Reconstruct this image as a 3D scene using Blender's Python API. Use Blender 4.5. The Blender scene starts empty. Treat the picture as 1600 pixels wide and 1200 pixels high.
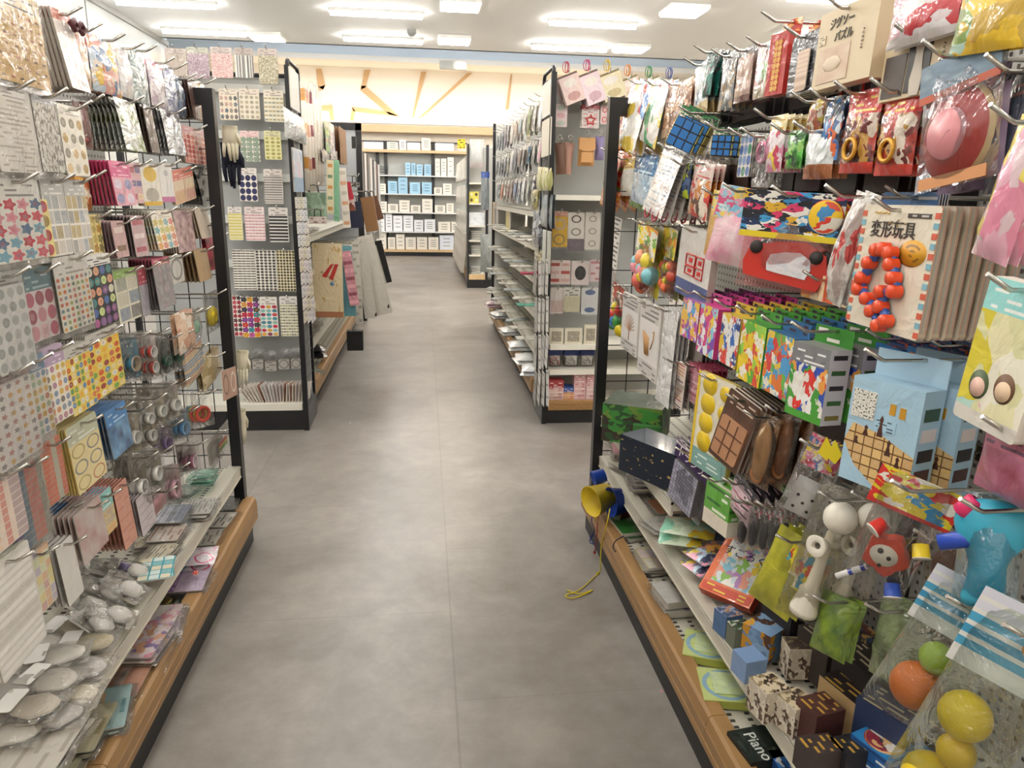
import bpy, math, random
import numpy as np
from mathutils import Vector, Matrix
random.seed(7)
SC = bpy.context.scene; COL = SC.collection
PI = math.pi
# ---------------- camera, world, exposure, lights ----------------
F = 1131.59; CH = 1.40
RW = np.array([[ .99294319, -.01175207, .11800722], [-.11714496, -.25211634, .96058025], [.01846274, -.96762557, -.2517139]])
cd = bpy.data.cameras.new('camera'); cam = bpy.data.objects.new('camera', cd); COL.objects.link(cam)
cd.sensor_width = 36; cd.lens = F / 1600 * 36; cd.clip_start = .02; cd.clip_end = 60
cam.matrix_world = Matrix(((RW[0][0], -RW[0][1], -RW[0][2], 0), (RW[1][0], -RW[1][1], -RW[1][2], 0), (RW[2][0], -RW[2][1], -RW[2][2], CH), (0, 0, 0, 1)))
SC.camera = cam
SC.view_settings.view_transform = 'Standard'; SC.view_settings.look = 'None'
SC.view_settings.gamma = 1; SC.view_settings.use_curve_mapping = False
SC.view_settings.exposure = 1.0
SC.cycles.transparent_max_bounces = 24; SC.cycles.max_bounces = 7; SC.cycles.diffuse_bounces = 4
SC.cycles.caustics_reflective = False; SC.cycles.caustics_refractive = False
SC.cycles.sample_clamp_indirect = 4
w = bpy.data.worlds.new('world'); SC.world = w; w.use_nodes = True
w.node_tree.nodes['Background'].inputs[0].default_value = (1, .97, .93, 1); w.node_tree.nodes['Background'].inputs[1].default_value = .3
TUBE_E = 30.0; PANEL_E = 22.0; COVE_E = 9.0

# ---------------- pixel rays onto real planes (1600x1200 frame) ----------------
def ray(u, v): return RW @ np.array([u - 800., v - 600., F])
def on(ax, u, v, d):
    r = ray(u, v); o = np.array([0, 0, CH]); t = (d - o[ax]) / r[ax]; return o + r * t
def onX(u, v, d): return on(0, u, v, d)
def onY(u, v, d): return on(1, u, v, d)
def onZ(u, v, d): return on(2, u, v, d)
def slide(p, ax, px, which):      # move p along axis ax until its picture column (which=0) or row (1) is px
    d = np.zeros(3); d[ax] = 1; a = RW.T @ (np.array(p) - [0, 0, CH]); b = RW.T @ d; k = px - (800, 600)[which]
    t = (F * a[which] - k * a[2]) / (k * b[2] - F * b[which]); return np.array(p) + d * t

# ---------------- colour and material helpers ----------------
def lin(c):
    if isinstance(c, str):
        c = c.lstrip('#'); c = c if len(c) == 6 else ''.join(x * 2 for x in c); c = [int(c[i:i + 2], 16) / 255 for i in (0, 2, 4)]
    return tuple(x / 12.92 if x <= .04045 else ((x + .055) / 1.055) ** 2.4 for x in c[:3]) + (1,)
class NT:
    def __init__(s, name):
        s.m = bpy.data.materials.new(name); s.m.use_nodes = True; s.t = s.m.node_tree
        s.t.nodes.clear(); s.out = s.t.nodes.new('ShaderNodeOutputMaterial')
    def n(s, ty, ins=None, **kw):
        nd = s.t.nodes.new('ShaderNode' + ty)
        for k, v in kw.items(): setattr(nd, k, v)
        for k, v in (ins or {}).items(): s.put(nd.inputs[k], v)
        return nd
    def put(s, sock, v):
        if isinstance(v, bpy.types.NodeSocket): s.t.links.new(v, sock)
        elif v is not None: sock.default_value = v
    def math(s, op, a, b=None, c=None):
        nd = s.t.nodes.new('ShaderNodeMath'); nd.operation = op; s.put(nd.inputs[0], a)
        if b is not None: s.put(nd.inputs[1], b)
        if c is not None: s.put(nd.inputs[2], c)
        return nd.outputs[0]
    def mix(s, f, a, b):
        nd = s.t.nodes.new('ShaderNodeMix'); nd.data_type = 'RGBA'; s.put(nd.inputs[0], f); s.put(nd.inputs[6], a); s.put(nd.inputs[7], b); return nd.outputs[2]
    def ramp(s, f, cols, mode='CONSTANT'):
        nd = s.t.nodes.new('ShaderNodeValToRGB'); nd.color_ramp.interpolation = mode; e = nd.color_ramp.elements
        n = len(cols); e[0].position = 0; e[0].color = lin(cols[0]); e[1].position = (1 / n if mode == 'CONSTANT' else 1) if n > 1 else 1; e[1].color = lin(cols[1 if n == 2 or mode == 'CONSTANT' and n > 1 else -1])
        if n > 2:
            while len(e) > 1: e.remove(e[-1])
            for i in range(1, n):
                q = e.new(i / n if mode == 'CONSTANT' else i / (n - 1)); q.color = lin(cols[i])
        s.put(nd.inputs[0], f); return nd.outputs[0]
    def bsdf(s, col, rough=.5, metal=0, coat=0, bump=None, bs=.3, bd=.01, **kw):
        p = s.n('BsdfPrincipled', {'Base Color': col, 'Roughness': rough, 'Metallic': metal})
        p.inputs['Coat Weight'].default_value = coat; p.inputs['Coat Roughness'].default_value = .08
        for k, v in kw.items(): s.put(p.inputs[k], v)
        if bump is not None:
            b = s.n('Bump', {'Strength': bs, 'Distance': bd, 'Height': bump}); s.t.links.new(b.outputs[0], p.inputs['Coat Normal' if coat and coat < 1.01 else 'Normal'])
            if coat: s.t.links.new(b.outputs[0], p.inputs['Normal'])
        s.t.links.new(p.outputs[0], s.out.inputs[0]); return p
MC = {}
def flat(c, rough=.5, metal=0, coat=0, name=None):
    k = ('f', str(c), rough, metal, coat)
    if k not in MC:
        t = NT(name or 'plain'); t.bsdf(lin(c), rough, metal, coat); MC[k] = t.m
    return MC[k]
def film(tint='#ffffff', op=.04, seed=0.0, sc=9.0, rough=.12, body=0.0):
    """clear crinkled plastic: mostly transparent, with glossy creases"""
    k = ('film', tint, op, seed, sc, rough, body)
    if k in MC: return MC[k]
    t = NT('clear_film'); tc = t.n('TexCoord')
    nz = t.n('TexNoise', {'Vector': tc.outputs['Object'], 'Scale': sc, 'Detail': 4.0, 'Distortion': 1.6, 'Roughness': .6})
    bp = t.n('Bump', {'Strength': 1.0, 'Distance': .02, 'Height': nz.outputs[0]})
    tr = t.n('BsdfTransparent', {0: lin(tint)}); gl = t.n('BsdfGlossy', {'Color': (1, 1, 1, 1), 'Roughness': rough}); t.t.links.new(bp.outputs[0], gl.inputs['Normal'])
    fr = t.n('Fresnel', {'IOR': 1.45}); t.t.links.new(bp.outputs[0], fr.inputs['Normal'])
    f = t.math('ADD', t.math('MULTIPLY', fr.outputs[0], .55), op * .6)
    mx = t.n('MixShader', {0: f, 1: tr.outputs[0], 2: gl.outputs[0]}); o = mx.outputs[0]
    if body:
        df = t.n('BsdfDiffuse', {0: lin(tint)}); m2 = t.n('MixShader', {0: body, 1: o, 2: df.outputs[0]}); o = m2.outputs[0]
    t.t.links.new(o, t.out.inputs[0]); MC[k] = t.m; return t.m
def P(bg='#f2efe8', kind='plain', cols=('#888888',), nx=4, ny=6, r=.36, hdr=None, rough=.45, coat=0.0, seed=0.0, cr=.35, grad=None, foot=None):
    """printed surface on the UV square of a face. hdr = (colour, fraction, ink)"""
    cols = tuple(cols) if not isinstance(cols, str) else (cols,)
    k = (bg, kind, cols, nx, ny, r, hdr, rough, coat, seed, cr, grad, foot)
    if k in MC: return MC[k]
    t = NT('print_' + kind); uv = t.n('UVMap'); sp = t.n('SeparateXYZ', {0: uv.outputs[0]}); u, v = sp.outputs[0], sp.outputs[1]
    fl = lambda x: t.math('FLOOR', x); frac = lambda x: t.math('FRACT', x); mul = lambda a, b: t.math('MULTIPLY', a, b)
    def wn(a, b=0.0):
        c = t.n('CombineXYZ', {0: a, 1: b, 2: seed + .37}); return t.n('TexWhiteNoise', {0: c.outputs[0]}).outputs[0]
    def rmp(f): return t.ramp(f, cols if len(cols) > 1 else (cols[0], cols[0]))
    def step(a, b): return t.math('GREATER_THAN', a, b)
    hf = hdr[1] if hdr else 0
    vb = t.math('DIVIDE', v, 1 - hf) if hf else v
    U = mul(u, float(nx)); V = mul(vb, float(ny)); col = lin(bg)
    if kind in ('dots', 'rings', 'hearts', 'bars'):
        du = t.math('SUBTRACT', frac(U), .5); dv = t.math('SUBTRACT', frac(V), .5)
        if kind == 'bars': d = t.math('MAXIMUM', mul(t.math('ABSOLUTE', du), .9), mul(t.math('ABSOLUTE', dv), 1.9))
        elif kind == 'hearts':
            an = t.math('ARCTAN2', dv, du); d = t.math('MULTIPLY', t.math('SQRT', t.math('ADD', mul(du, du), mul(dv, dv))), t.math('ADD', 1.15, mul(t.math('COSINE', mul(an, 5.0)), -.25)))
        else: d = t.math('SQRT', t.math('ADD', mul(du, du), mul(dv, dv)))
        m = t.math('LESS_THAN', d, r)
        if kind == 'rings': m = mul(m, step(d, r - .09))
        c2 = rmp(wn(fl(U), fl(V)))
        if kind != 'rings' and r > .3: c2 = t.mix(mul(t.math('LESS_THAN', d, r * .45), .35), c2, rmp(wn(fl(V), fl(U))))
        col = t.mix(m, lin(bg), c2)
    elif kind == 'stripes': col = rmp(wn(fl(U), 0.0)) if ny <= 1 else t.mix(t.math('LESS_THAN', frac(V), .12), rmp(wn(fl(U), 0.0)), lin(bg))
    elif kind == 'rows': col = t.mix(mul(step(frac(V), .35), step(.97, u)), lin(bg), rmp(wn(fl(V), 0.0)))
    elif kind == 'lines':
        m = mul(mul(step(frac(V), .3), t.math('LESS_THAN', frac(V), .7)), step(wn(fl(U), fl(V)), .42)); m = mul(m, mul(step(u, .08), t.math('LESS_THAN', u, .9)))
        col = t.mix(m, lin(bg), rmp(wn(fl(V), 3.0)))
    elif kind == 'grid':
        m = mul(step(frac(U), .12), step(frac(V), .14)); nz = t.n('TexNoise', {0: uv.outputs[0], 'Scale': nx * 4.0})
        col = t.mix(m, lin(bg), t.mix(t.math('MULTIPLY', nz.outputs[0], .5), rmp(wn(fl(U), fl(V))), lin('#e8e4de')))
    elif kind in ('art', 'photo'):
        nz = t.n('TexNoise', {0: uv.outputs[0], 'Scale': nx * .8, 'Detail': 2.0}); nz.noise_dimensions = '3D'
        wv = t.n('VectorMath', {0: uv.outputs[0], 1: (seed * 1.7, seed * .9, seed)}, operation='ADD')
        nc = t.n('TexNoise', {0: wv.outputs[0], 'Scale': nx * (1.6 if kind == 'art' else 1.0), 'Detail': 2.0})
        wv2 = t.n('Mix', {0: .16 if kind == 'art' else .3, 4: wv.outputs[0], 5: nc.outputs[1]}, data_type='VECTOR')
        vo = t.n('TexVoronoi', {0: wv2.outputs[1], 'Scale': nx * 1.5})
        hs = t.n('SeparateXYZ', {0: vo.outputs['Color']}).outputs[0]
        if kind == 'photo': col = t.ramp(nc.outputs[0], cols if len(cols) > 1 else (bg, cols[0]), 'LINEAR')
        else:
            col = rmp(hs); v3 = t.n('TexVoronoi', {0: wv2.outputs[1], 'Scale': nx * 4.0}); h3 = t.n('SeparateXYZ', {0: v3.outputs['Color']}).outputs[1]
            col = t.mix(step(h3, .80), col, lin(bg)); col = t.mix(t.math('LESS_THAN', vo.outputs[0], .10), col, rmp(h3))
    elif kind == 'spray':
        nc = t.n('TexNoise', {0: uv.outputs[0], 'Scale': nx * 3.0, 'Detail': 3.0}); col = t.mix(step(nc.outputs[0], .72 - r * .5), lin(bg), rmp(wn(fl(mul(U, 9.0)), fl(mul(V, 9.0)))))
    if foot:
        col = t.mix(t.math('LESS_THAN', v, foot[1]), col, lin(foot[0]))
    if hf:
        vh = t.math('DIVIDE', t.math('SUBTRACT', v, 1 - hf), hf); hv = mul(vh, 4.0)
        m = mul(mul(step(frac(hv), .35), t.math('LESS_THAN', frac(hv), .75)), step(wn(fl(mul(u, 9.0)), fl(hv)), .5)); m = mul(m, mul(step(u, .12), t.math('LESS_THAN', u, .88)))
        m = mul(m, t.math('LESS_THAN', vh, .74))
        col = t.mix(step(v, 1 - hf), col, t.mix(m, lin(hdr[0]), lin(hdr[2])))
    bump = None
    if coat:
        tc = t.n('TexCoord'); bump = t.n('TexNoise', {'Vector': tc.outputs['Object'], 'Scale': 14.0, 'Detail': 3.0, 'Distortion': 1.2}).outputs[0]
    t.bsdf(col, rough, 0, coat, bump, cr, .02); MC[k] = t.m; return t.m

# ---------------- mesh helpers ----------------
class MB:
    def __init__(s): s.v = []; s.f = []; s.m = []; s.uv = []; s.sm = []
    def face(s, pts, m=0, uv=None, smooth=False):
        b = len(s.v); s.v += [tuple(p) for p in pts]; s.f.append(tuple(range(b, b + len(pts)))); s.m.append(m)
        s.uv.append(uv or [(0, 0), (1, 0), (1, 1), (0, 1)][:len(pts)] + [(.5, .5)] * max(0, len(pts) - 4)); s.sm.append(smooth)
    def box(s, x0, x1, y0, y1, z0, z1, m=0, front=None, top=None, side=None, M=None):
        P8 = [(x0, y0, z0), (x1, y0, z0), (x1, y0, z1), (x0, y0, z1), (x0, y1, z0), (x1, y1, z0), (x1, y1, z1), (x0, y1, z1)]
        if M is not None: P8 = [tuple(M @ Vector(p)) for p in P8]
        q = lambda a, b, c, d, mm: s.face([P8[a], P8[b], P8[c], P8[d]], mm)
        fr = m if front is None else front; tp = m if top is None else top; sd = m if side is None else side
        q(0, 1, 2, 3, fr); q(5, 4, 7, 6, m); q(1, 5, 6, 2, sd); q(4, 0, 3, 7, sd); q(3, 2, 6, 7, tp); q(4, 5, 1, 0, m)
    def tube(s, pts, r, n=6, m=0, cap=True, closed=False):
        pts = [Vector(p) for p in pts]; rings = []; N = len(pts); rr = r if isinstance(r, (list, tuple)) else [r] * N
        prev = None
        for i, p in enumerate(pts):
            if closed: d = pts[(i + 1) % N] - pts[i - 1]
            else: d = (pts[min(i + 1, N - 1)] - pts[max(i - 1, 0)])
            d.normalize()
            if prev is None:
                a = d.orthogonal().normalized()
            else:
                a = (prev - d * prev.dot(d)); a = a.normalized() if a.length > 1e-6 else d.orthogonal().normalized()
            prev = a; b = d.cross(a)
            rings.append([p + (a * math.cos(2 * PI * k / n) + b * math.sin(2 * PI * k / n)) * rr[i] for k in range(n)])
        base = len(s.v)
        for rg in rings: s.v += [tuple(x) for x in rg]
        L = N if closed else N - 1
        for i in range(L):
            j = (i + 1) % N
            for k in range(n):
                k2 = (k + 1) % n
                s.f.append((base + i * n + k, base + i * n + k2, base + j * n + k2, base + j * n + k)); s.m.append(m)
                s.uv.append([(k / n, i / L), ((k + 1) / n, i / L), ((k + 1) / n, (i + 1) / L), (k / n, (i + 1) / L)]); s.sm.append(n > 4)
        if cap and not closed:
            for i, rv in ((0, True), (N - 1, False)):
                idx = [base + i * n + k for k in range(n)]
                s.f.append(tuple(idx[::-1] if rv else idx)); s.m.append(m); s.uv.append([(.5 + .5 * math.cos(2 * PI * k / n), .5 + .5 * math.sin(2 * PI * k / n)) for k in range(n)]); s.sm.append(False)
    def lathe(s, prof, n=20, m=0, M=None, ms=None):      # prof: (r, z) list, about local z
        base = len(s.v); M = M or Matrix()
        for r, z in prof:
            for k in range(n):
                a = 2 * PI * k / n; s.v.append(tuple(M @ Vector((r * math.cos(a), r * math.sin(a), z))))
        L = len(prof) - 1
        for i in range(L):
            for k in range(n):
                k2 = (k + 1) % n; s.f.append((base + i * n + k, base + i * n + k2, base + (i + 1) * n + k2, base + (i + 1) * n + k)); s.m.append(ms[i] if ms else m)
                s.uv.append([(k / n, i / L), ((k + 1) / n, i / L), ((k + 1) / n, (i + 1) / L), (k / n, (i + 1) / L)]); s.sm.append(True)
    def prism(s, poly, y0, y1, m=0, front=None, M=None):  # poly (x,z) extruded along y; front face at y0
        M = M or Matrix(); n = len(poly); xs = [p[0] for p in poly]; zs = [p[1] for p in poly]
        ux = lambda x: (x - min(xs)) / max(1e-6, max(xs) - min(xs)); uz = lambda z: (z - min(zs)) / max(1e-6, max(zs) - min(zs))
        a = [M @ Vector((x, y0, z)) for x, z in poly]; b = [M @ Vector((x, y1, z)) for x, z in poly]; uv = [(ux(x), uz(z)) for x, z in poly]
        s.face(a, m if front is None else front, uv); s.face(b[::-1], m, uv[::-1])
        for i in range(n):
            j = (i + 1) % n; s.face([a[j], a[i], b[i], b[j]], m)
    def build(s, name, mats, parent=None, loc=None, merge=True, bevel=0):
        me = bpy.data.meshes.new(name); me.from_pydata(s.v, [], s.f)
        mats = mats if isinstance(mats, (list, tuple)) else [mats]
        for m in mats: me.materials.append(m)
        me.polygons.foreach_set('material_index', s.m); me.polygons.foreach_set('use_smooth', s.sm)
        ul = me.uv_layers.new(name='UVMap'); fl = []
        for u in s.uv:
            for a in u: fl += [a[0], a[1]]
        ul.data.foreach_set('uv', fl); me.update()
        o = bpy.data.objects.new(name, me); COL.objects.link(o)
        if parent is not None: o.parent = parent
        if loc is not None: o.location = loc
        if bevel:
            b = o.modifiers.new('bevel', 'BEVEL'); b.width = bevel; b.segments = 2; b.limit_method = 'ANGLE'
        return o
def tag(o, label, cat, group=None, kind=None):
    o['label'] = label; o['category'] = cat
    if group: o['group'] = group
    if kind: o['kind'] = kind
    return o
def struct(o): o['kind'] = 'structure'; return o
def empty(name, loc=(0, 0, 0), rz=0):
    o = bpy.data.objects.new(name, None); COL.objects.link(o); o.location = loc; o.rotation_euler = (0, 0, rz); o.empty_display_size = .05; return o
def dup(o, parent=None):
    c = o.copy(); COL.objects.link(c); c.parent = parent
    for ch in list(o.children): dup(ch, c)
    return c
def textmesh(body, size, mat, parent, loc, name='lettering', rx=90, ext=.0006, align='CENTER', rz=0, bold=0.0):
    """lettering as thin raised mesh, facing local -y"""
    c = bpy.data.curves.new('text', 'FONT'); c.body = body; c.size = size; c.extrude = ext; c.align_x = align; c.resolution_u = 2; c.offset = bold
    t = bpy.data.objects.new('text', c); COL.objects.link(t); dg = bpy.context.evaluated_depsgraph_get()
    me = bpy.data.meshes.new_from_object(t.evaluated_get(dg)); bpy.data.objects.remove(t); me.materials.clear(); me.materials.append(mat)
    o = bpy.data.objects.new(name, me); COL.objects.link(o); o.parent = parent; o.location = loc; o.rotation_euler = (math.radians(rx), 0, math.radians(rz)); return o

# ---------------- common materials ----------------
BLACK = flat('#16161a', .35, name='black_powder_coat'); CHROME = flat('#c9c6c0', .22, 1, name='chrome_wire')
GREY = flat('#b5b6b4', .5, name='grey_panel'); CREAM = flat('#e3dfd3', .45, name='cream_metal'); WHITE = flat('#eeeeea', .4, name='white_plastic')
DARK = flat('#2a2624', .6); PAPER = flat('#e9e4da', .6); EDGE = flat('#8f857a', .55); EDGED = flat('#5a4b44', .5); EDGEW = flat('#d7d1c6', .5)
LIP = flat('#cfcabb', .3, name='shelf_lip'); CLEAR = film(); SLEEVE = film(op=.0, sc=7, seed=1)
def wood_mat(c1, c2, name):
    t = NT(name); tc = t.n('TexCoord'); mp = t.n('Mapping', {'Vector': tc.outputs['Object'], 'Scale': (14, 1.2, 30)})
    nz = t.n('TexNoise', {'Vector': mp.outputs[0], 'Scale': 3.0, 'Detail': 5.0, 'Distortion': .4}); t.bsdf(t.ramp(nz.outputs[0], (c1, c2), 'LINEAR'), .42); return t.m
WOOD = wood_mat('#85623a', '#b08a5a', 'oak_edge'); WOODP = wood_mat('#c9a372', '#e2c79c', 'pale_wood')
# ---------------- the room ----------------
XL, XR, YB, YF, ZC = -4.45, 6.5, -4.0, 17.56, 3.9
def floor_mat():
    t = NT('vinyl_floor'); tc = t.n('TexCoord'); sp = t.n('SeparateXYZ', {0: tc.outputs['Object']}); x, y = sp.outputs[0], sp.outputs[1]
    n1 = t.n('TexNoise', {'Vector': tc.outputs['Object'], 'Scale': 1.7, 'Detail': 6.0, 'Roughness': .6, 'Distortion': .5})
    n2 = t.n('TexNoise', {'Vector': tc.outputs['Object'], 'Scale': 9.0, 'Detail': 5.0, 'Roughness': .7})
    f = t.math('ADD', t.math('MULTIPLY', n1.outputs[0], .65), t.math('MULTIPLY', n2.outputs[0], .35))
    col = t.ramp(t.n('MapRange', {0: f, 1: .3, 2: .7}).outputs[0], ('#706a63', '#8c8680', '#a7a199'), 'LINEAR')
    X = t.math('DIVIDE', t.math('ADD', x, 9.2 - .075), .92); Y = t.math('DIVIDE', t.math('ADD', y, 20.3), .92)
    Y = t.math('ADD', Y, t.math('MULTIPLY', t.math('MODULO', t.math('FLOOR', X), 2.0), .5))
    sx = t.math('LESS_THAN', t.math('ABSOLUTE', t.math('SUBTRACT', t.math('FRACT', t.math('ADD', X, .5)), .5)), .0035)
    sy = t.math('LESS_THAN', t.math('ABSOLUTE', t.math('SUBTRACT', t.math('FRACT', t.math('ADD', Y, .5)), .5)), .0017)
    wn = t.n('TexWhiteNoise', {0: t.n('CombineXYZ', {0: t.math('FLOOR', X), 1: t.math('FLOOR', Y)}).outputs[0]}).outputs[0]
    col = t.mix(t.math('MULTIPLY', wn, .14), col, lin('#6f6962')); m = t.math('MAXIMUM', sx, sy)
    col = t.mix(t.math('MULTIPLY', m, .3), col, lin('#5f5a54'))
    t.bsdf(col, t.math('ADD', .26, t.math('MULTIPLY', n2.outputs[0], .16)), 0); return t.m
b = MB(); b.box(XL - .1, XR, YB, YF, -.05, 0); struct(b.build('floor', floor_mat()))
CEIL = flat('#eeefee', .7, name='ceiling_paint'); b = MB(); b.box(XL - .1, XR, YB, 14.1, ZC, ZC + .08); b.box(XL - .1, XR, 14.02, 14.1, ZC, 4.65); struct(b.build('ceiling', CEIL))
b = MB(); b.box(XL - 4, XR, 14.1, YF + .1, 4.6, 4.66); struct(b.build('ceiling', flat('#dfe6ea', .7)))
b = MB(); b.box(XL - 4, XR, 16.56, YF, 4.09, 4.15); b.box(XL - 4, XR, 16.5, 16.56, 4.06, 4.16); struct(b.build('trim_1', flat('#ece8e0', .6)))
b = MB(); b.box(XL - 4, XR, 16.6, 16.66, 4.15, 4.6); struct(b.build('trim_2', flat('#d3dfe8', .6)))
# left glazed wall with a glossy face, and its grey head rail
t = NT('glossy_wall'); t.bsdf(lin('#c9cdcc'), .12, 0, 1.0); b = MB(); b.box(XL - .1, XL, YB, 14.4, 0, ZC); b.box(XL - 4, XL - .0, 14.4, 14.46, 0, 4.6); struct(b.build('wall_left', t.m))
b = MB(); b.box(XL, XL + .035, YB, 14.44, ZC - .07, ZC); b.box(XL, XL + .012, 8.98, 9.0, 0, ZC); b.box(XL, XL + .012, 11.2, 11.215, 0, ZC); b.box(XL, XL + .03, 14.4, 14.44, 0, ZC); struct(b.build('trim_3', flat('#8d8d88', .5)))
b = MB(); b.box(XR, XR + .1, YB, YF, 0, 4.6); struct(b.build('wall_right', flat('#e4e0d6', .6)))
b = MB(); b.box(XL - .1, XR, YB - .1, YB, 0, ZC); struct(b.build('wall_near', flat('#dedad0', .6)))
b = MB(); b.box(XL - 4, XR, YF, YF + .1, 0, 4.1); wf = struct(b.build('wall_far', flat('#f1e9dc', .6)))
# tan folded star bands inlaid in the far wall (traced at the wall's own distance)
TAN = flat('#cba679', .55, name='tan_band')
def band(pts, half=None):
    b = MB(); q = [onY(u, v, YF - .02) for u, v in pts]; b.prism([(p[0], p[2]) for p in q], YF - .03, YF + .01); return b.build('star_band', TAN)
for pl in ([(494, 107), (502, 107), (508, 133), (505, 140), (497, 136)], [(497, 136), (508, 133), (505, 140), (492, 147), (490, 143)],
           [(569, 109), (579, 109), (571, 137), (564, 140)], [(564, 134), (571, 134), (624, 182), (608, 179), (563, 141)],
           [(550, 167), (608, 175), (624, 182), (552, 174)], [(550, 167), (555, 173), (552, 190), (547, 190)],
           [(495, 165), (519, 164), (522, 190), (517, 190), (514, 173), (495, 172)],
           [(658, 112), (666, 112), (646, 184), (644, 184)], [(730, 114), (738, 114), (660, 183), (655, 184)], [(798, 116), (800, 116), (795, 170), (790, 172)]):
    o = band(pl); struct(o); o.name = 'trim_4'
# ---------------- ceiling lights ----------------
def emis(c, e):
    t = NT('lamp_glow'); em = t.n('Emission', {0: lin(c), 1: e}); t.t.links.new(em.outputs[0], t.out.inputs[0]); return t.m
GT = emis('#fffaf3', TUBE_E); GP = emis('#fff1dc', PANEL_E)
proto = None; names = {}
def tube_light(x, y, lab):
    r = empty('ceiling_light', (x, y, ZC)); tag(r, lab, 'ceiling light', 'long tube lights')
    b = MB(); b.box(-.66, .66, -.06, .06, -.035, 0); b.build('frame', WHITE, r)
    b = MB(); b.lathe([(.045, -.64), (.045, .64)], 10, M=Matrix.Rotation(PI / 2, 4, 'Y')); 
    for sx in (-.64, .64): b.face([(sx, .045 * math.cos(a * PI / 5), .045 * math.sin(a * PI / 5)) for a in range(10)])
    o = b.build('diffuser', GT, r); o.location = (0, 0, -.045)
def panel_light(x, y, lab):
    r = empty('ceiling_light', (x, y, ZC)); tag(r, lab, 'ceiling light', 'square panel lights')
    b = MB(); b.box(-.27, .27, -.27, .27, -.05, 0); b.build('frame', WHITE, r)
    b = MB(); b.box(-.25, .25, -.25, .25, -.062, -.05); b.build('diffuser', GP, r)
coln = {-3.47: 'left', -.63: 'middle', 2.5: 'right'}
for x in (-3.47, -.63, 2.5):
    for y, rn in ((13.2, 'farthest'), (11.4, 'second farthest')):
        tube_light(x, y, f'long white tube light on the ceiling, {coln[x]} column, {rn} row')
for x, y, wd in ((-2.55, 13.45, 'left, beside the end of a tube light'), (.53, 13.05, 'middle of the far row'), (3.55, 13.1, 'right of the far row'), (3.54, 10.45, 'nearer on the right'), (.52, 10.75, 'cut by the top edge, centre'), (5.6, 11.3, 'small above the toy rack at far right')):
    panel_light(x, y, f'square warm white ceiling panel light, {wd}')
for x in (-3.47, -.63, 2.5, 5.2):
    for y in (9.5, 7.6, 5.7, 3.8, 1.9, 0, -2): 
        tube_light(x, y, f'long tube light above the frame, column {({-3.47: "far left", -.63: "left of centre", 2.5: "right of centre"}).get(x, "far right")}, {("third", "fourth", "fifth", "sixth", "seventh", "eighth", "ninth")[int((9.5 - y) / 1.9 + .3)]} row from the back')
# cove light behind the wooden cornice, shining up the star wall
r = empty('cove_or_fill_light', (0, 17.35, 2.9)); tag(r, 'hidden warm strip light glowing upward behind the wooden cornice', 'light')
b = MB(); b.box(-4.5, 4.5, -.06, .06, 0, .03); b.build('frame', WHITE, r); b = MB(); b.face([(-4.4, -.04, .034), (4.4, -.04, .034), (4.4, .04, .034), (-4.4, .04, .034)]); b.build('diffuser', emis('#ffe6bf', COVE_E), r)
r = empty('cove_or_fill_light', (0, 14.2, 4.5)); tag(r, 'added unseen strip light brightening the raised ceiling before the far beam', 'light')  # added fill lamp, out of view, brightens the upper bay and blue riser
b = MB(); b.box(-4.5, 5.5, -.06, .06, 0, .05); b.build('frame', WHITE, r); b = MB(); b.box(-4.4, 5.4, -.05, .05, -.01, 0); b.build('diffuser', emis('#f0f4ff', 20), r)
# small lamp unit hanging by the far beam, smoke detector, sprinkler
p = onY(708, 103, 16.4); r = empty('emergency_lamp', p); tag(r, 'small grey emergency lamp unit with lit end below the far beam', 'lamp')
b = MB(); b.box(-.28, .28, -.06, .06, -.07, .09); b.build('housing', flat('#a9a79f', .5), r); b = MB(); b.box(.06, .25, -.1, -.055, -.06, .06); b.build('lens', emis('#fff4e0', 6), r)
p = onZ(643, 46, ZC); r = empty('smoke_detector', p); tag(r, 'small round smoke detector on the ceiling between tube lights', 'smoke detector'); b = MB(); b.lathe([(0, -.1), (.04, -.1), (.075, -.05), (.08, 0)], 14); b.build('housing', flat('#8f908e', .5), r)
# ---------------- rack building ----------------
def wood_edge(x, y0, y1, parent, z0=.105, z1=.195, face=1, d=.05):
    # grooved oak nosing; its outer face at x, facing +x for face=1
    pr = [(0, z0), (0, z0 + .018), (-.004, z0 + .022), (0, z0 + .026), (0, z0 + .052), (-.004, z0 + .056), (0, z0 + .06), (-.006, z1 - .006), (-.014, z1), (-d, z1), (-d, z0)]
    pr = [(x + px * face, z) for px, z in pr]
    if face < 0: pr = pr[::-1]
    b = MB(); b.prism(pr, y0, y1); return b.build('wooden_edge', WOOD, parent)
def perf(n=26):
    t = NT('perforated_panel'); tc = t.n('TexCoord'); sp = t.n('SeparateXYZ', {0: tc.outputs['Object']})
    m = None
    for i, s in ((1, 40.0), (2, 40.0)):
        q = t.math('LESS_THAN', t.math('FRACT', t.math('MULTIPLY', sp.outputs[i], s)), .35); m = q if m is None else t.math('MULTIPLY', m, q)
    t.bsdf(t.mix(m, lin('#bdbcb7'), lin('#55524e')), .5); return t.m
PERF = perf(); 
def deck_mat():
    t = NT('perforated_shelf'); tc = t.n('TexCoord'); sp = t.n('SeparateXYZ', {0: tc.outputs['Object']})
    q = t.math('MULTIPLY', t.math('LESS_THAN', t.math('FRACT', t.math('MULTIPLY', sp.outputs[0], 22.0)), .28), t.math('LESS_THAN', t.math('FRACT', t.math('MULTIPLY', sp.outputs[1], 45.0)), .45))
    t.bsdf(t.mix(q, lin('#d6d2c4'), lin('#3c3a36')), .45); return t.m
DECK = deck_mat()
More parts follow.
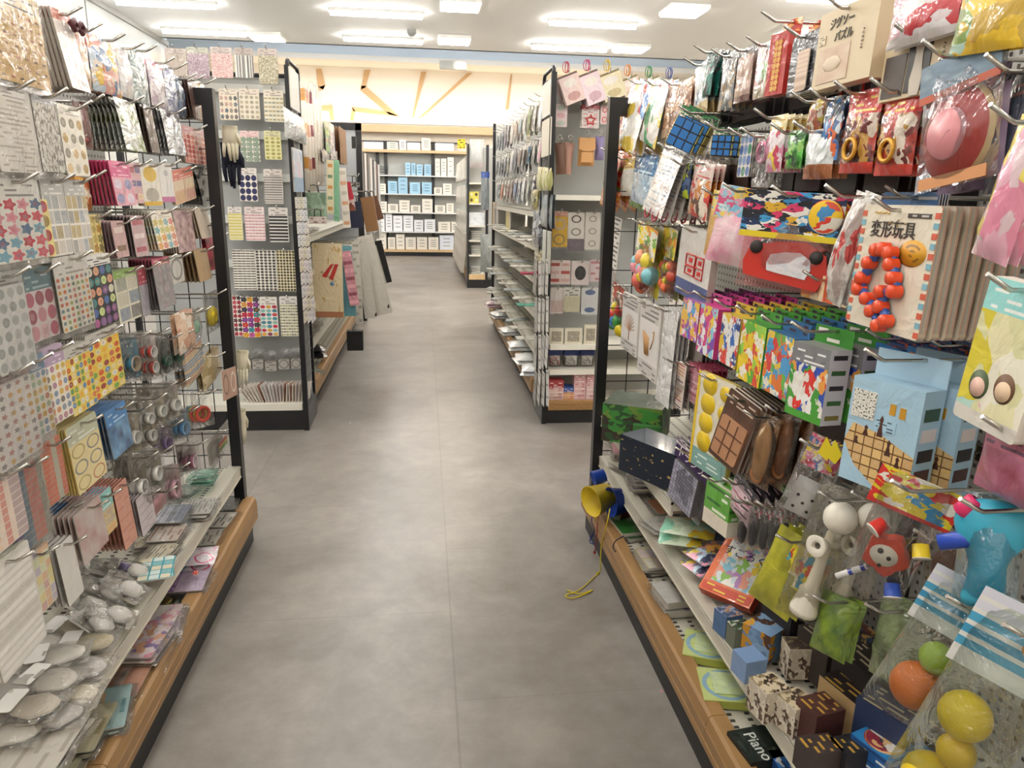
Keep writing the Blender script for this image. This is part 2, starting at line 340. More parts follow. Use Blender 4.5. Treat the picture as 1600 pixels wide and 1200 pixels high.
def shelf(parent, side, xf, xb, y0, y1, z, name='shelf', lipw=.045):
    s = side; b = MB(); b.box(min(xf - s * .009, xb), max(xf - s * .009, xb), y0, y1, z - .03, z - .012, 0)
    o = b.build(name, DECK, parent)
    b = MB(); b.box(min(xf, xf - s * .008), max(xf, xf - s * .008), y0, y1, z - .045, z); b.box(min(xf, xf - s * lipw), max(xf, xf - s * lipw), y0, y1, z - .010, z + .001); b.box(min(xf + s * .003, xf), max(xf + s * .003, xf), y0, y1, z - .045, z - .041); b.box(min(xf + s * .003, xf), max(xf + s * .003, xf), y0, y1, z - .006, z - .002)
    l = b.build('price_rail', LIP, o); return o
def hookmesh(parent, xb, xt, y, z, s, r=.0033):
    # s = +1 hook points toward +x
    b = MB(); L = xt - xb
    b.tube([(xb, y, z), (xt - s * .035, y, z), (xt - s * .028, y, z + .003), (xt, y, z + .019)], r, 6)
    b.box(min(xb, xb + s * .006), max(xb, xb + s * .006), y - .012, y + .012, z - .02, z + .012)
    return b.build('hook', CHROME, parent)
def mesh_panel(parent, x0, x1, y, z0, z1, step=.05, r=.0022, name='wire_panel'):
    b = MB()
    n = int(abs(x1 - x0) / step)
    for i in range(n + 1): x = x0 + (x1 - x0) * i / n; b.tube([(x, y, z0), (x, y, z1)], r, 4)
    n = int((z1 - z0) / (step * 1.6))
    for i in range(n + 1): z = z0 + (z1 - z0) * i / n; b.tube([(x0, y, z), (x1, y, z)], r, 4)
    return b.build(name, BLACK, parent)
def run(name, lab, s, xk, xw, xb, y0, y1, shelves, ztop, joints=(), xl=None):
    """one side of a long rack: s = direction its face looks (+1 = +x)"""
    r = empty(name, (xb, (y0 + y1) / 2, 0)); tag(r, lab, 'display rack'); inv = Matrix.Translation((-xb, -(y0 + y1) / 2, 0))
    g = empty('tmp'); 
    b = MB(); b.box(min(xb, xb - s * .02), max(xb, xb - s * .02), y0, y1, .1, ztop); b.build('back_panel', PERF, r)
    b = MB(); b.box(min(xk, xb), max(xk, xb), y0, y1, 0, .105); b.build('kick_base', flat('#1b1b1d', .5), r)
    b = MB(); b.box(min(xw - s * .05, xb), max(xw - s * .05, xb), y0, y1, .15, .17); b.build('base_shelf', DECK, r)
    ys = [y0] + list(joints) + [y1]
    for a, c in zip(ys[:-1], ys[1:]): wood_edge(xw, a + .001, c - .001, r, face=s)
    for z in shelves: shelf(r, s, xl if xl is not None else xw - s * .04, xb, y0 + .01, y1 - .01, z)
    for yy in [y0 + .03] + list(joints):
        b = MB(); b.box(min(xb, xb + s * .03), max(xb, xb + s * .03), yy - .02, yy + .02, .1, ztop); b.build('upright', BLACK, r)
    bpy.data.objects.remove(g)
    for c in r.children: c.matrix_parent_inverse = inv
    return r
def addto(r, o):
    o.parent = r; o.matrix_parent_inverse = Matrix.Translation(-Vector(r.location)); return o

# left near rack
LR = run('display_rack', 'long left rack of sticker sheets and stationery on metal hooks nearest the camera', 1, -.715, -.69, -1.12, .35, 2.84, [.335], 1.80, (1.40,), -.74)
o = mesh_panel(LR, -1.5, -.765, 2.835, .2, 1.72, .055); 
b = MB(); b.box(-.772, -.732, 2.82, 2.86, .15, 1.745); b.box(-.80, -.772, 2.82, 2.86, 1.69, 1.745); b.box(-1.52, -1.49, 2.82, 2.85, .1, 1.745); b.box(-1.5, -.77, 2.825, 2.845, 1.70, 1.73); po = b.build('end_post', BLACK, LR)
b = MB(); b.lathe([(.0, 0), (.022, 0), (.022, .012), (.008, .016), (.008, .1)], 12, M=Matrix.Translation((-.742, 2.83, 0))); ft = b.build('levelling_foot', BLACK, LR)
for q in (o, po, ft): q.matrix_parent_inverse = Matrix.Translation(-LR.location)
# right near rack
RR = run('display_rack', 'long right rack crowded with toys and games on metal hooks nearest the camera', -1, .685, .662, 1.12, .35, 2.85, [.335], 1.80, (1.42,), .73)
for c in [shelf(RR, -1, .73, 1.10, 1.95, 2.84, .515)]: c.matrix_parent_inverse = Matrix.Translation(-RR.location)
o = mesh_panel(RR, .735, 1.5, 2.855, .2, 1.73, .09, .0026)
b = MB(); b.box(.70, .742, 2.84, 2.88, .1, 1.765); b.box(.742, .77, 2.84, 2.88, 1.70, 1.765); b.box(1.48, 1.51, 2.84, 2.87, .1, 1.75); b.box(.74, 1.5, 2.85, 2.87, 1.72, 1.745); po = b.build('end_post', BLACK, RR)
for q in (o, po): q.matrix_parent_inverse = Matrix.Translation(-RR.location)

def endcap(lab, side, x0, x1, yf, yp, ztop, shelves, wood, panelmat, pz0=.13):
    """short display end facing the camera, x0..x1, front at yf, panel at yp; side=+1 when the aisle is at its +x side"""
    r = empty('end_display', ((x0 + x1) / 2, yp, 0)); tag(r, lab, 'display rack'); ch = []
    b = MB(); b.box(x0, x1, yp, yp + .02, pz0, ztop - .04); ch.append(b.build('back_panel', panelmat, r))
    b = MB(); b.box(x0, x1, yf + .005, yp, 0, .09 if wood else .125); ch.append(b.build('kick_base', flat('#19191b', .45), r))
    b = MB()
    if wood:
        b.box(x0 + .025, x1 - .02, yf - .01, yf + .02, .09, .15); b.box(x0 + .025, x1 - .02, yf - .013, yf + .02, .105, .118); b.box(x0 + .025, x1 - .02, yf - .013, yf + .02, .128, .14); ch.append(b.build('wooden_edge', WOOD, r)); b = MB(); b.box(x0 + .02, x1, yf, yp, .12, .13); ch.append(b.build('base_shelf', CREAM, r))
    else: b.box(x0 + .02, x1 - .02, yf, yp, .125, .165); ch.append(b.build('base_shelf', CREAM, r))
    for z in shelves:
        b = MB(); b.box(x0 + .03, x1 - .02, yf + .01, yp, z - .03, z); ch.append(b.build('shelf', CREAM, r))
    xa = x1 if side > 0 else x0
    b = MB(); hw = .015
    b.box(xa - hw, xa + hw, yf - .01, yf + .02, 0, ztop - .03)
    b.tube([(xa, yf + .005, ztop - .06), (xa, yf + .01, ztop - .01), (xa, yf + .03, ztop), (xa, yf + .33, ztop + .0), (xa, yf + .35, ztop - .02), (xa, yf + .355, ztop - .06)], .011, 8)
    b.box(xa - .008, xa + .008, yf + .34, yf + .36, .1, ztop - .03); ch.append(b.build('side_frame', BLACK, r))
    b = MB()
    for i in range(1, 6): b.tube([(xa, yf + .34 * i / 6, .15), (xa, yf + .34 * i / 6, ztop - .06)], .0018, 4)
    for i in range(27): z = .15 + i * .073; b.tube([(xa, yf, z), (xa, yf + .35, z)], .0018, 4)
    ch.append(b.build('side_wire_panel', BLACK, r))
    b = MB(); b.box(xa - .012, xa + .012, yf, yf + .35, .0, .14); ch.append(b.build('side_kick_plate', flat('#4a4b4d', .4), r))
    xo = x0 if side > 0 else x1
    b = MB(); b.box(xo - hw, xo + hw, yf - .01, yf + .02, 0, ztop - .03); b.tube([(x0, yf + .26, ztop - .05), (x1, yf + .26, ztop - .05)], .012, 8); ch.append(b.build('side_post', BLACK, r))
    inv = Matrix.Translation(-r.location)
    for c in ch: c.matrix_parent_inverse = inv
    return r
L2E = endcap('grey pegboard end display of nail stickers facing the aisle crossing, left side', 1, -1.62, -.72, 4.30, 4.56, 2.085, [], False, flat('#a8aaa9', .5))
R2E = endcap('end display of key holders and photo frames facing the aisle crossing, right side', -1, .74, 1.62, 4.34, 4.66, 2.11, [1.41, .505, .345], True, flat('#a3a4a2', .5))
b = MB()
for z in (1.96, 1.71, 1.475, 1.235, .975): b.box(-1.6, -.74, 4.535, 4.56, z - .022, z + .022)
o = b.build('bracket_rail', flat('#d9dad6', .4), L2E); o.matrix_parent_inverse = Matrix.Translation(-L2E.location)
L2 = run('display_rack', 'left rear rack of wrapping paper and gift bags beyond the nail sticker display', 1, -.76, -.715, -1.12, 4.66, 8.2, [.42, .66, .90, 1.12], 2.05, (6.4,), -.755)
R2 = run('display_rack', 'right rear rack of kitchen tools beyond the key holder display', -1, .76, .71, 1.12, 4.72, 8.03, [.40, .64, .87, 1.09, 1.31], 2.05, (6.1,), .74)
b = MB(); b.box(.735, .765, 8.03, 8.06, .1, 2.13); o = b.build('end_post', BLACK, R2); o.matrix_parent_inverse = Matrix.Translation(-R2.location)
b = MB(); b.box(.74, 1.1, 8.035, 8.055, .1, 2.12); o = b.build('end_panel', flat('#dcdcd8', .5), R2); o.matrix_parent_inverse = Matrix.Translation(-R2.location)
# black framed grey end board behind the left rear rack
r = empty('end_board', (-1.0, 8.25, 0)); tag(r, 'tall grey end board in a thick black frame behind the gift bags', 'display board')
b = MB(); b.box(-.38, .30, -.01, .01, .1, 2.06); b.build('board', flat('#aeb1b4', .5), r)
b = MB(); b.box(.29, .35, -.02, .02, 0, 2.11); b.box(-.43, -.37, -.02, .02, 0, 2.11); b.box(-.43, .35, -.02, .02, 2.04, 2.11); b.build('frame', BLACK, r)
# third racks
L3 = run('display_rack', 'far left rack of hanging straps seen past the grey end board', 1, -.95, -.90, -1.3, 8.7, 13.2, [.5, .9], 2.0, (), -.93)
R3 = run('display_rack', 'far right rack of hanging tools with narrow end shelves', -1, .70, .655, 1.05, 11.64, 15.6, [.5, .9, 1.3], 2.0, (), .67)
r = empty('end_display', (.82, 11.6, 0)); tag(r, 'narrow far end shelves stacked with white trays below a plastic bag', 'display rack')
b = MB(); b.box(-.15, .3, 0, .02, .1, 2.1); b.build('back_panel', GREY, r); b = MB(); b.box(-.165, -.14, -.34, .0, 0, 2.13); b.build('side_frame', BLACK, r)
b = MB(); b.box(.11, .15, -.36, -.3, 0, 2.12); b.box(-.14, .28, -.33, 0, 0, .13); b.build('kick_base', BLACK, r)
b = MB(); b.box(-.14, .11, -.35, -.33, .13, .21); b.build('wooden_edge', WOODP, r)
for z in (1.58, 1.28, .95, .73, .51, .21): b = MB(); b.box(-.14, .11, -.33, 0, z - .025, z); b.build('shelf', CREAM, r)
# ---------------- merchandise makers: origin at the hanging hole, local -y is the front ----------------
def rnd_round(w, h, r=.006, n=3):
    pts = []
    for cx, cz, a0 in ((w / 2 - r, -r, 0), (-w / 2 + r, -r, 90), (-w / 2 + r, -h + r, 180), (w / 2 - r, -h + r, 270)):
        for i in range(n + 1):
            a = math.radians(a0 + 90 * i / n); pts.append((cx + r * math.cos(a), cz + r * math.sin(a)))
    return pts[::-1][::-1]
def card(name, w, h, mat, edge=None, t=.002, sleeve=False, parent=None):
    b = MB(); poly = rnd_round(w, h, min(.006, w * .12))
    b.prism(poly, 0, t, 1, 0); o = b.build(name, [mat, edge or EDGEW], parent)
    if sleeve:
        b = MB(); b.prism(rnd_round(w + .012, h + .016, .004), -.002, t + .002, 0); s = b.build('plastic_sleeve', SLEEVE, o); s.location = (0, 0, .004)
    return o
def pillow(w, h, t, seed=0, nu=8, nv=10, low=.5, cr=.004, flatn=.0):
    """puffed sealed bag; low = where the belly sits (0 top, 1 bottom)"""
    rg = random.Random(seed * 13 + 5); b = MB(); G = {}
    for sd in (0, 1):
        for j in range(nv + 1):
            for i in range(nu + 1):
                u = i / nu; v = j / nv; e = (1 - abs(2 * u - 1) ** 2.6) * max(0, math.sin(PI * min(1, max(0, (v - flatn) / (1 - flatn))) ** (math.log(.5) / math.log(low)))) ** .6
                edge = i in (0, nu) or j in (0, nv); d = 0 if edge else e * t / 2 + rg.uniform(-cr, cr) * .8
                x = (u - .5) * w * (1 - (.05 if not edge else .0) * 0) + (rg.uniform(-.001, .001)); 
                if i in (0, nu): x *= 1 - .05 * math.sin(PI * v)
                G[sd, i, j] = len(b.v); b.v.append((x, t / 2 + (-d if sd == 0 else d), -h * v))
    for sd in (0, 1):
        for j in range(nv):
            for i in range(nu):
                q = [G[sd, i, j + 1], G[sd, i + 1, j + 1], G[sd, i + 1, j], G[sd, i, j]]; uv = [(i / nu, 1 - (j + 1) / nv), ((i + 1) / nu, 1 - (j + 1) / nv), ((i + 1) / nu, 1 - j / nv), (i / nu, 1 - j / nv)]
                if sd: q = q[::-1]; uv = uv[::-1]
                b.f.append(tuple(q)); b.uv.append(uv); b.m.append(sd); b.sm.append(True)
    return b
def bag(name, w, h, mat, t=.025, header=None, hfr=.2, seed=0, back=None, low=.6, top=None):
    """printed or clear bag; header = material of a folded header card"""
    b = pillow(w, h, t, seed, low=low, flatn=hfr * .7 if header else 0); o = b.build(name, [mat, back or mat])
    if header:
        b = MB(); hh = h * hfr; b.prism([(-w / 2 - .002, -hh), (w / 2 + .002, -hh), (w / 2 + .002, 0), (-w / 2 - .002, 0)], t / 2 - .0035, t / 2 + .0035, 0); b.build('header_card', header, o)
    return o
def carton(name, w, h, front, side=None, d=.04, tab=.035, tabm=None, top=None, label=None):
    side = side or front; b = MB(); b.box(-w / 2, w / 2, 0, d, -h, -tab, m=1, front=0, top=2, side=1); o = b.build(name, [front, side, top or side], bevel=.0012)
    if tab:
        b = MB(); b.box(-w / 2, w / 2, d - .002, d, -tab, 0); b.build('hanging_tab', tabm or side, o)
    return o
def ring_roll(R, wd, r, parent, loc, side, core=WHITE, name='tape_roll', rz=0, rx=0):
    b = MB(); M = Matrix.Rotation(math.radians(rz), 4, 'Z') @ Matrix.Rotation(PI / 2 + math.radians(rx), 4, 'X')
    b.lathe([(r, -wd / 2), (R, -wd / 2), (R, wd / 2), (r, wd / 2), (r, -wd / 2)], 20, M=M, ms=[1, 0, 1, 1]); o = b.build(name, [side, core], parent); o.location = loc; return o
ORD = ['', 'second', 'third', 'fourth', 'fifth', 'sixth', 'seventh', 'eighth', 'ninth', 'tenth', 'eleventh', 'twelfth', 'thirteenth', 'fourteenth']
HOOKS = {'L': (-1.118, -.75, 1), 'R': (1.118, .735, -1)}
HC = {'L': 0, 'R': 0}
def settle(o, side, p, rx=0, ry=0, n=0, pitch=.006, step=0.0, label='', cat='', grp=None, jit=0.0, yaw=0.0):
    """hang prototype o at point p facing the aisle, and n copies behind it"""
    rz = {'L': PI / 2, 'R': -PI / 2, 'E': 0}[side] + math.radians(yaw); back = {'L': Vector((-1, 0, 0)), 'R': Vector((1, 0, 0)), 'E': Vector((0, 1, 0))}[side]
    rg = random.Random(hash(label) % 9999 if False else len(label) * 7 + int(abs(p[1]) * 1000) % 97)
    tilt = -math.radians(rx) - step * n
    o.location = Vector(p); o.rotation_euler = (tilt, math.radians(ry), rz)
    g = grp or (('packs of ' + label) if n else None)
    o['category'] = cat; o['label'] = ('front ' + label) if n else label
    if g and n: o['group'] = g[:80]
    for i in range(1, n + 1):
        c = dup(o); c.location = Vector(p) + back * pitch * i; c.rotation_euler = (tilt + step * i, math.radians(ry) + rg.uniform(-jit, jit), rz)
        c['label'] = ORD[i] + ' from front in the stack of ' + ' '.join(label.split()[:9]); c['category'] = cat; c['group'] = g[:80]
    return o
def quad(side, pl, xa, ya, xb, yb):
    """near-top pixel (xa, ya), far-top column xb, near-bottom row yb on the plane: returns mid point, width, height"""
    if side == 'E':
        p = onY(xa, ya, pl); q = slide(p, 0, xb, 0); z = slide(p, 2, yb, 1); return Vector(((p[0] + q[0]) / 2, pl, p[2])), abs(q[0] - p[0]), p[2] - z[2]
    p = onX(xa, ya, pl); q = slide(p, 1, xb, 0); z = slide(p, 2, yb, 1)
    return Vector((pl, (p[1] + q[1]) / 2, p[2])), abs(q[1] - p[1]), p[2] - z[2]
RK = {'L': LR, 'R': RR}
def hang(side, kind, box, mat, label, n=0, cat='sticker pack', name=None, pl=None, hook=True, rx=2, ry=0, **k):
    if pl is None: pl = {'L': -.80, 'R': .785}[side] if side != 'E' else 4.4
    turn = k.pop('turn', None)
    if turn is None: mid, w, h = quad(side, pl, *box)
    else:                                 # a freely swinging piece turned toward the near end of the aisle
        u = (box[0] + box[2]) / 2; p = onX(u, box[1], pl); s_ = 1 if side == 'L' else -1; a = math.radians(turn)
        nrm = np.array([s_ * math.cos(a), -math.sin(a), 0]); dist = float((RW.T @ (p - [0, 0, CH]))[2]); vw = ray(u, 600); vw = vw / np.linalg.norm(vw[:2])
        w = abs(box[0] - box[2]) * dist / F / max(.35, abs(float(nrm[:2] @ vw[:2]))); z = slide(p, 2, box[3], 1); h = p[2] - z[2]; mid = Vector(p); k['yaw'] = -turn if side == 'L' else turn
    so = {a: k.pop(a) for a in ('pitch', 'step', 'grp', 'jit', 'yaw') if a in k}
    nm = name or cat.replace(' ', '_'); key = (side, kind, round(w, 2), round(h, 2))
    if kind == 'card': o = card(nm, w, h, mat, **k); so.setdefault('pitch', .005)
    elif kind == 'bag': o = bag(nm, w, h, mat, seed=len(label), **k); so.setdefault('pitch', .016)
    elif kind == 'box': o = carton(nm, w, h, mat, **k); so.setdefault('pitch', k.get('d', .04) + .003)
    else: o = kind(nm, w, h, mat, **k); so.setdefault('pitch', .02)
    settle(o, side, mid, rx, ry, n, label=label, cat=cat, **so)
    if hook and side in HOOKS and HC[side] < 98:
        HC[side] += 1; a, t, s = HOOKS[side]; xt = (pl + .05) if side == 'L' else (pl - .05)
        hk = hookmesh(RK[side], a, xt, mid[1], mid[2] - .008, s); hk.matrix_parent_inverse = Matrix.Translation(-RK[side].location)
    return o
def clearbag(*contents, header=None, hfr=.2, t=.03, tint='#f4f4f4', op=.1, body=0.0):
    def mk(nm, w, h, mat, **k):
        o = bag(nm, w, h, mat or film(tint, op, seed=t, body=body), t=t, header=header, hfr=hfr, seed=int(w * 1000))
        for c in contents: c(o, w, h, t)
        return o
    return mk
def c_roll(fx, fz, R, wd, side, core=WHITE, rin=.75, rz=25, nm='tape_roll'):
    return lambda o, w, h, t: ring_roll(R * w, wd, R * w * rin, o, ((fx - .5) * w, t * .5, -fz * h), side, core, nm, rz)
def c_blob(fx, fz, rx_, ry_, rz_, mat, nm='filling', seed=1):
    def f(o, w, h, t):
        rg = random.Random(seed); b = MB(); b.lathe([(math.sin(PI * i / 7) * (1 + rg.uniform(-.12, .12)) + 1e-4, -math.cos(PI * i / 7)) for i in range(8)], 12, M=Matrix.Diagonal((rx_ * w, ry_, rz_ * h, 1))); q = b.build(nm, mat, o); q.location = ((fx - .5) * w, t * .5, -fz * h)
    return f
def c_card(fx, fz, cw, chh, mat, nm='backing_card', dy=.5):
    def f(o, w, h, t):
        q = card(nm, cw * w, chh * h, mat, t=.0015, parent=o); q.location = ((fx - .5) * w, t * dy, -fz * h)
    return f
# ---------------- left rack, hanging goods ----------------
PK = ['#e7a3ad', '#c94f6b', '#f0c8c8', '#8c4a5c', '#f3e6df']; PAST = ['#e9b7b3', '#f1dd9f', '#bcd3c4', '#c9b8da', '#f4ede2']; EMO = ['#f0b52e', '#d8642d', '#7aa74a', '#5b8dc0', '#e9d9a0', '#9c3e34', '#f2ece0']
H = lambda c, f=.16, ink='#6f6a66': (c, f, ink)
L = lambda kind, box, mat, label, n=0, **k: hang('L', kind, box, mat, label, n, **k)
# top row
L('card', (-30, -40, 58, 122), P('#cfa765', 'bars', ('#7c5a3a', '#a9783f', '#b96a4a'), 6, 7, .2, H('#d9bd8a', .2), coat=.6), 'tan kraft sticker sheets with small stamps at the top left corner', 3, sleeve=True, pl=-.77)
L('card', (76, 8, 108, 138), P('#dccbc0', 'grid', ('#e3d5cd', '#d68f7e', '#efe6df', '#b9b4b8'), 2, 5, hdr=H('#b5533c', .14, '#d9a58f'), coat=.9), 'envelope packs with brick red headers on the top row', 11, cat='envelope pack', t=.006, pitch=.0085, step=.012, edge=EDGE)
L('bag', (112, 36, 139, 134), P('#c99a7c', 'art', ('#d9b49b', '#b77d62', '#e6cdb6'), 3, seed=2, coat=.9), 'brown crepe bag under a dark ribbon bow on the top row', 2, cat='craft bag')
L('bag', (140, 46, 187, 140), P('#e8d9c8', 'art', ('#5c7ba6', '#e7c04e', '#e8a79c', '#c7d5e3', '#d98a5b'), 3, seed=3, coat=1.0), 'blue and coral patterned bag with a yellow corner on the top row', 2, cat='sticker bag')
L('bag', (186, 66, 206, 150), P('#e7e5e4', 'art', ('#f4f2f1', '#d4cdd4', '#e8e0d9'), 3, seed=4, coat=1.0), 'plain milky white bag on the top row', 1, cat='sticker bag')
L('bag', (205, 68, 231, 158), P('#c9d2d1', 'art', ('#e7efee', '#93a4a4', '#f4f7f6'), 5, seed=5, coat=1.0, cr=1.0), 'silver foil crinkled bag with a dark green edge on the top row', 3, cat='foil bag', back=flat('#24403a'))
L('bag', (234, 88, 259, 164), P('#dfd3da', 'art', ('#eae2e6', '#cbb9c8', '#f2ecee'), 4, seed=6, hdr=H('#d98aa0', .14, '#fff'), coat=1.0), 'clear bag with a rose pink header on the top row', 2, cat='sticker bag')
L('bag', (259, 98, 276, 172), P('#b7b8cd', 'art', ('#d9dae6', '#8d90b3', '#eef0f5'), 5, seed=7, coat=1.0, cr=1.0), 'lilac silver foil bag on the top row', 1, cat='foil bag')
L('bag', (277, 116, 289, 182), P('#39465a', 'art', ('#2c3b52', '#60708a', '#27303c'), 4, seed=8, coat=1.0), 'navy blue glossy bag near the end of the top row', 1, cat='foil bag')
L('card', (291, 118, 304, 184), P('#5a3f38', 'plain', coat=.6), 'dark brown flat packs near the end of the top row', 6, t=.003, pitch=.009, step=.012, edge=flat('#40261f'))
L('bag', (306, 122, 324, 186), P('#c3a88b', 'art', ('#d6bfa3', '#a98a6b', '#e3d6c4'), 3, seed=9, coat=.9), 'tan bead pouch last on the top row by the black post', 1, cat='bead bag')
# second row
L('card', (-25, 122, 44, 268), P('#eee9df', 'lines', ('#cfc8bb', '#bfb7a9'), 5, 16, hdr=H('#f3efe8', .16, '#b3ada3'), coat=.3), 'white memo sticker sheet with faint lines beside the left frame edge', 3, sleeve=True, pl=-.77)
L('card', (46, 140, 84, 268), P('#efebe3', 'spray', ('#b9b3a8', '#8f8b84'), 4, 5, .4, hdr=H('#b9bdc2', .14, '#efefef'), coat=.4), 'white sheet of grey doodles with a blue grey header', 4, pl=-.77, sleeve=True)
L('card', (87, 160, 125, 274), P('#ece6d9', 'dots', ('#b99d6c', '#d5b88c', '#8e8879', '#c8c0ae'), 3, 4, .33, hdr=H('#e8e3da', .15, '#a8a196'), coat=.4), 'white sheet of tan round stamp stickers', 4, pl=-.77)
L(clearbag(c_blob(.5, .42, .16, .008, .36, flat('#7b2f2c', .4), 'mermaid_charm'), c_blob(.5, .82, .3, .008, .1, flat('#8c3530', .4), 'tail_fin', 2), c_card(.5, .06, .9, .9, flat('#a1796d')), t=.02), (116, 150, 143, 232), None, 'dark red mermaid shaped charm bag behind the white sheets', cat='charm bag', pl=-.83)
L('bag', (178, 150, 212, 234), P('#d7dbd5', 'art', ('#eef1ec', '#8f9f62', '#c9d1cb', '#f4f5f2'), 3, seed=11, coat=1.0, cr=1.0), 'silvery packs with a green leaf print and dark edges', 9, cat='foil bag', t=.007, pitch=.011, step=.013, back=flat('#33302f'))
L('card', (222, 162, 236, 238), P('#5b4c44', 'plain', coat=.7), 'olive brown thin packs on the second row', 6, t=.003, pitch=.010, step=.012, edge=flat('#4a3e30'))
L('bag', (250, 168, 280, 240), P('#cfd0d2', 'art', ('#f0f0f1', '#9a999e', '#dcdcdf'), 5, seed=12, coat=1.0, cr=1.0), 'grey metallic packs with plum edges on the second row', 8, cat='foil bag', t=.006, pitch=.010, step=.012, back=flat('#4c3d42'))
L('card', (283, 194, 318, 254), P('#e9c3bb', 'hearts', ('#c25a4e', '#d98473', '#b3453f', '#e3a596'), 6, 6, .5, hdr=H('#d9a6ac', .22, '#f6e6e6'), coat=.8), 'pink rose petal sticker card beside the black post', 4, t=.003)
# third row
L('card', (-28, 276, 57, 414), P('#f2ede4', 'hearts', ('#c64350', '#7fb1c4', '#e29aa4', '#5c7896', '#d9626b'), 4, 5, .46, hdr=H('#efece5', .24, '#8d8984'), coat=.4), 'white card of red and blue ribbon bow stickers', 3, pl=-.77, sleeve=True)
L('card', (23, 312, 73, 408), P('#e6d48a', 'dots', ('#a5333a', '#51618c', '#8f7a38', '#c0a77b'), 3, 4, .40, coat=.5), 'yellow card of dark red and navy rosette stickers', 2, pl=-.775, hook=False)
L('card', (61, 278, 96, 402), P('#ece8df', 'grid', ('#b9b5b0', '#a08a4e', '#8f979e', '#c8bfb4'), 3, 4, hdr=H('#c3c3c0', .22, '#f4f2ee'), coat=.7), 'grid card of perfume bottle stickers, nearer of two', 3, pl=-.785)
L('card', (97, 280, 130, 398), P('#ece8df', 'grid', ('#9aa3b0', '#b39a4b', '#8c8984', '#c9c2bb'), 4, 4, hdr=H('#c6c6c3', .22, '#f4f2ee'), coat=.7, seed=3), 'grid card of perfume bottle stickers, farther of two', 3, pl=-.785)
L('bag', (124, 272, 143, 330), P('#d98847', 'art', ('#e6a35c', '#c96b38', '#f0e0cc'), 3, seed=13, coat=.8, hdr=H('#e0a33c', .2)), 'orange packet with a pale oval behind the grid cards', 1, pl=-.84, cat='sticker bag')
L('card', (168, 250, 200, 322), P('#e4a4b6', 'dots', ('#8a86ad', '#d9c6d9'), 2, 2, .36, hdr=H('#d8528a', .36, '#f2a7c4'), coat=.9), 'magenta headed pink frame packs on the third row', 8, t=.004, pitch=.0095, step=.009, edge=flat('#a92a4d'))
L('card', (200, 254, 217, 318), P('#e5b8bd', 'bars', ('#c76d7c', '#6d6594', '#f3d9a8'), 2, 3, .4, coat=.8), 'small pink pack with a purple logo on the third row', 3, t=.003)
L('card', (217, 254, 246, 322), P('#efe9dc', 'dots', ('#b7b0a4', '#e2bb3f'), 1, 2, .36, foot=('#e6b93b', .1), coat=.7), 'white pack with yellow margin and grey oval', 3, t=.003)
L('card', (246, 254, 267, 316), P('#f0ece8', 'dots', ('#4c4a68', '#efece8'), 1, 2, .36, foot=('#d178a8', .14), coat=.7, seed=2), 'white pack with a navy oval and pink corner', 2, t=.003)
L('card', (266, 262, 300, 316), P('#e0b99a', 'grid', ('#d6a05d', '#e9cfa8', '#c47b63'), 2, 2, hdr=H('#dd7d6a', .3, '#f6d9cf'), coat=.8), 'photo corner pack with a coral band on the third row', 2, ry=-6)
L('bag', (303, 258, 336, 318), P('#8f8d8a', 'plain', coat=1.0), 'dark clear film packs fanned beside the post on the third row', 6, cat='film pack', t=.004, pitch=.010, step=.018, ry=-8, back=flat('#33322f'))
# fourth row, far half
L('card', (131, 336, 155, 398), P('#e7d38c', 'hearts', ('#8b7f53', '#c9b36a', '#b98c49'), 3, 4, .5, coat=.5), 'cream yellow card of little animal stickers', 3, pl=-.82)
L('card', (172, 346, 192, 404), P('#caa3a2', 'bars', ('#8a6a52', '#e6cfca'), 1, 2, .3, coat=.9), 'dusty pink brush packs with grey purple edges', 9, t=.003, pitch=.009, step=.005, edge=flat('#5a4a52'))
L('card', (202, 338, 223, 402), P('#c9a9ad', 'bars', ('#b55563', '#ead9d9'), 1, 3, .34, coat=.9), 'rose pack with dark green packs behind it', 7, t=.003, pitch=.009, step=.004, edge=flat('#2b302b'))
L('card', (234, 330, 266, 392), P('#eee4cf', 'hearts', ('#7fb0b5', '#e0a15f', '#c9c06b', '#d9847c'), 4, 4, .5, hdr=H('#efe8dc', .2, '#b4a78f'), coat=.6), 'cream card with a pastel flower print on the fourth row', 8, t=.003, pitch=.008, step=.014, edge=EDGEW)
L('card', (270, 330, 298, 396), P('#ece8e3', 'photo', ('#a98585', '#d4b5b3', '#8c6b6f', '#efe2de'), 5, coat=.8), 'white framed card with a rosy flower photo', 5, t=.003, pitch=.007, step=.006)
L('card', (303, 326, 322, 374), P('#cfc0ae', 'plain', coat=.5), 'thin cream and maroon cards by the post on the fourth row', 7, t=.002, pitch=.009, step=.02, edge=flat('#b9a08c'))
# fifth row
L('card', (-30, 432, 32, 590), P('#e2e2dd', 'dots', ('#b4b7b3', '#a8aba8', '#c3c5c0'), 4, 6, .36, hdr=H('#b9bab4', .14), coat=.5), 'white sheet of pale grey round stickers', 3, pl=-.765, sleeve=True)
L('card', (29, 424, 76, 538), P('#ecdedd', 'dots', ('#c2707f', '#d99ca5', '#a9606c', '#e8c4c6'), 3, 3, .44, hdr=H('#6f8d94', .3, '#b9ccd0'), coat=.7), 'teal headed card of pink balloon stickers', 5, pl=-.785, sleeve=True)
o = L('card', (80, 404, 132, 522), P('#efeadb', 'dots', ('#d9694a', '#e5a85b', '#9db76a', '#8a9aa0', '#c98a86', '#6c8f74'), 7, 9, .32, hdr=H('#f3f0e8', .26, '#b6b2a8'), coat=.3), 'white card of small rainbow watercolour dots', 5, pl=-.78, sleeve=True)
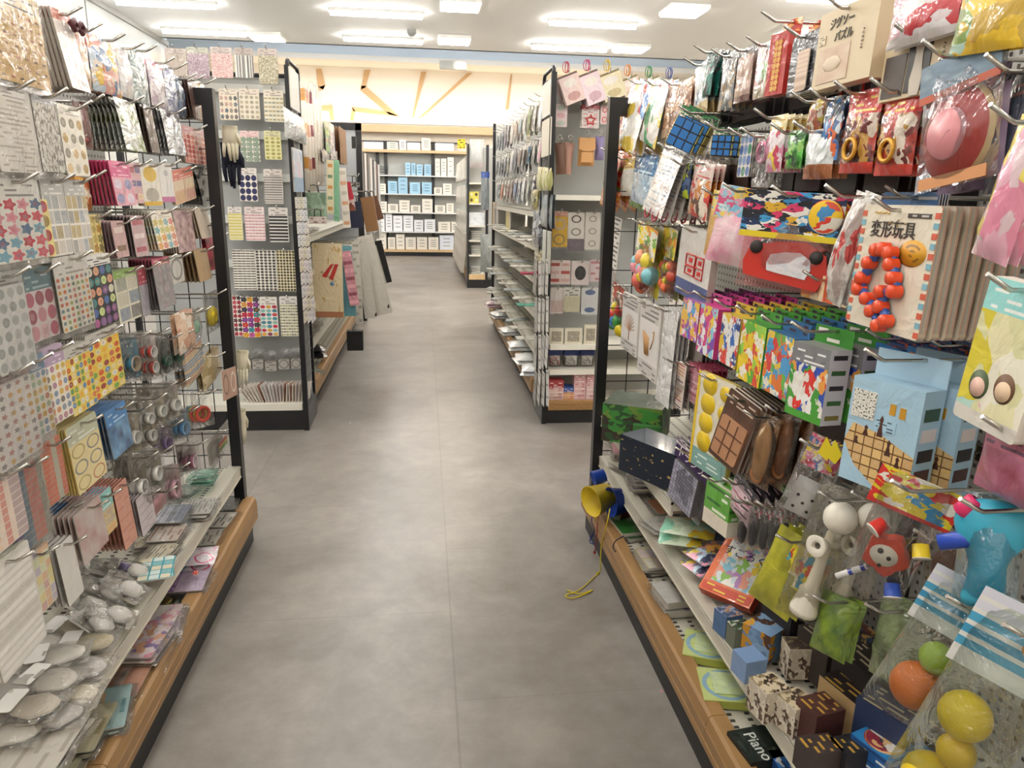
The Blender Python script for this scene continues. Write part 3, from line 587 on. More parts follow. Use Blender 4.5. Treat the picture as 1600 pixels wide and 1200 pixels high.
o = L('card', (130, 402, 170, 516), P('#191a22', 'dots', ('#3b8a86', '#7a4588', '#b05590', '#c6d68a', '#e0a17c', '#4a6ea8', '#d9d3c0', '#8a5a8c'), 4, 6, .42, hdr=H('#efece5', .15, '#4c4b50'), coat=.8), 'black galaxy card of glossy planet stickers', 5, pl=-.785)
L('card', (176, 426, 211, 508), P('#e3dfc9', 'grid', ('#8a8f7b', '#6f7f92', '#c9c4a9', '#4d4a42'), 2, 3, hdr=H('#8fb35a', .14, '#d9e6c0'), coat=.7), 'photo sticker card with a green header', 4, pl=-.82)
L('card', (213, 418, 231, 496), P('#d7cfcf', 'photo', ('#c9c4c9', '#a8a4ad', '#e4dfe0'), 3, hdr=H('#b34b58', .36, '#e0a9ae'), coat=.8), 'grey card with a crimson header on the fifth row', 3, pl=-.82)
L('card', (236, 406, 263, 486), P('#cf7d90', 'photo', ('#d8d4d4', '#8f8b8d', '#e9b9c2'), 4, hdr=H('#c2526d', .14, '#eec'), coat=.9), 'bright pink framed clear pack with dark edges', 7, t=.003, pitch=.009, step=.005, edge=flat('#463c3c'))
L('card', (262, 402, 284, 446), P('#d3d0ca', 'rings', ('#8a8884', '#a5a39d'), 1, 1, .4, coat=.8), 'white pack with a grey camera outline', 2)
L('card', (302, 392, 322, 442), P('#bfa27c', 'plain', coat=.5), 'golden brown thin packs fanned on the fifth row', 7, t=.003, pitch=.014, step=.012, edge=flat('#6e5233'))
L('bag', (326, 370, 348, 424), P('#7b1f2c', 'art', ('#8f2434', '#5a1620'), 5, seed=14, coat=.2), 'dark red pompom bag hanging inside the wire panel', 1, cat='craft bag', pl=-.86, t=.03)
# middle sheets
L('card', (-30, 592, 42, 742), P('#ece7e2', 'hearts', ('#9f9a98', '#c49a93', '#d9b37c'), 5, 9, .3, hdr=H('#d9b3a9', .14), coat=.4), 'long white sheet of tiny character stickers at the left edge', 3, pl=-.765, sleeve=True)
L('card', (12, 572, 66, 700), P('#efe8dc', 'dots', ('#d8b158', '#c9837a', '#8aa2c0', '#e2c27c', '#a9c0a6'), 6, 8, .38, hdr=H('#7d9dbd', .2, '#c9dbea'), coat=.5), 'blue headed sheet of pastel face stickers', 4, pl=-.77, sleeve=True)
L('card', (52, 552, 96, 672), P('#eee8da', 'dots', ('#d9b75a', '#b8869a', '#8f9fb8', '#e0a06c', '#7e7466'), 5, 7, .38, hdr=H('#b9a3bd', .24, '#e0d3e3'), coat=.5, seed=2), 'lilac headed sheet of round face stickers', 5, pl=-.775)
L('card', (98, 548, 137, 652), P('#e9cf62', 'dots', tuple(EMO), 6, 8, .40, hdr=H('#ccc8bf', .16), coat=.4, seed=3), 'yellow emoji sticker sheet, nearer of the two', 5, pl=-.78)
L('card', (132, 526, 182, 628), P('#e8cc58', 'dots', tuple(EMO), 5, 8, .40, hdr=H('#cfcbc2', .15), coat=.4, seed=5), 'yellow emoji sticker sheet, farther and larger of the two', 5, pl=-.785)
L('card', (-28, 752, 24, 868), P('#e6ddd5', 'stripes', ('#d99a8c', '#e8cdb4', '#bda9a8', '#ecd9c9'), 6, 10, coat=.4), 'peach striped tape sheet at the left frame edge', 4, pl=-.77)
L('card', (5, 742, 60, 872), P('#b9b4a6', 'stripes', ('#dcd49f', '#d58f84', '#7f93a3', '#8f7fa6', '#e2bf45', '#a9a79c'), 6, 12, coat=.5, seed=2), 'column sheet of scalloped yellow red and blue stickers', 4, pl=-.78, sleeve=True)
L('card', (52, 704, 92, 800), P('#a9a698', 'stripes', ('#8a8a85', '#c9735a', '#7f8f8b', '#b7b3a2'), 5, 12, coat=.5, seed=4), 'grey green column sheet of square chip stickers', 4, pl=-.79)
L('card', (101, 672, 148, 776), P('#e9d9a3', 'rings', ('#b9a76c', '#8f8c84', '#c98f6b'), 2, 3, .42, hdr=H('#c9cdb2', .28, '#eef0e4'), coat=.6), 'cream card of thin round ring labels', 9, pl=-.79, t=.003, pitch=.006, step=.004, edge=flat('#c9a64f'))
L('card', (162, 646, 194, 720), P('#e9ecef', 'photo', ('#2f5f9c', '#7fb2dc', '#1f3a66', '#9cc4e4'), 2, hdr=H('#4f8fd0', .34, '#bcdcf4'), coat=.8), 'blue sky photo card in a white frame', 8, pl=-.80, t=.003, pitch=.009, step=.006, edge=flat('#7d7b80'))
L('card', (-30, 905, 43, 1070), P('#dedbd4', 'rows', ('#ece9e3', '#d5d1c8', '#f2efe9'), 4, 14, coat=.6), 'white ruled sheets low at the left edge', 4, pl=-.765)
L('card', (30, 882, 73, 978), P('#dcd6bc', 'grid', ('#d9c96a', '#c98f8a', '#b3a6bd', '#cfd6a5', '#d9a26a'), 5, 7, coat=.5), 'pastel checked colour chip sheet low on the left rack', 3, pl=-.775)
L('card', (86, 858, 111, 950), P('#dfdcd6', 'plain', coat=.4), 'plain white folder packs with grey edges', 7, cat='folder pack', t=.003, pitch=.012, step=.006, edge=flat('#5f574e'), pl=-.78)
L('card', (115, 808, 155, 886), P('#e0dcd8', 'photo', ('#e4dfdb', '#cfc4c0', '#b98f88', '#ebe7e3'), 2, coat=.5), 'white folder with a small rose photo', 6, cat='folder pack', t=.003, pitch=.011, step=.006, edge=flat('#b8b2aa'), pl=-.79)
L('card', (142, 786, 172, 852), P('#dfc98f', 'hearts', ('#d9a03f', '#c9b8a0', '#e7b87a'), 2, 3, .5, hdr=H('#8fcfc9', .42, '#e4f4f2'), coat=.6), 'turquoise headed card with orange shapes', 4, pl=-.80, t=.003, pitch=.009, step=.006, edge=flat('#d75f8a'))
L('card', (86, 800, 106, 860), P('#2f5f92', 'plain', coat=.7), 'deep blue thin packs behind the white folders', 6, pl=-.84, t=.003, pitch=.009, edge=flat('#27517d'))
L('card', (176, 764, 196, 862), P('#d79a86', 'lines', ('#c98a77',), 2, 12, coat=.6), 'salmon memo packs with red tops', 6, pl=-.80, t=.003, pitch=.010, step=.006, edge=flat('#7a4236'))
L('card', (212, 782, 234, 840), P('#cfc5c8', 'lines', ('#b9adb3',), 2, 10, coat=.6), 'mauve grey memo packs above the metal shelf', 6, pl=-.80, t=.003, pitch=.010, step=.006, edge=flat('#6b5a58'))
# washi tapes and small craft bags, far half
TB = lambda side, core=WHITE, rz=25, hdr=None, two=True, back='#b9b2a4': clearbag(*([c_roll(.5, .42, .34, .016, flat(side, .5), core, rz=rz), c_roll(.5, .74, .34, .016, flat(side, .5), core, rz=rz)] if two else [c_roll(.5, .62, .38, .02, flat(side, .5), core, rz=rz)]), c_card(.5, .05, .85, .9, flat(back), dy=.9), header=hdr, t=.03)
T_ = dict(cat='tape pack', hook=True, turn=38)
L(TB('#2f6f86', flat('#b9a68c'), two=False, back='#3d86a0'), (192, 524, 222, 596), None, 'teal bag with a tan paper tape roll', 2, **T_)
L(TB('#cf3a2e', WHITE, back='#cfc8c0'), (226, 518, 250, 594), None, 'two bright red tape rolls in a clear bag', 2, **T_)
L(TB('#2f5a4a', flat('#3f6a58'), two=False, back='#4a5a52'), (250, 526, 268, 588), None, 'dark green tape roll bag, nearer of two', 1, **T_)
L(TB('#2f5a4a', flat('#3f6a58'), two=False, back='#5a6a60'), (270, 520, 288, 580), None, 'dark green tape roll bag, farther of two', 1, **T_)
L('bag', (279, 494, 306, 556), P('#dbb596', 'art', ('#e4c6ab', '#cf9c80', '#f0e2d2'), 3, seed=21, coat=1.0), 'peach lace paper bag hanging out toward the aisle', 1, cat='craft bag', pl=-.77)
L(clearbag(c_blob(.5, .6, .3, .01, .22, flat('#a9d9b8')), t=.02), (299, 488, 316, 534), None, 'pale mint eraser in a clear pouch', 1, cat='craft bag', pl=-.78)
L(clearbag(c_blob(.5, .62, .34, .01, .26, flat('#e9cf2c', .4), 'yellow_egg'), t=.02), (320, 462, 343, 524), None, 'clear pouch with a bright yellow egg shape', 0, cat='craft bag', pl=-.77)
L('bag', (288, 552, 320, 606), P('#cfc3ae', 'rows', ('#c9876c', '#e8ddc8', '#8f9db0', '#d9b98c'), 3, 14, coat=1.0), 'striped paper strip pack near the end of the rack', 2, cat='craft bag', ry=-6)
L('bag', (316, 566, 346, 612), P('#c9b58c', 'art', ('#d9c8a3', '#b09a6c'), 3, seed=22, coat=.9), 'olive tan tag bag beside the striped strips', 1, cat='craft bag', ry=-8)
L('card', (346, 586, 368, 632), P('#b98a72', 'rings', ('#7a4f3c', '#e4cdbd'), 2, 1, .36, coat=1.0), 'brown charm card hanging past the black post', 0, cat='charm card', pl=-.70, ry=8, hook=False)
L(TB('#e4e0d8', WHITE, two=False, back='#b3a891'), (197, 638, 222, 712), None, 'grey beige bag with one big white tape, nearest', 2, **T_)
L(TB('#e8e5de', WHITE, two=True, back='#b8ad98'), (222, 620, 246, 702), None, 'beige bag with two cream tapes', 2, **T_)
L(TB('#e4dfd3', WHITE, two=False, back='#c3b8a3'), (240, 602, 262, 668), None, 'sand coloured bag with a white tape on its right', 2, **T_)
L(TB('#ece8df', WHITE, two=False, back='#c9bfae'), (262, 596, 284, 656), None, 'long pale bag with a white tape roll', 1, **T_)
L(TB('#5f4a78', flat('#8a6fa0'), two=False, back='#6a5a70'), (248, 662, 273, 712), None, 'deep purple tape roll bag', 1, **T_)
L(TB('#4d7fae', flat('#7fa9cc'), two=False, back='#8fa3b5'), (276, 640, 300, 688), None, 'blue glitter tape roll bag', 1, **T_)
def rainbow(nm, w, h, mat, **k):
    o = bag(nm, w, h, film('#ffffff', .1, seed=3), t=.035, seed=3)
    for i, c in enumerate(('#d9564a', '#e8c24a', '#5fae7a', '#4a86c0', '#e9e4dc')):
        ring_roll(w * .34, .007, w * .22, o, (-.01 + i * .0, .004 + i * .0075, -h * .6), flat(c), flat(c), 'tape_roll', 0)
    return o
L(rainbow, (302, 612, 334, 668), None, 'bag of five stacked rainbow tape rolls', 1, **T_)
L(TB('#f0ede6', WHITE, two=False, rz=35, back='#9a9484'), (205, 712, 234, 792), None, 'nearer large thick white tape roll low on the rack', 2, **T_)
L(TB('#f0ede6', WHITE, two=False, rz=35, back='#9a9484'), (231, 702, 258, 764), None, 'farther large thick white tape roll low on the rack', 2, **T_)
L(TB('#c99aa8', flat('#d9b3bd'), two=False, rz=35, back='#c9a9a9'), (257, 728, 288, 786), None, 'pale pink tape roll low above the shelf', 1, **T_)
L(TB('#8a4f66', flat('#e6d3da'), two=False, rz=35, back='#b3a3a3'), (290, 692, 313, 740), None, 'plum striped tape roll in a clear bag', 1, **T_)
L(clearbag(c_blob(.5, .5, .4, .012, .2, flat('#d99aa3'), 'rose'), c_card(.5, .5, .8, .45, flat('#c98f8c')), t=.03), (234, 784, 266, 822), None, 'pink rose paper bag just above the metal shelf', 1, cat='craft bag')
L(clearbag(c_card(.62, .45, .4, .12, flat('#d8503f'), 'red_stripe'), c_card(.62, .55, .4, .1, flat('#e7b63a'), 'yellow_stripe'), c_card(.62, .63, .4, .12, flat('#7db04a'), 'green_stripe'), c_card(.4, .2, .7, .7, flat('#b9b5ab'), dy=.9), t=.025), (330, 690, 362, 736), None, 'clear pouch with a little rainbow bookmark', 0, cat='craft bag')
# ribbon bow on the brown crepe bag
p = onX(122, 44, -.78); r = empty('ribbon_bow', p); tag(r, 'dark wine red ribbon bow above the brown crepe bag', 'bow')
b = MB(); 
for s in (-1, 1): b.tube([(0, 0, 0), (.0, s * .018, .012), (0, s * .032, .004), (0, s * .02, -.008), (0, 0, 0)], [.004, .007, .008, .006, .004], 8)
b.build('loops', flat('#55252c', .5), r); b = MB(); b.lathe([(0, -.007), (.007, 0), (0, .007)], 8); b.build('knot', flat('#4a1f26', .5), r)
# ---------------- goods lying on shelves ----------------
def lay(o, u, v, z, w, h, yaw, label, cat, n=0, dz=.004, roll=0, tip=0, side='L', seed=0, grp=None, XY=None):
    base = (90 if side == 'L' else -90) + yaw; zc = z + h * .5 * math.sin(math.radians(max(0, tip))); c = Vector(onZ(u, v, zc)) if XY is None else Vector((XY[0], XY[1], z)); rg = random.Random(seed + int(u) * 3 + int(v))
    for i in range(n + 1):
        q = o if i == 0 else dup(o); k = n - i; a = math.radians(base + (rg.uniform(-9, 9) if i else 0))
        q.rotation_euler = (-PI / 2 + math.radians(tip), math.radians(roll), a)
        c2 = c + (Vector((rg.uniform(-.012, .012), rg.uniform(-.015, .015), 0)) if i else Vector((0, 0, 0)))
        q.location = (c2[0] - math.sin(a) * h / 2, c2[1] + math.cos(a) * h / 2, z + dz * (k + 1) + max(0, math.sin(math.radians(tip))) * h)
        q['category'] = cat
        q['label'] = ('topmost ' + label if n else label) if i == 0 else ORD[i] + ' from top of the pile of ' + ' '.join(label.split()[:8])
        if n: q['group'] = grp or ('pile of ' + label)[:80]
    return o
def stand(o, u, v, z, yaw, label, cat, h, side='L', n=0, step=None, lean=0, fan=0):
    """stand prototype upright on plane z; u, v = pixel of its front foot"""
    base = (90 if side == 'L' else -90) + yaw; c = Vector(onZ(u, v, z)); a = math.radians(base)
    for i in range(n + 1):
        q = o if i == 0 else dup(o); st = Vector(step or (0, 0, 0)) * i
        q.rotation_euler = (math.radians(lean), 0, a); q.location = (c[0] + st[0], c[1] + st[1], z + h + .001 + st[2]); q['category'] = cat
        q['label'] = ('front ' + label if n else label) if i == 0 else ORD[i] + ' in the row of ' + ' '.join(label.split()[:9])
        if n: q['group'] = ('row of ' + label)[:80]
    return o
ZM, ZB = .337, .172
def lc(w, h, mat, u, v, z, yaw, label, cat='paper pack', n=0, t=.003, dz=None, side='L', sleeve=True, edge=None, **k):
    return lay(card(cat.replace(' ', '_'), w, h, mat, t=t, sleeve=sleeve, edge=edge), u, v, z, w, h, yaw, label, cat, n, dz or t + .0025, side=side, **k)
def lb(w, h, mat, u, v, z, yaw, label, cat='bag', n=0, t=.02, side='L', header=None, cont=(), tip=0, **k):
    o = bag(cat.replace(' ', '_'), w, h, mat, t=t, header=header, seed=int(u))
    for c in cont: c(o, w, h, t)
    return lay(o, u, v, z + t * .5, w, h, yaw, label, cat, n, t * .8, side=side, tip=tip, **k)
# metal shelf
lb(.12, .10, film('#cfe6dd', .14, seed=5), 318, 752, ZM, 5, 'clear pale green blister box at the far end of the metal shelf', 'blister pack', 1, .025, cont=(c_card(.3, .15, .2, .7, flat('#8fb5a8')), c_card(.65, .15, .2, .7, flat('#dfe9e3'))))
lb(.10, .10, film('#dfeae6', .14, seed=6), 285, 775, ZM, -8, 'clear blister box with white strips beside the green one', 'blister pack', 1, .02, cont=(c_card(.5, .1, .7, .8, flat('#c9c4b8')),))
lc(.13, .11, P('#c9c5bd', 'lines', ('#8f8b84',), 4, 10, coat=.8), 308, 800, ZM, 4, 'grey white memo pad in film on the metal shelf', n=3)
lc(.14, .10, P('#59637a', 'rows', ('#6f7a92', '#464f66', '#8a92a5'), 2, 12, coat=1.0), 268, 817, ZM, 3, 'slate blue ruled pads with glossy wrap on the metal shelf', n=5)
lc(.12, .09, P('#d9cabb', 'lines', ('#a9806c',), 3, 6, coat=.8), 262, 842, ZM, 2, 'beige memo slips in front of the slate blue pads', n=3)
lc(.10, .07, P('#b9ad8f', 'art', ('#d9cdb0', '#8f8467', '#efe6d0'), 3, coat=1.0), 232, 850, ZM, 14, 'khaki foil sticker pouch on the metal shelf', n=2)
lc(.12, .08, P('#e3dac0', 'lines', ('#8c8471',), 4, 8, coat=.6), 246, 872, ZM, -6, 'cream ticket strips beside the turquoise card', n=2)
lc(.13, .085, P('#2f9fae', 'grid', ('#e9ddb8', '#d9efe9', '#3fb0bb'), 5, 3, coat=.8), 246, 893, ZM + .03, 12, 'turquoise card with cream windows over the shelf edge', 'sticker card', 1, sleeve=False)
for i, (u, v, a) in enumerate(((218, 905, 12), (208, 935, -8), (190, 902, 20), (178, 940, 4), (160, 905, -14), (190, 975, 10), (150, 960, -5), (135, 925, 16), (163, 990, -20))):
    tx = ('with a violet tape', 'of folded lace', 'with a blank tag', 'with a faint rose tag', 'with two punched holes', 'with a tiny bear face', 'half hidden by white folders', 'leaning at the back', 'nearest the price rail')[i]
    cb = [c_blob(.5, .62, .33, .016, .26, flat('#e7e3dc', .6), 'doily_roll', i), c_card(.5, .06, .8, .85, flat('#c9c2b8' if i % 2 else '#ded9d2'), dy=.9)]
    if i == 0: cb.append(c_roll(.5, .35, .2, .02, flat('#8a7fae'), WHITE, nm='tape_roll'))
    if i in (4, 5): cb += [c_blob(.38, .5, .05, .004, .03, DARK, 'eye'), c_blob(.62, .5, .05, .004, .03, DARK, 'eye')]
    o = lb(.075, .12, film('#f2f2f0', .14, seed=i % 3), u, v, ZM, a, 'clear crinkled pouch ' + tx, 'lace pouch', 0, .035, cont=cb); o.rotation_euler[0] += math.radians(28); o.location.z += .05
for i, (u, v, a) in enumerate(((140, 1010, 5), (112, 990, -10), (92, 1030, 14), (128, 1050, -6), (62, 1010, 8), (80, 1070, -12), (110, 1095, 6), (40, 1050, 18), (50, 1110, -4), (85, 1125, 10), (20, 1150, 0), (14, 1085, 5))):
    tx = ('khaki ribbon bag', 'sand coloured ribbon bag', 'bag with a big white sponge', 'pearl grey ribbon bag', 'white gauze bag', 'bag with a white folded tag', 'bag with a yellow barcode tag', 'bag of white cotton', 'beige linen bag', 'bag with a silver grey fold', 'flat white paper bag', 'cloudy grey bag')[i] + (' near the rail' if i in (0, 3, 6, 9) else ' on the near metal shelf')
    cc = ('#c9bd98', '#cfc3a8', '#efece6', '#c9c7c4', '#e9e6e0', '#dedad2', '#e3dcc8', '#f0ede8', '#cfc6b6', '#b9b6b3', '#e4e0d8', '#c3bfba')[i]
    lb(.10, .13, film('#f4f2ee', .13, seed=i % 3, body=.06), u, v, ZM + (.025 if i % 3 == 2 else 0), a, tx, 'ribbon bag', 0, .035, cont=(c_blob(.5, .55, .38, .012, .36, flat(cc, .6), 'ribbon_roll', i), c_card(.5, .05, .7, .3, flat('#eceae4' if i != 6 else '#e0bf4a'), dy=.1)))
lc(.16, .2, P('#d8d2c6', 'lines', ('#b9b2a5',), 3, 9, coat=.5), 30, 1175, ZM, 0, 'plain off white sheets on the near corner of the metal shelf', n=2)
# bottom wooden edged shelf
lc(.12, .12, P('#8f8c88', 'photo', ('#aba7a2', '#6f6c69', '#d9d6d1'), 3, coat=1.0), 348, 797, ZB, 6, 'grey glossy film packs at the far end of the bottom shelf', 'film pack', 4)
lc(.13, .13, P('#d6d1c6', 'lines', ('#5c5852',), 3, 9, coat=.8), 336, 822, ZB, -4, 'white sheet packs with black print on the bottom shelf', n=4)
lc(.13, .12, P('#d9d4c8', 'lines', ('#8a867f',), 5, 7, coat=.7), 322, 848, ZB, 3, 'pale ruled paper packs before the bubble bag', n=3)
lb(.13, .14, P('#dcd3da', 'rings', ('#cf5f8c', '#7fb3cf', '#d8a0bd'), 2, 2, .42, coat=1.0), 305, 884, ZB, 8, 'clear bag with pink and aqua balloon letters', 'sticker bag', 1, .03)
lc(.13, .12, P('#a989ae', 'photo', ('#a581aa', '#d9c9de', '#87698f'), 3, hdr=('#8f5f96', .3, '#d9c3de'), coat=1.0), 292, 915, ZB + .012, 4, 'purple pack with a small red price tag', 'sticker pack', 2)
lc(.028, .015, P('#c8382f', 'lines', ('#f2e6dc',), 5, 2), 306, 897, ZB + .045, 8, 'small red price tag lying on the purple pack', 'price tag', sleeve=False)
r = empty('felt_letter', onZ(279, 948, ZB + .012), math.radians(15)); tag(r, 'dark green die cut felt letter in a clear bag on the bottom shelf', 'felt letter')
b = MB(); po = [(math.cos(a * PI / 8) * .026, math.sin(a * PI / 8) * .046) for a in range(16)]; pi_ = [(x * .42, z * .62) for x, z in po]; M = Matrix.Rotation(-PI / 2, 4, 'X')
for i in range(16):
    j = (i + 1) % 16; b.prism([po[i], po[j], pi_[j], pi_[i]], 0, .008, 0, M=M)
b.build('felt_shape', flat('#1f4a26', .9), r)
s = bag('clear_wrap', .085, .13, film('#ffffff', .08, seed=4), t=.02); s.parent = r; s.rotation_euler = (-PI / 2, 0, 0); s.location = (0, .065, .008)
lb(.11, .1, film('#e4e4e0', .12, seed=2), 258, 940, ZB, -4, 'clear bag with small gold trinkets beside the green letter', 'trinket bag', 0, .02, cont=(c_blob(.4, .6, .2, .006, .14, flat('#a08a4a', .4, .5)), c_blob(.7, .5, .14, .006, .12, flat('#77705c'))))
lc(.15, .13, P('#ecd9d6', 'art', ('#e59aa6', '#f1d3d2', '#c9b3d1', '#f3ece6'), 3, coat=.9, seed=8), 240, 990, ZB, 3, 'pink floral booklet packs on the bottom shelf', 'booklet', 5, .005)
lc(.15, .13, P('#e3cfd6', 'art', ('#d98aa0', '#8f7fae', '#e7b48f', '#f1e4e6'), 4, coat=.9, seed=9), 218, 1028, ZB, -3, 'pink booklet packs with violet and orange print', 'booklet', 6, .005)
lc(.15, .14, P('#dba58c', 'rows', ('#e0ad95', '#d3967c', '#ead0c0'), 2, 4, coat=.7), 184, 1075, ZB, 2, 'peach coloured sheet packs below the booklets', 'paper pack', 4)
lc(.16, .12, P('#a9c6c6', 'lines', ('#d9b98f', '#6f9a9c'), 3, 5, coat=.7), 158, 1118, ZB + .02, 14, 'light blue ruled card jutting over the wooden edge', 'paper pack', 2)
lc(.15, .12, P('#b7c9cb', 'rows', ('#c9b39c', '#a9c6c6', '#8a7f78'), 2, 5, coat=.7), 140, 1095, ZB, -5, 'bluish card packs under the jutting card', 'paper pack', 4)
lc(.16, .13, P('#d9d1b0', 'lines', ('#b9ad84',), 3, 5, coat=.6), 122, 1160, ZB, 3, 'cream yellow sheet packs near the wooden edge', 'paper pack', 6)
lc(.16, .13, P('#cfc7a8', 'lines', ('#7f7963',), 3, 5, coat=.6), 92, 1192, ZB, 0, 'khaki paper packs at the bottom left of the frame', 'paper pack', 5)
# cotton gloves hanging at the far end of the left rack
def glove(name, w, h, mat, cuff=None, lab='', p=None, rz=0, ry=0, seed=0):
    r = empty(name, p, rz); tag(r, lab, 'glove'); rg = random.Random(seed)
    b = pillow(w, h * .55, .022, seed, low=.5, cr=.001); b.build('palm', mat, r); b = MB(); th = w * .115
    for i, L_ in enumerate((.36, .46, .5, .42)):
        x = (-.38 + i * .25) * w; dx = rg.uniform(-.006, .006); b.tube([(x, .011, -h * .48), (x + dx * .5, .009, -h * (.5 + L_ * .5)), (x + dx, .013, -h * (.5 + L_))], [th, th * .95, th * .6], 8)
    b.tube([(w * .36, .011, -h * .2), (w * .56, .006, -h * .36), (w * .58, .008, -h * .55)], [th, th, th * .6], 8); b.build('fingers', mat, r)
    if cuff: b = MB(); b.lathe([(.4, 0), (.42, -h * .06)], 14, M=Matrix.Translation((0, .011, 0)) @ Matrix.Diagonal((w, .03, 1, 1))); b.build('cuff', cuff, r)
    r.rotation_euler = (0, ry, rz); return r
CG = flat('#ddd6bd', .9); NG = flat('#1b1f30', .9)
glove('cotton_glove', .06, .13, CG, flat('#b9b29c'), 'cream cotton glove hanging over navy ones behind the black post', onY(357, 196, 2.95), seed=1)
glove('cotton_glove', .075, .17, NG, None, 'navy blue glove hanging behind the cream one by the post', onY(358, 222, 3.0), seed=2)
glove('cotton_glove', .05, .16, CG, flat('#c9c2a5'), 'cream cotton glove hanging low at the rack end, upper of two', onY(380, 548, 2.93), .5, .1, 3)
glove('cotton_glove', .04, .15, CG, flat('#c9c2a5'), 'cream cotton glove hanging low at the rack end, lower of two', onY(381, 640, 2.93), 1.0, .05, 4)
# ---------------- grey end display of nail stickers (left) ----------------
def E_(box, mat, label, n=1, cat='nail sticker card', pl=4.44, **k):
    o = hang('E', 'card', (box[0], box[1], box[2], box[3]), mat, label, n, cat=cat, pl=pl, rx=1, t=.002, pitch=.006, **k)
    mid, w, h = quad('E', pl, *box); b = MB(); b.tube([(mid[0], 4.56, mid[2] - .01), (mid[0], pl - .03, mid[2] - .006), (mid[0], pl - .05, mid[2] + .012)], .003, 6); hk = b.build('hook', CHROME, L2E); hk.matrix_parent_inverse = Matrix.Translation(-L2E.location); return o
HB = lambda c='#cdbfb8', f=.2: (c, f, '#8a807b')
for bx, m, lb_ in (
 ((257, 75, 290, 120), P('#c6b9ae', 'spray', ('#a8998d', '#d9cec3'), 2, 2, .3, HB(), coat=.9), 'tan glitter nail card, leftmost on the top row of the grey end display'),
 ((291, 73, 324, 122), P('#b39ba6', 'spray', ('#8f7683', '#dccbd2'), 3, 3, .4, HB('#c9c9ba'), coat=1.0), 'mauve glitter nail card with a greenish header'),
 ((328, 73, 361, 121), P('#dcb9b4', 'spray', ('#c98a86', '#efe0db'), 4, 4, .45, HB(), coat=1.0), 'rose pink speckled nail card on the top row'),
 ((365, 74, 394, 121), P('#d9d3cc', 'stripes', ('#5c5a58', '#e8e4dd', '#8d8a87', '#efebe4'), 18, 1, hdr=HB('#b9aca5', .25), coat=1.0), 'nail card of vertical silver stripes'),
 ((402, 75, 432, 131), P('#d6cfb9', 'spray', ('#8f8668', '#b9b093'), 5, 6, .5, HB(), coat=1.0), 'gold and silver foil nail card, rightmost on the top row'),
 ((341, 138, 370, 187), P('#e9dcc8', 'hearts', ('#8a857e', '#5f6a74', '#c9a79a', '#4b4f55'), 4, 4, .4, HB('#e4d6c6'), coat=.5), 'cream nail card of grey hearts and dots'),
 ((372, 138, 404, 186), P('#e9dfcd', 'dots', ('#a9a08c', '#c2b59c'), 4, 5, .34, HB('#e4d6c6'), coat=.5), 'cream nail card of tiny beige clouds'),
 ((411, 140, 442, 190), P('#ece3cd', 'bars', ('#8f9a86', '#b9a97c'), 5, 6, .36, HB('#e8dccb'), coat=.5), 'cream nail card of small leaf marks'),
 ((374, 204, 404, 252), P('#efeadd', 'hearts', ('#8a9a86', '#9aa798'), 3, 5, .62, ('#f0d4d2', .2, '#c98a8c'), coat=.4), 'pink headed nail card of grey green flowers'),
 ((412, 204, 438, 249), P('#e8e2a5', 'dots', ('#a9a158', '#c2b971'), 3, 6, .34, HB('#e4dfae'), coat=.5), 'pale yellow nail card with olive dots'),
 ((372, 262, 400, 314), P('#efeae2', 'dots', ('#2c2d5c', '#2a2a52'), 3, 4, .45, HB('#e9e2dc', .2), coat=.4), 'white nail card of large navy round stickers'),
 ((411, 264, 440, 318), P('#e9e2da', 'rows', ('#a9a29c', '#8f8984'), 1, 11, hdr=HB('#e3d9d2', .22), coat=.5), 'beige nail card of thin grey lines'),
 ((355, 323, 377, 375), P('#efe9d0', 'rows', ('#e3d984', '#dcd07a'), 1, 9, hdr=HB('#e9e2dc', .2), coat=.4), 'nail card of pale yellow stripes'),
 ((381, 323, 412, 376), P('#f1e2e0', 'bars', ('#c9909a', '#d9a3ab'), 6, 9, .4, HB('#ecdcda', .2), coat=.4), 'nail card of pink lace rows'),
 ((419, 324, 449, 378), P('#efebe4', 'rows', ('#2f2e30', '#3b3a3c'), 1, 8, hdr=HB('#e9e2dc', .24), coat=.4), 'nail card of bold black wavy lines'),
 ((362, 390, 397, 453), P('#efebe2', 'bars', ('#4a4744', '#6b6762'), 5, 16, .42, coat=.4), 'tall white nail card of black lace rows, left of three'),
 ((398, 391, 430, 454), P('#efebe2', 'dots', ('#3f3d3c', '#5f5b57'), 5, 14, .4, coat=.4), 'tall white nail card of black dots, middle of three'),
 ((431, 391, 460, 455), P('#ebe3c6', 'dots', ('#6f6236', '#4c4530'), 6, 14, .4, coat=.4), 'tall cream nail card of dark gold dots'),
 ((362, 462, 376, 525), P('#f0ebe4', 'hearts', ('#a3263c', '#2b2a2c', '#c94f5c'), 2, 9, .5, coat=.4), 'narrow nail card of crimson and black jewels'),
 ((376, 464, 404, 527), P('#f0ece4', 'hearts', ('#c9283c', '#e0a62c', '#2f8f9c', '#7a3a8c', '#3c3a3c', '#c95f9c'), 3, 8, .62, coat=.4), 'nail card of multicoloured star flowers'),
 ((405, 464, 432, 525), P('#f0ece4', 'dots', ('#8fc9c3', '#e0a53c', '#3c8fa3', '#c9284a', '#7a2a4c'), 3, 8, .42, hdr=HB('#efebe4', .2), coat=.4), 'nail card of turquoise amber and ruby stones'),
 ((436, 463, 464, 525), P('#efead8', 'bars', ('#8a8f5c', '#55564a', '#b9b58a'), 7, 11, .38, hdr=HB('#efebe4', .2), coat=.4), 'nail card of fine olive dotted rows, rightmost')):
    E_(bx, m, lb_, 1 + (bx[0] % 3 == 0))
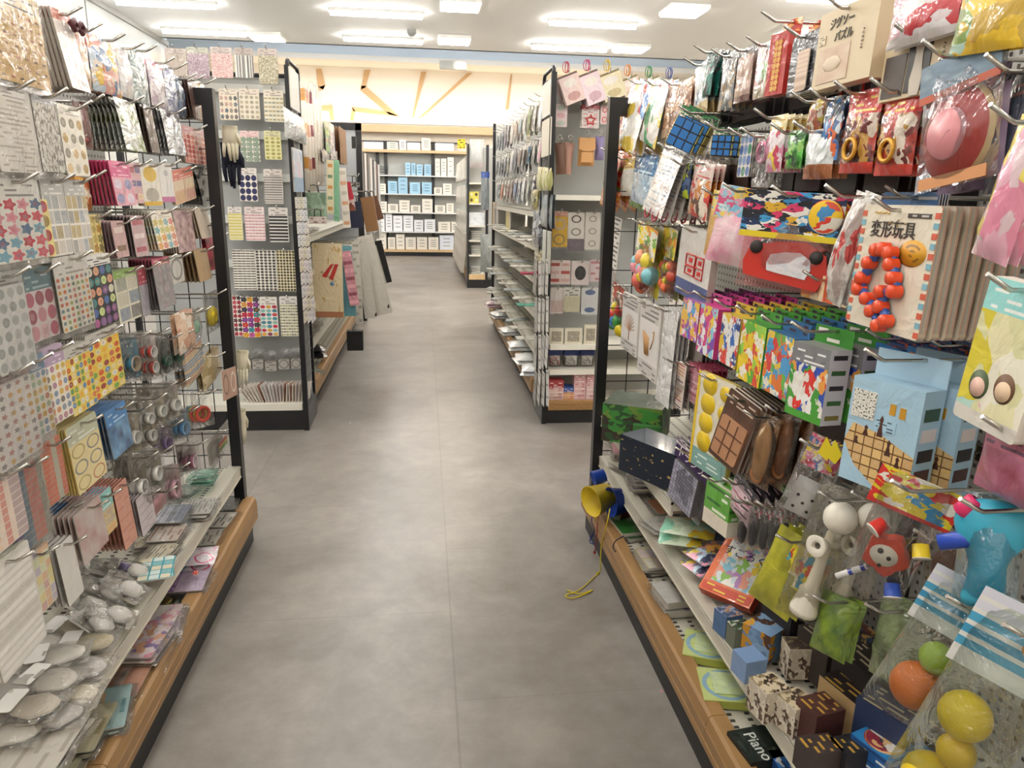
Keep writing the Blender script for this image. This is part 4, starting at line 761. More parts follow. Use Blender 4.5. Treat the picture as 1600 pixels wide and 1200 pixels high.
for i, (x0, x1, y) in enumerate(((376, 391, 549), (391, 411, 547), (411, 432, 550), (432, 452, 547), (452, 470, 546))):
    rn = i in (3, 4)
    hang('E', clearbag(c_card(.5, .48, .84, .48, P('#e6e0d8', 'rings' if rn else 'lines', ('#8f8a84',), 1 if rn else 3, 1 if rn else 4, .45)), t=.012), (x0, y, x1, y + 31), None, ('first', 'second', 'third', 'fourth', 'fifth')[i] + ' of five small clear bags with ' + ('round' if rn else 'square') + ' white tags', 3, cat='small parts bag', pl=4.42, pitch=.02)
rg = random.Random(5)
for i in range(20):
    x = -1.06 + i * .018; lean = -34 + i * 3.0 if i < 14 else 10 - (20 - i) * 1.5
    c_ = ['#e6ded6', '#d9c9bd', '#dfe0dd', '#b98f7c', '#a97a66', '#cfc3c6'][(0 if i < 5 else rg.randint(0, 5))]
    o = card('sticker_pack', .09, .115, P(c_, 'plain', coat=1.0), t=.004, edge=flat('#cfc6bd')); b = Vector((x + .03 * math.sin(math.radians(-lean)), 4.38, .166))
    o.rotation_euler = (math.radians(-4), 0, PI / 2 - math.radians(12)); o.rotation_euler = (Matrix.Rotation(math.radians(lean), 3, 'Y') @ Matrix.Rotation(math.radians(78), 3, 'Z')).to_euler()
    up = Matrix.Rotation(math.radians(lean), 3, 'Y') @ Vector((0, 0, .115)); o.location = b + up
    tag(o, f'{(["first","second","third"] + ORD[3:] + [str(k) + "th" for k in range(14, 24)])[i] if i < 12 else ["thirteenth","fourteenth","fifteenth","sixteenth","seventeenth","eighteenth","nineteenth", "twentieth"][i-12]} pack from the left leaning on the base of the grey display', 'sticker pack', 'packs leaning on the base of the grey end display')
# side of the grey display
S = lambda kind, box, mat, label, n=0, **k: hang('L', kind, box, mat, label, n, hook=False, **{**dict(pl=-.70, rx=0), **k})
S('card', (452, 103, 466, 168), flat('#e9e9e6', .4), 'white acrylic board at the top of the wire side frame', 0, cat='board', t=.006)
S('bag', (453, 166, 486, 214), P('#d3d6d8', 'art', ('#eceeef', '#b5babd', '#e0e3e4'), 5, seed=3, coat=1.0, cr=1.0), 'bulging bag of silvery white cushion wrap on the side frame', 0, cat='wrap bag', t=.07, pl=-.67)
S('card', (457, 230, 472, 300), P('#c9cfe0', 'art', ('#b7c9e4', '#e4c3d9', '#dfe6ee'), 3, foot=('#6f9cc6', .34), coat=.7), 'lavender and sky blue slim pack on the side frame', 1, cat='paper pack', pl=-.68)
k = 0
for i in range(3):
    for j in range(12):
        col = ['#e9e4dc', '#dfd9bd', '#e6e6ea', '#d6dbe3'][(i + j) % 4]; u = 461 + i * 6 + j * 1.5; v = 308 + j * 20
        if v > 500: continue
        k += 1; rowname = ['top', 'second', 'third', 'fourth', 'fifth', 'sixth', 'seventh', 'eighth', 'ninth', 'tenth', 'eleventh', 'twelfth'][j]
        S('card', (u, v, u + 6, v + 18), P(col, 'lines', ('#8a86a5', '#8c8890', '#9aa3c0'), 3, 5, coat=.6), f'tiny name sticker card, {rowname} row, {["front", "middle", "rear"][i]} column of the side frame', 0, cat='name sticker', pl=-.695)
# ---------------- left rear rack ----------------
for x0, y0, x1, y1, c, lb_, pl in ((474, 136, 480, 297, '#d99a4a', 'orange kraft wrapping paper roll', -.72), (480, 140, 485, 300, '#d9a58c', 'salmon wrapping paper roll', -.73), (485, 142, 490, 296, '#7c2f38', 'wine red wrapping paper roll', -.74), (489, 130, 494, 290, '#e6dfce', 'cream wrapping paper roll, nearest', -.73), (494, 134, 499, 290, '#d9cdb9', 'beige wrapping paper roll', -.74), (499, 140, 504, 286, '#e3ddd3', 'off white wrapping paper roll, last', -.74)):
    mid, w, h = quad('L', pl, x0, y0, x1, y1); r = empty('paper_roll', mid); tag(r, lb_ + ' standing tall beside the side frame', 'paper roll')
    b = MB(); b.lathe([(1e-4, 0), (.024, 0), (.024, -h), (1e-4, -h)], 14, M=Matrix.Translation((-.024, 0, 0))); b.build('paper', P(c, 'rows', (c, '#efe6da'), 1, 9, coat=.6), r)
    b = MB(); b.lathe([(.026, -.05), (.026, -.0), (.012, .018), (.012, .02), (1e-4, .02)], 14, M=Matrix.Translation((-.024, 0, 0))); b.build('film_cap', film(), r)
r2 = lambda *a, **k: hang('L', *a, hook=False, **{**dict(rx=1), **k})
for i, (bx, m, lb_, n, pl) in enumerate((
 ((503, 188, 508, 236), P('#d9d6cf', 'art', ('#b9b5ac', '#8a4f4a', '#ece8e0'), 3, coat=1.0), 'white pack with a maroon corner high on the rear rack', 2, -.74),
 ((508, 186, 515, 238), P('#4f9a4f', 'bars', ('#8fce4f', '#6b4a30'), 1, 4, .4, coat=1.0), 'bright green and brown ribbon pack high on the rear rack', 3, -.72),
 ((515, 190, 523, 238), P('#cfc3cf', 'art', ('#e3dbe3', '#a99ab0', '#f0ecf0'), 3, coat=1.0), 'lilac white ribbon pack high on the rear rack', 3, -.73),
 ((504, 232, 516, 252), P('#5c554f', 'art', ('#8c857d', '#3c3733', '#b5aea5'), 4, coat=1.0), 'dark grey foil bag cluster on the second row', 3, -.72),
 ((517, 232, 528, 250), P('#8f7f80', 'art', ('#c9bdbd', '#5c4f52', '#e3dcdc'), 4, coat=1.0), 'dusty plum foil bags on the second row', 3, -.73),
 ((530, 196, 541, 254), P('#96683c', 'plain', coat=.1), 'brown kraft paper sleeve on the rear rack', 2, -.76))):
    r2('bag', bx, m, lb_, n, cat='gift pack', pl=pl, t=.012, pitch=.03)
def gift_bag(name, w, h, mat, d=.05, handle=None, **k):
    b = MB(); b.box(-w / 2, w / 2, 0, d, -h, -.05, m=0); o = b.build(name, mat); b = MB()
    for y in (.004, d - .004): b.tube([(-w * .2, y, -.055), (-w * .17, y, -.01), (0, y, 0), (w * .17, y, -.01), (w * .2, y, -.055)], .0025, 5)
    b.build('handle', handle or DARK, o); return o
def rod(x, y, z):
    b = MB(); b.tube([(-1.11, y, z), (x + .03, y, z), (x + .04, y, z + .02)], .004, 6); o = b.build('hanging_arm', CHROME, L2); o.matrix_parent_inverse = Matrix.Translation(-L2.location)
def rodE(Y, bx, dz=.012):
    mid, w, h = quad('E', Y, *bx); rod(mid[0], Y + .008, mid[2] - dz)
GB = lambda bx, m, lb_, Y, ry=0, n=0, yaw=0, hd=None, d=.04: rodE(Y, bx, .004) or hang('E', gift_bag, bx, m, lb_, n, cat='gift bag', pl=Y, hook=False, rx=0, ry=ry, yaw=yaw, d=d, handle=hd, pitch=d + .01)
GB((470, 288, 508, 342), P('#7f9a80', 'art', ('#8aa58a', '#6f8a72', '#9ab39a'), 2, coat=1.0), 'sage green glossy gift bag on the rear rack', 5.0, n=0)
GB((482, 326, 509, 350), P('#d9c9c3', 'lines', ('#8a6f6a',), 4, 2, coat=.4), 'pale pink pack with cursive writing under the green bag', 4.95, d=.02)
hang('E', 'card', (510, 250, 521, 334), P('#e3d8b5', 'bars', ('#c98f4a', '#7f9a7c'), 1, 5, .3, coat=.6), 'cream tall sheet with a small deer print', 1, cat='tote sheet', pl=5.35, rx=0, ry=2)
hang('E', 'card', (521, 250, 530, 346), P('#7fb592', 'plain', coat=.6), 'mint green tall sheet beside the cream one', 1, cat='tote sheet', pl=5.4, rx=0, ry=2)
hang('E', 'card', (528, 262, 540, 356), P('#e9e2d6', 'bars', ('#d9a07c', '#c9c3b5'), 1, 6, .34, coat=.6), 'white tall sheet with orange motifs', 1, cat='tote sheet', pl=5.6, rx=0, ry=-3)
GB((535, 290, 549, 330), P('#dcc2bd', 'hearts', ('#7c3f2a', '#c98f86'), 1, 2, .4, foot=('#8a4a34', .2)), 'dusty pink gift bag with a brown star', 5.8, ry=-8, d=.02)
hang('E', 'card', (539, 284, 547, 312), flat('#b3253a', .4), 'crimson narrow tag beside the pink gift bag', 0, cat='tag', pl=5.7, rx=0, ry=-12, t=.004)
GB((541, 305, 563, 356), P('#1f2540', 'plain'), 'navy gift bag hanging toward the aisle', 6.2, ry=-3)
GB((561, 298, 581, 362), P('#8f6740', 'plain'), 'brown kraft gift bag hanging toward the aisle', 6.3, ry=-8, n=1)
GB((572, 298, 586, 345), P('#6a4630', 'plain'), 'dark brown gift bag behind the kraft one', 6.6, ry=-16)
hang('E', 'card', (549, 213, 556, 232), flat('#2b2a2c', .4), 'small black hanger loop bag before the grey end board', 1, cat='hanger', pl=7.6, rx=0, t=.01)
GB((545, 274, 561, 292), P('#4c4644', 'art', ('#8a8582', '#2f2b2a'), 3, coat=1.0), 'small glossy dark pouch above the paper bags', 6.0, d=.03)
# large sheets hung on an arm out into the aisle
def big(bx, m, lb_, Y, ry=0, n=1, **k): rodE(Y, bx); return hang('E', 'card', bx, m, lb_, n, cat='gift sheet', pl=Y, hook=False, rx=0, ry=ry, t=.003, pitch=.02, **k)
bd = big((487, 380, 534, 496), P('#dcc9a3', 'spray', ('#c9a468', '#e6d3ab'), 2, 2, .2, foot=('#a9714c', .08), coat=.9), 'cream birthday sheet bag with red ribbon tails', 5.15, 1)
textmesh('BIRTHDAY', .026, flat('#6b5a30'), bd, (.0, -.0006, -.235), rz=0).rotation_euler[1] = .6
b = MB(); 
b.face([(.02, -.002, -.145), (.045, -.002, -.135), (-.01, -.002, -.235), (-.04, -.002, -.225)]); b.face([(.05, -.003, -.14), (.075, -.003, -.14), (.035, -.003, -.25), (.01, -.003, -.24)]); b.build('red_ribbon', flat('#b52a28', .5), bd)
b = MB(); b.lathe([(1e-4, -.002), (.014, -.0015), (.014, 0), (1e-4, 0)], 12, M=Matrix.Translation((.03, -.002, -.275)) @ Matrix.Rotation(-PI / 2, 4, 'X')); b.build('blue_print_dot', flat('#6f9cc0'), bd)
big((530, 384, 549, 494), P('#5f98a5', 'plain', ('#fff',), 1, 1, coat=.9), 'teal blue tall sheet next to the birthday sheet', 5.35, -2)
big((533, 392, 548, 478), P('#c98a94', 'bars', ('#e3a5b0', '#8f4a58'), 1, 7, .4, coat=.8), 'slim pink pack in front of the teal sheet', 5.3, -7, 0)
big((549, 378, 561, 506), P('#cfcabf', 'lines', ('#a9a49a',), 2, 12, coat=.6), 'off white tall sheet behind the teal one', 5.55, -1)
wl = big((553, 374, 572, 498), P('#cdc8be', 'plain', coat=.4), 'grey white tall sheet with a small black corner mark', 5.75, -6)
wr = big((557, 368, 582, 494), P('#d6d1c6', 'plain', coat=.4), 'large white sheet jutting farthest down, small black corner mark', 5.95, -13)
for q in (wl, wr):
    b = MB(); b.prism([(.03, -.60), (.05, -.60), (.05, -.57), (.042, -.575), (.036, -.585)], -.0012, -.0004); b.build('black_mark', DARK, q)
gr = big((563, 386, 588, 448), P('#b9b4aa', 'rings', ('#8a8680',), 1, 1, .46, coat=.3), 'grey envelope card with a thin frame line, tilted', 6.5, -14)
big((577, 377, 596, 444), flat('#121214', .5), 'black board hanging tilted behind the grey envelope card', 6.7, -13)
GB((583, 440, 593, 468), P('#a9784c', 'plain'), 'small tan bag end under the white sheets', 6.6, d=.03)
lk = hang('E', gift_bag, (541, 508, 566, 548), flat('#1a1a1c', .5), 'black cloth bag hanging low at the rack corner', 0, cat='cloth bag', pl=5.7, hook=False, rx=0, d=.08, handle=flat('#c9c6c0'))
# shelf goods of the left rear rack
rg = random.Random(11)
for z, row in ((.425, 'lowest metal'), (.665, 'second metal'), (.905, 'third metal'), (1.125, 'top metal')):
    for j, y in enumerate((4.85, 5.05, 5.28, 5.5)):
        c_ = rg.choice(['#cfc6bc', '#b98f86', '#c9a98a', '#8fa3ad', '#d9d4cc', '#7f5f4f'])
        lc(.16, .2, P(c_, 'art', (c_, '#e9e4dc', '#a98f80'), 3, coat=.9, seed=j), 0, 0, z, rg.uniform(-8, 8), f'flat gift wrap pack, {["nearest", "second", "third", "fourth"][j]} on the {row} shelf of the left rear rack', 'gift wrap pack', 2, .006, XY=(-.88, y))
lb(.2, .25, P('#23242a', 'plain', coat=1.0), 0, 0, .19, 10, 'black plastic covered pack on the wooden edged rear shelf', 'cloth bag', 1, .06, XY=(-.86, 5.35))
lc(.12, .16, P('#8f9a86', 'art', ('#cfe0dc', '#7f8a6a', '#e6e6da'), 3, coat=1.0), 0, 0, .175, 30, 'green and aqua paper pad leaning on the wooden rear shelf', 'paper pack', 3, XY=(-.80, 5.0))
lc(.08, .12, P('#d9a3ad', 'hearts', ('#b35f70', '#efe0e2'), 2, 3, .4, coat=1.0), 0, 0, .175, -20, 'pink card pack at the near end of the wooden rear shelf', 'paper pack', 2, XY=(-.79, 4.76))
# straps on the far left rack
for i in range(9):
    x0 = 566 + i * 3; S('card', (x0, 236 + i * 2.5, x0 + 3.2, 262 + i * 14 if i > 2 else 300), flat(['#3f332e', '#e3e1df', '#54423a', '#8c8886', '#ece9e6', '#2f2a28', '#d3cfcc', '#6b4a3a', '#e9e9e9'][i], .5), f'{["first", "second", "third", "fourth", "fifth", "sixth", "seventh", "eighth", "last"][i]} hanging strap pack along the far left rack', 3, cat='strap pack', pl=-.905, t=.01, pitch=.03, edge=EDGEW)
for i in range(6):
    x0 = 568 + i * 4; S('card', (x0, 300 + i * 3, x0 + 4.5, 372 - i * 2), P(['#cfc9c4', '#5a4238', '#d9d9dc', '#74655e', '#e3e3e3', '#b3aeb3'][i], 'lines', ('#8c8884',), 2, 8, coat=.9), f'{["first", "second", "third", "fourth", "fifth", "last"][i]} lower packet along the far left rack', 2, cat='strap pack', pl=-.90, t=.01, pitch=.03)
def plate(o, x0, x1, z0, z1, mat, nm, y=-.0012, t=.001):
    b = MB(); b.box(x0, x1, y, y + t, z0, z1); return b.build(nm, mat, o)
# ---------------- right rack of toys ----------------
R_ = lambda kind, box, mat, label, n=0, **k: hang('R', kind, box, mat, label, n, **k)
TOY = ('#d8342c', '#f0c02e', '#3a8fd0', '#4aa64e', '#f2efe6', '#e07ab0', '#f08a2c'); CANDY = ('#e9a0b8', '#f0d24e', '#8fc9e0', '#f5efe8', '#e0607c'); PURP = ('#8a3fa0', '#e05fa8', '#f0c04a', '#4aa0d0', '#f2e9f2')
# top row
R_('bag', (1080, 118, 1036, 206), P('#a9754c', 'art', ('#8f5a3a', '#c08a5c', '#7a4a30', '#d9b08a'), 6, coat=1.0, cr=.8, foot=('#c9a586', .16)), 'rust brown crinkled foil bag first on the top row', 2, cat='toy bag', t=.02)
R_('bag', (1106, 92, 1084, 184), P('#c9d2d6', 'art', ('#eef2f4', '#8fa0aa', '#e6ecee'), 4, foot=('#c9b07c', .25), coat=1.0, cr=.9), 'shiny silver blister bag on the top row', 2, cat='toy bag', t=.012, ry=-10, pitch=.02)
R_('bag', (1118, 74, 1104, 148), P('#1f6f66', 'art', ('#17594f', '#4a2f2a', '#2a8a7a', '#143f3a'), 4, coat=.9), 'teal and maroon camouflage toy bags', 4, cat='toy bag', t=.01, pitch=.02, step=.01, back=flat('#1d3d38'))
R_('bag', (1151, 78, 1128, 168), P('#77777a', 'art', ('#55565a', '#9a9a98', '#a98f6c', '#3c3d42'), 4, coat=.9), 'grey photo printed toy bag', 3, cat='toy bag', t=.01, pitch=.018)
R_('bag', (1178, 68, 1152, 156), P('#9a7468', 'photo', ('#6a4a44', '#c9a994', '#8c6a60', '#d9c9b9'), 2, hdr=('#4c4648', .14, '#c9c0bd'), foot=('#6a4038', .12), coat=.8), 'mauve brown folded paper pack with a pale flower photo', 3, cat='toy bag', t=.01, pitch=.018)
R_('card', (1211, 60, 1186, 150), P('#dfe3da', 'art', ('#c9dbe6', '#e3b5bf', '#7fa860', '#f0ece2', '#8a5f4c'), 3, foot=('#7c6a4a', .2), coat=.8), 'pale illustrated card of a figure among flowers', 2, t=.006, cat='toy card')
rb = R_('box', (1234, 22, 1212, 146), P('#b3261f', 'plain', coat=.5), 'tall red box with gold lettering on the top row', 3, d=.03, tab=.03, tabm=P('#c9372a', 'art', ('#e0a04a', '#f0e0c0', '#a92a20'), 2), cat='toy box', pitch=.06, yaw=10)
_, rw, rh = quad('R', .785, 1234, 22, 1212, 146)
plate(rb, -rw * .2, rw * .2, -rh * .95, -rh * .28, P('#b3261f', 'hearts', ('#e0b45c', '#d9a34a'), 2, 9, .55), 'gold_marks')
R_('card', (1284, 42, 1240, 142), P('#1c1b20', 'lines', ('#5a5860', '#8a8790'), 6, 14, hdr=('#3a363c', .12, '#8a8388'), coat=.6), 'black puzzle card with a long beige side label', 4, t=.008, pitch=.014, cat='puzzle pack')
R_('card', (1266, 74, 1248, 140), P('#c9ab94', 'rows', ('#b59680', '#d9c0aa'), 1, 9), 'beige side label on the black puzzle card', 0, hook=False, pl=.778, cat='paper label')
jz = P('#d6c3a1', 'plain')
j1 = R_('box', (1380, -18, 1284, 120), jz, 'cream jigsaw puzzle box with a sleeping animal photo', 0, d=.03, tab=0, cat='puzzle box', pl=.76)
_, jw, jh = quad('R', .76, 1380, -18, 1284, 120)
plate(j1, -jw * .42, jw * .12, -jh * .93, -jh * .48, P('#8a6a50', 'photo', ('#5a4436', '#c9a98c', '#d9c3ab', '#8f6f55'), 2), 'animal_photo')
b = MB(); b.lathe([(1e-4, -1), (.6, -.8), (1, 0), (.6, .8), (1e-4, 1)], 14, M=Matrix.Translation((-jw * .16, -.0016, -jh * .70)) @ Matrix.Diagonal((jw * .17, .0015, jh * .10, 1))); b.build('sleeping_animal_print', flat('#e0cdb6', .6), j1)
textmesh('ジグソー', jh * .15, flat('#2c2622'), j1, (-jw * .08, -.0015, -jh * .24), 'title_lettering'); textmesh('パズル', jh * .15, flat('#2c2622'), j1, (-jw * .02, -.0015, -jh * .42), 'title_lettering'); plate(j1, -jw * .46, -jw * .34, -jh * .42, -jh * .30, P('#d6c3a1', 'lines', ('#2c2622',), 3, 4), 'small_print')
tv = textmesh('P U Z Z L E', jh * .05, flat('#8a7a66'), j1, (jw * .30, -.0015, -jh * .5), 'side_lettering'); tv.rotation_euler = (PI / 2, PI / 2, 0)
j2 = R_('box', (1510, 30, 1386, 138), jz, 'cream jigsaw puzzle box with a white standing dog photo', 0, d=.03, tab=0, cat='puzzle box', pl=.775)
_, jw, jh = quad('R', .775, 1510, 30, 1386, 138)
plate(j2, -jw * .46, -jw * .16, -jh * .95, -jh * .25, P('#3a322c', 'photo', ('#241f1c', '#4c4038', '#5f5046'), 2), 'dark_photo'); plate(j2, -jw * .14, jw * .16, -jh * .92, -jh * .1, P('#2f2a28', 'photo', ('#3f3835', '#2a2624', '#4f4742'), 2), 'dark_photo')
b = MB(); b.lathe([(.012, -.045), (.016, -.02), (.011, .0), (.009, .02), (.012, .03), (1e-4, .042)], 12, M=Matrix.Translation((.01 * 0 + jw * .01, -.0016, -jh * .5)) @ Matrix.Diagonal((1, .08, 1, 1))); b.build('white_dog_print', flat('#cfc5b8', .6), j2)
tv = textmesh('P U Z Z L E', jh * .07, flat('#8a7a66'), j2, (jw * .30, -.0015, -jh * .42), 'side_lettering'); tv.rotation_euler = (PI / 2, PI / 2, 0)
R_('bag', (1500, -60, 1385, 46), P('#e6d9dc', 'art', ('#f2eef0', '#e0b3c0', '#c9c9c0', '#c93a44'), 2, foot=('#e6e0de', .12), coat=1.0), 'white and pink glossy bag cut by the top edge', 2, cat='toy bag', pl=.74, t=.03)
R_('bag', (1625, -80, 1492, 62), P('#e0b82e', 'art', ('#f0c62e', '#7a9a3a', '#d9843a', '#b9d9c9', '#c9a43c'), 2, coat=.9), 'yellow and green bag at the top right corner', 1, cat='toy bag', pl=.72, t=.03, ry=4)
# second row
def cube(nm, w, h, mat, colr='#2f73b8', **k):
    o = bag(nm, w * 1.12, h, film('#ffffff', .09, seed=8), t=.05, seed=8); s = w * .8; g = s / 3
    b = MB(); b.box(-s / 2, s / 2, 0, .045, -s, 0); q = b.build('cube_core', flat('#141518', .4), o); q.location = (0, .0, -h * .22)
    b = MB()
    for i in range(3):
        for j in range(3): b.box(-s / 2 + g * i + .002, -s / 2 + g * (i + 1) - .002, -.002, .003, -g * (j + 1) + .002, -g * j - .002)
    q2 = b.build('blue_stickers', flat(colr, .25), q)
    b = MB()
    for i in range(2):
        for j in range(3): b.box(-s / 2 - .002, -s / 2 + .003, .002 + i * .022, .021 + i * .022, -g * (j + 1) + .002, -g * j - .002); b.box(s / 2 - .003, s / 2 + .002, .002 + i * .022, .021 + i * .022, -g * (j + 1) + .002, -g * j - .002)
    b.build('yellow_stickers', flat('#d9d27a', .3), q)
    b = MB(); b.box(-w * .5, w * .5, .02, .023, -h * .2, 0); b.build('header_card', P('#2a6a3a', 'art', ('#3f8a4a', '#e6e0c9', '#1f2a2a'), 3), o)
    return o
R_(cube, (1114, 172, 1060, 250), None, 'bagged blue faced puzzle cube, tilted, nearer the end post', 1, cat='puzzle cube', ry=24, pl=.74, turn=50)
R_(cube, (1150, 198, 1112, 256), None, 'bagged blue faced puzzle cube hanging straight', 1, cat='puzzle cube', ry=3, pl=.75, turn=50)
R_('card', (1178, 206, 1159, 276), P('#e3dfd9', 'dots', ('#4c6fae', '#8aa0cc', '#3c8a5f'), 3, 4, .46, coat=.9), 'white card with a blue and grey diamond pattern', 2, cat='toy card')
R_(clearbag(c_roll(.5, .35, .36, .008, flat('#e58fae'), flat('#e58fae'), .65, 0, 'pink_loop'), c_card(.5, .02, .9, .16, flat('#dcd9c9')), t=.02), (1200, 206, 1178, 292), None, 'clear bag with a pink toy loop', 2, cat='toy bag')
R_('bag', (1224, 176, 1198, 268), P('#e6d3da', 'art', ('#e58fae', '#c93a5c', '#f0e6ea', '#f0d34a'), 3, hdr=('#ead9a0', .28, '#d9a02e'), coat=1.0), 'pink and crimson string toy bag with a yellow flower header', 3, cat='toy bag')
R_('bag', (1252, 200, 1226, 262), P('#3f9a3a', 'art', ('#5fc04a', '#2a6a2a', '#9ad06a', '#1f3f2a'), 3, coat=1.0), 'bright green toy bag on the second row', 2, cat='toy bag')
R_('bag', (1282, 150, 1260, 206), P('#8f4a34', 'art', ('#c9b03c', '#a95a3c', '#e6dccb'), 3, coat=1.0), 'small brown bag with a yellow cap print', 3, cat='toy bag')
R_('bag', (1300, 196, 1254, 278), P('#cdd3d3', 'photo', ('#a9b3b5', '#e9eced', '#c9d0d1', '#f3f5f5'), 3, foot=('#a9653a', .28), coat=1.0, cr=.9), 'milky clear toy bag with an orange striped foot', 2, cat='toy bag', pl=.775, t=.03)
R_('bag', (1318, 146, 1288, 250), P('#2f62a0', 'art', ('#4a8fd0', '#1c3050', '#e0672c', '#dfe9f0', '#222a38'), 3, coat=1.0), 'dark blue toy bag beside the red battle toy packs', 4, cat='toy bag', t=.015, pitch=.02)
for i, bx in enumerate(((1372, 132, 1318, 268), (1436, 128, 1374, 272))):
    o = R_('bag', bx, P('#6a1f1a', 'art', ('#2a1414', '#a93020', '#b98a3a', '#d9c9b9', '#3a1a16'), 3, foot=('#c9372a', .12), hdr=('#c9281f', .3, '#f0d060'), coat=1.0, cr=.6, seed=i), ('left red headed battle toy pack with a gold ring', 'right red headed battle toy pack with a gold ring')[i], 4, cat='toy bag', pl=.77, t=.03)
    _, w, h = quad('R', .77, *bx); b = MB(); b.tube([(math.cos(a * PI / 8) * w * .17, -.002, math.sin(a * PI / 8) * w * .17) for a in range(16)], .004, 6, closed=True); q = b.build('gold_ring', flat('#d9a03a', .3, .3), o); q.location = (.0, 0, -h * .72)
def disc(nm, w, h, mat, **k):
    o = bag(nm, w, h, film('#f2f4f8', .10, seed=9, sc=5), t=.03, seed=9, low=.6)
    b = MB(); b.lathe([(1e-4, -.012), (w * .20, -.012), (w * .22, -.004), (w * .30, .0), (w * .40, .006), (w * .43, .012)], 28, ms=[0, 0, 1, 1, 2], M=Matrix.Translation((-w * .05, .01, -h * .6)) @ Matrix.Rotation(-PI / 2, 4, 'X'))
    b.build('spinning_disc', [flat('#d98f94', .3), flat('#c22f26', .3), flat('#e9c48a', .3)], o)
    plate(o, -w * .48, w * .48, -h * .30, 0, P('#8fb2cc', 'photo', ('#9cc0da', '#6a7f90', '#c9dde9'), 2, foot=('#b9502e', .2)), 'header_card', .008)
    plate(o, -w * .4, w * .42, -h * .99, -h * .9, flat('#cf8f5c'), 'foot_card', .008)
    plate(o, -w * .45, w * .45, -h * .97, -h * .32, P('#b59aa8', 'photo', ('#c9b0ba', '#8f7a92', '#d9c6c9'), 2), 'backing_card', .028); return o
R_(disc, (1562, 60, 1432, 292), None, 'large clear pack with a red spinning disc and light blue header', 0, cat='toy disc pack', pl=.73, ry=-9, hook=True)
R_('bag', (1556, 96, 1478, 300), P('#4f3c5c', 'photo', ('#3a2c48', '#6f5a80', '#2a2436', '#8a7294'), 3, coat=1.0, cr=.7), 'deep purple glossy pack behind the red disc', 1, cat='toy bag', pl=.80, t=.02, ry=-6)
R_('bag', (1640, 92, 1552, 300), P('#262a38', 'photo', ('#1c2030', '#3f3c50', '#2a3a48', '#4f3c4c'), 3, hdr=('#2a2626', .25, '#6a4038'), coat=1.0, cr=.7), 'midnight blue glossy pack by the right frame edge', 2, cat='toy bag', pl=.76, t=.02, ry=-5)
# balloons, upper end by the post
for i, (bx, c_, lb_, n, pl) in enumerate((((1018, 118, 984, 232), ('#e0c03a', '#c9483c', '#3f7ac0', '#f0eee6'), 'long white packs with yellow and blue balloons', 5, .79), ((1042, 122, 1014, 224), ('#e9c93a', '#3a9a5c', '#e07a8a', '#e9e6df'), 'clear balloon pack of yellow green and pink', 2, .78))):
    R_('bag', bx, P('#e9e4dc', 'art', c_, 2, coat=1.0, seed=i), lb_, n, cat='balloon pack', t=.02, pitch=.03, step=.03, pl=pl, ry=14)
R_('bag', (976, 150, 958, 240), P('#d98a3a', 'art', ('#d93a3a', '#f0c02e', '#6a3a8a', '#f0e6d9'), 3, coat=1.0), 'narrow orange and violet pack just past the end post', 2, cat='toy bag', ry=12, pl=.80)
R_('bag', (966, 234, 950, 328), P('#d9703a', 'rows', ('#e0503a', '#e9b04a', '#7fa84a', '#c9404a', '#e6a98c'), 2, 12, coat=.9), 'orange and green striped rocket balloon pack hanging by the end post', 3, cat='balloon pack', ry=12, t=.03, pl=.76, pitch=.03, step=.03)
# third row
R_('bag', (988, 244, 968, 306), P('#e8c92e', 'photo', ('#e6dfc9', '#f0ece0', '#d9c9a0'), 2, hdr=('#f0c62a', .3, '#8a5a1c'), coat=1.0), 'yellow headed packet with a pale toy, nearer the post', 2, cat='toy bag')
R_('bag', (1024, 238, 986, 330), P('#b9c9d0', 'photo', ('#5f8fc0', '#e6eef2', '#8fb3d0', '#dfe9ee'), 3, hdr=('#2f6fa0', .34, '#bfe0f0'), foot=('#6a8f4a', .12), coat=1.0, cr=.9), 'blue headed clear bag with a blue bristle brush', 2, cat='toy bag', t=.03, ry=6)
R_('bag', (1040, 236, 1026, 308), P('#dcd9c9', 'plain', hdr=('#f0c62a', .36, '#8a5a1c'), coat=1.0), 'yellow headed packet with a cream toy', 2, cat='toy bag')
def cords(nm, w, h, mat, **k):
    o = bag(nm, w, h, P('#dedad6', 'lines', ('#b9a9a9', '#8fa0b0'), 3, 14, hdr=('#e9e5df', .2, '#b9b3ab'), coat=1.0), t=.012, seed=4); b = MB()
    for i in range(2): b.tube([(-w * .2 + i * w * .4 + math.cos(a) * w * .14, .006, -h * .95 + math.sin(a) * w * .14) for a in [x * PI / 4 for x in range(8)]], .003, 5, closed=True)
    b.build('red_loop', flat('#a9243c', .4), o); return o
R_(cords, (1070, 226, 1036, 340), None, 'white fanned packs ending in dark red loops', 5, cat='toy bag', pitch=.022, step=.045, ry=8, pl=.775)
R_('bag', (1112, 250, 1080, 342), P('#e6c9b9', 'art', ('#c93a34', '#f0e2cf', '#d9852e', '#5a3f2c'), 3, hdr=('#e9cfc6', .3, '#c9382f'), coat=.9), 'cream pack with red banners and dark festival print', 2, cat='toy bag', ry=8)
R_('bag', (1076, 252, 1066, 310), P('#27395c', 'art', ('#c9d92e', '#1f2f50', '#3a5a8a'), 2, coat=.9), 'navy pack with a lime ball beside the fanned packs', 1, cat='toy bag')
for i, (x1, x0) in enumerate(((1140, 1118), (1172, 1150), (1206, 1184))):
    R_('card', (x1, 258 - i * 4, x0, 340), flat('#33211c', .4), ('left', 'middle', 'right')[i] + ' stack of dark chocolate brown packs in the shade', 6, t=.004, pitch=.022, cat='toy card', pl=.86, edge=flat('#1f1512'))
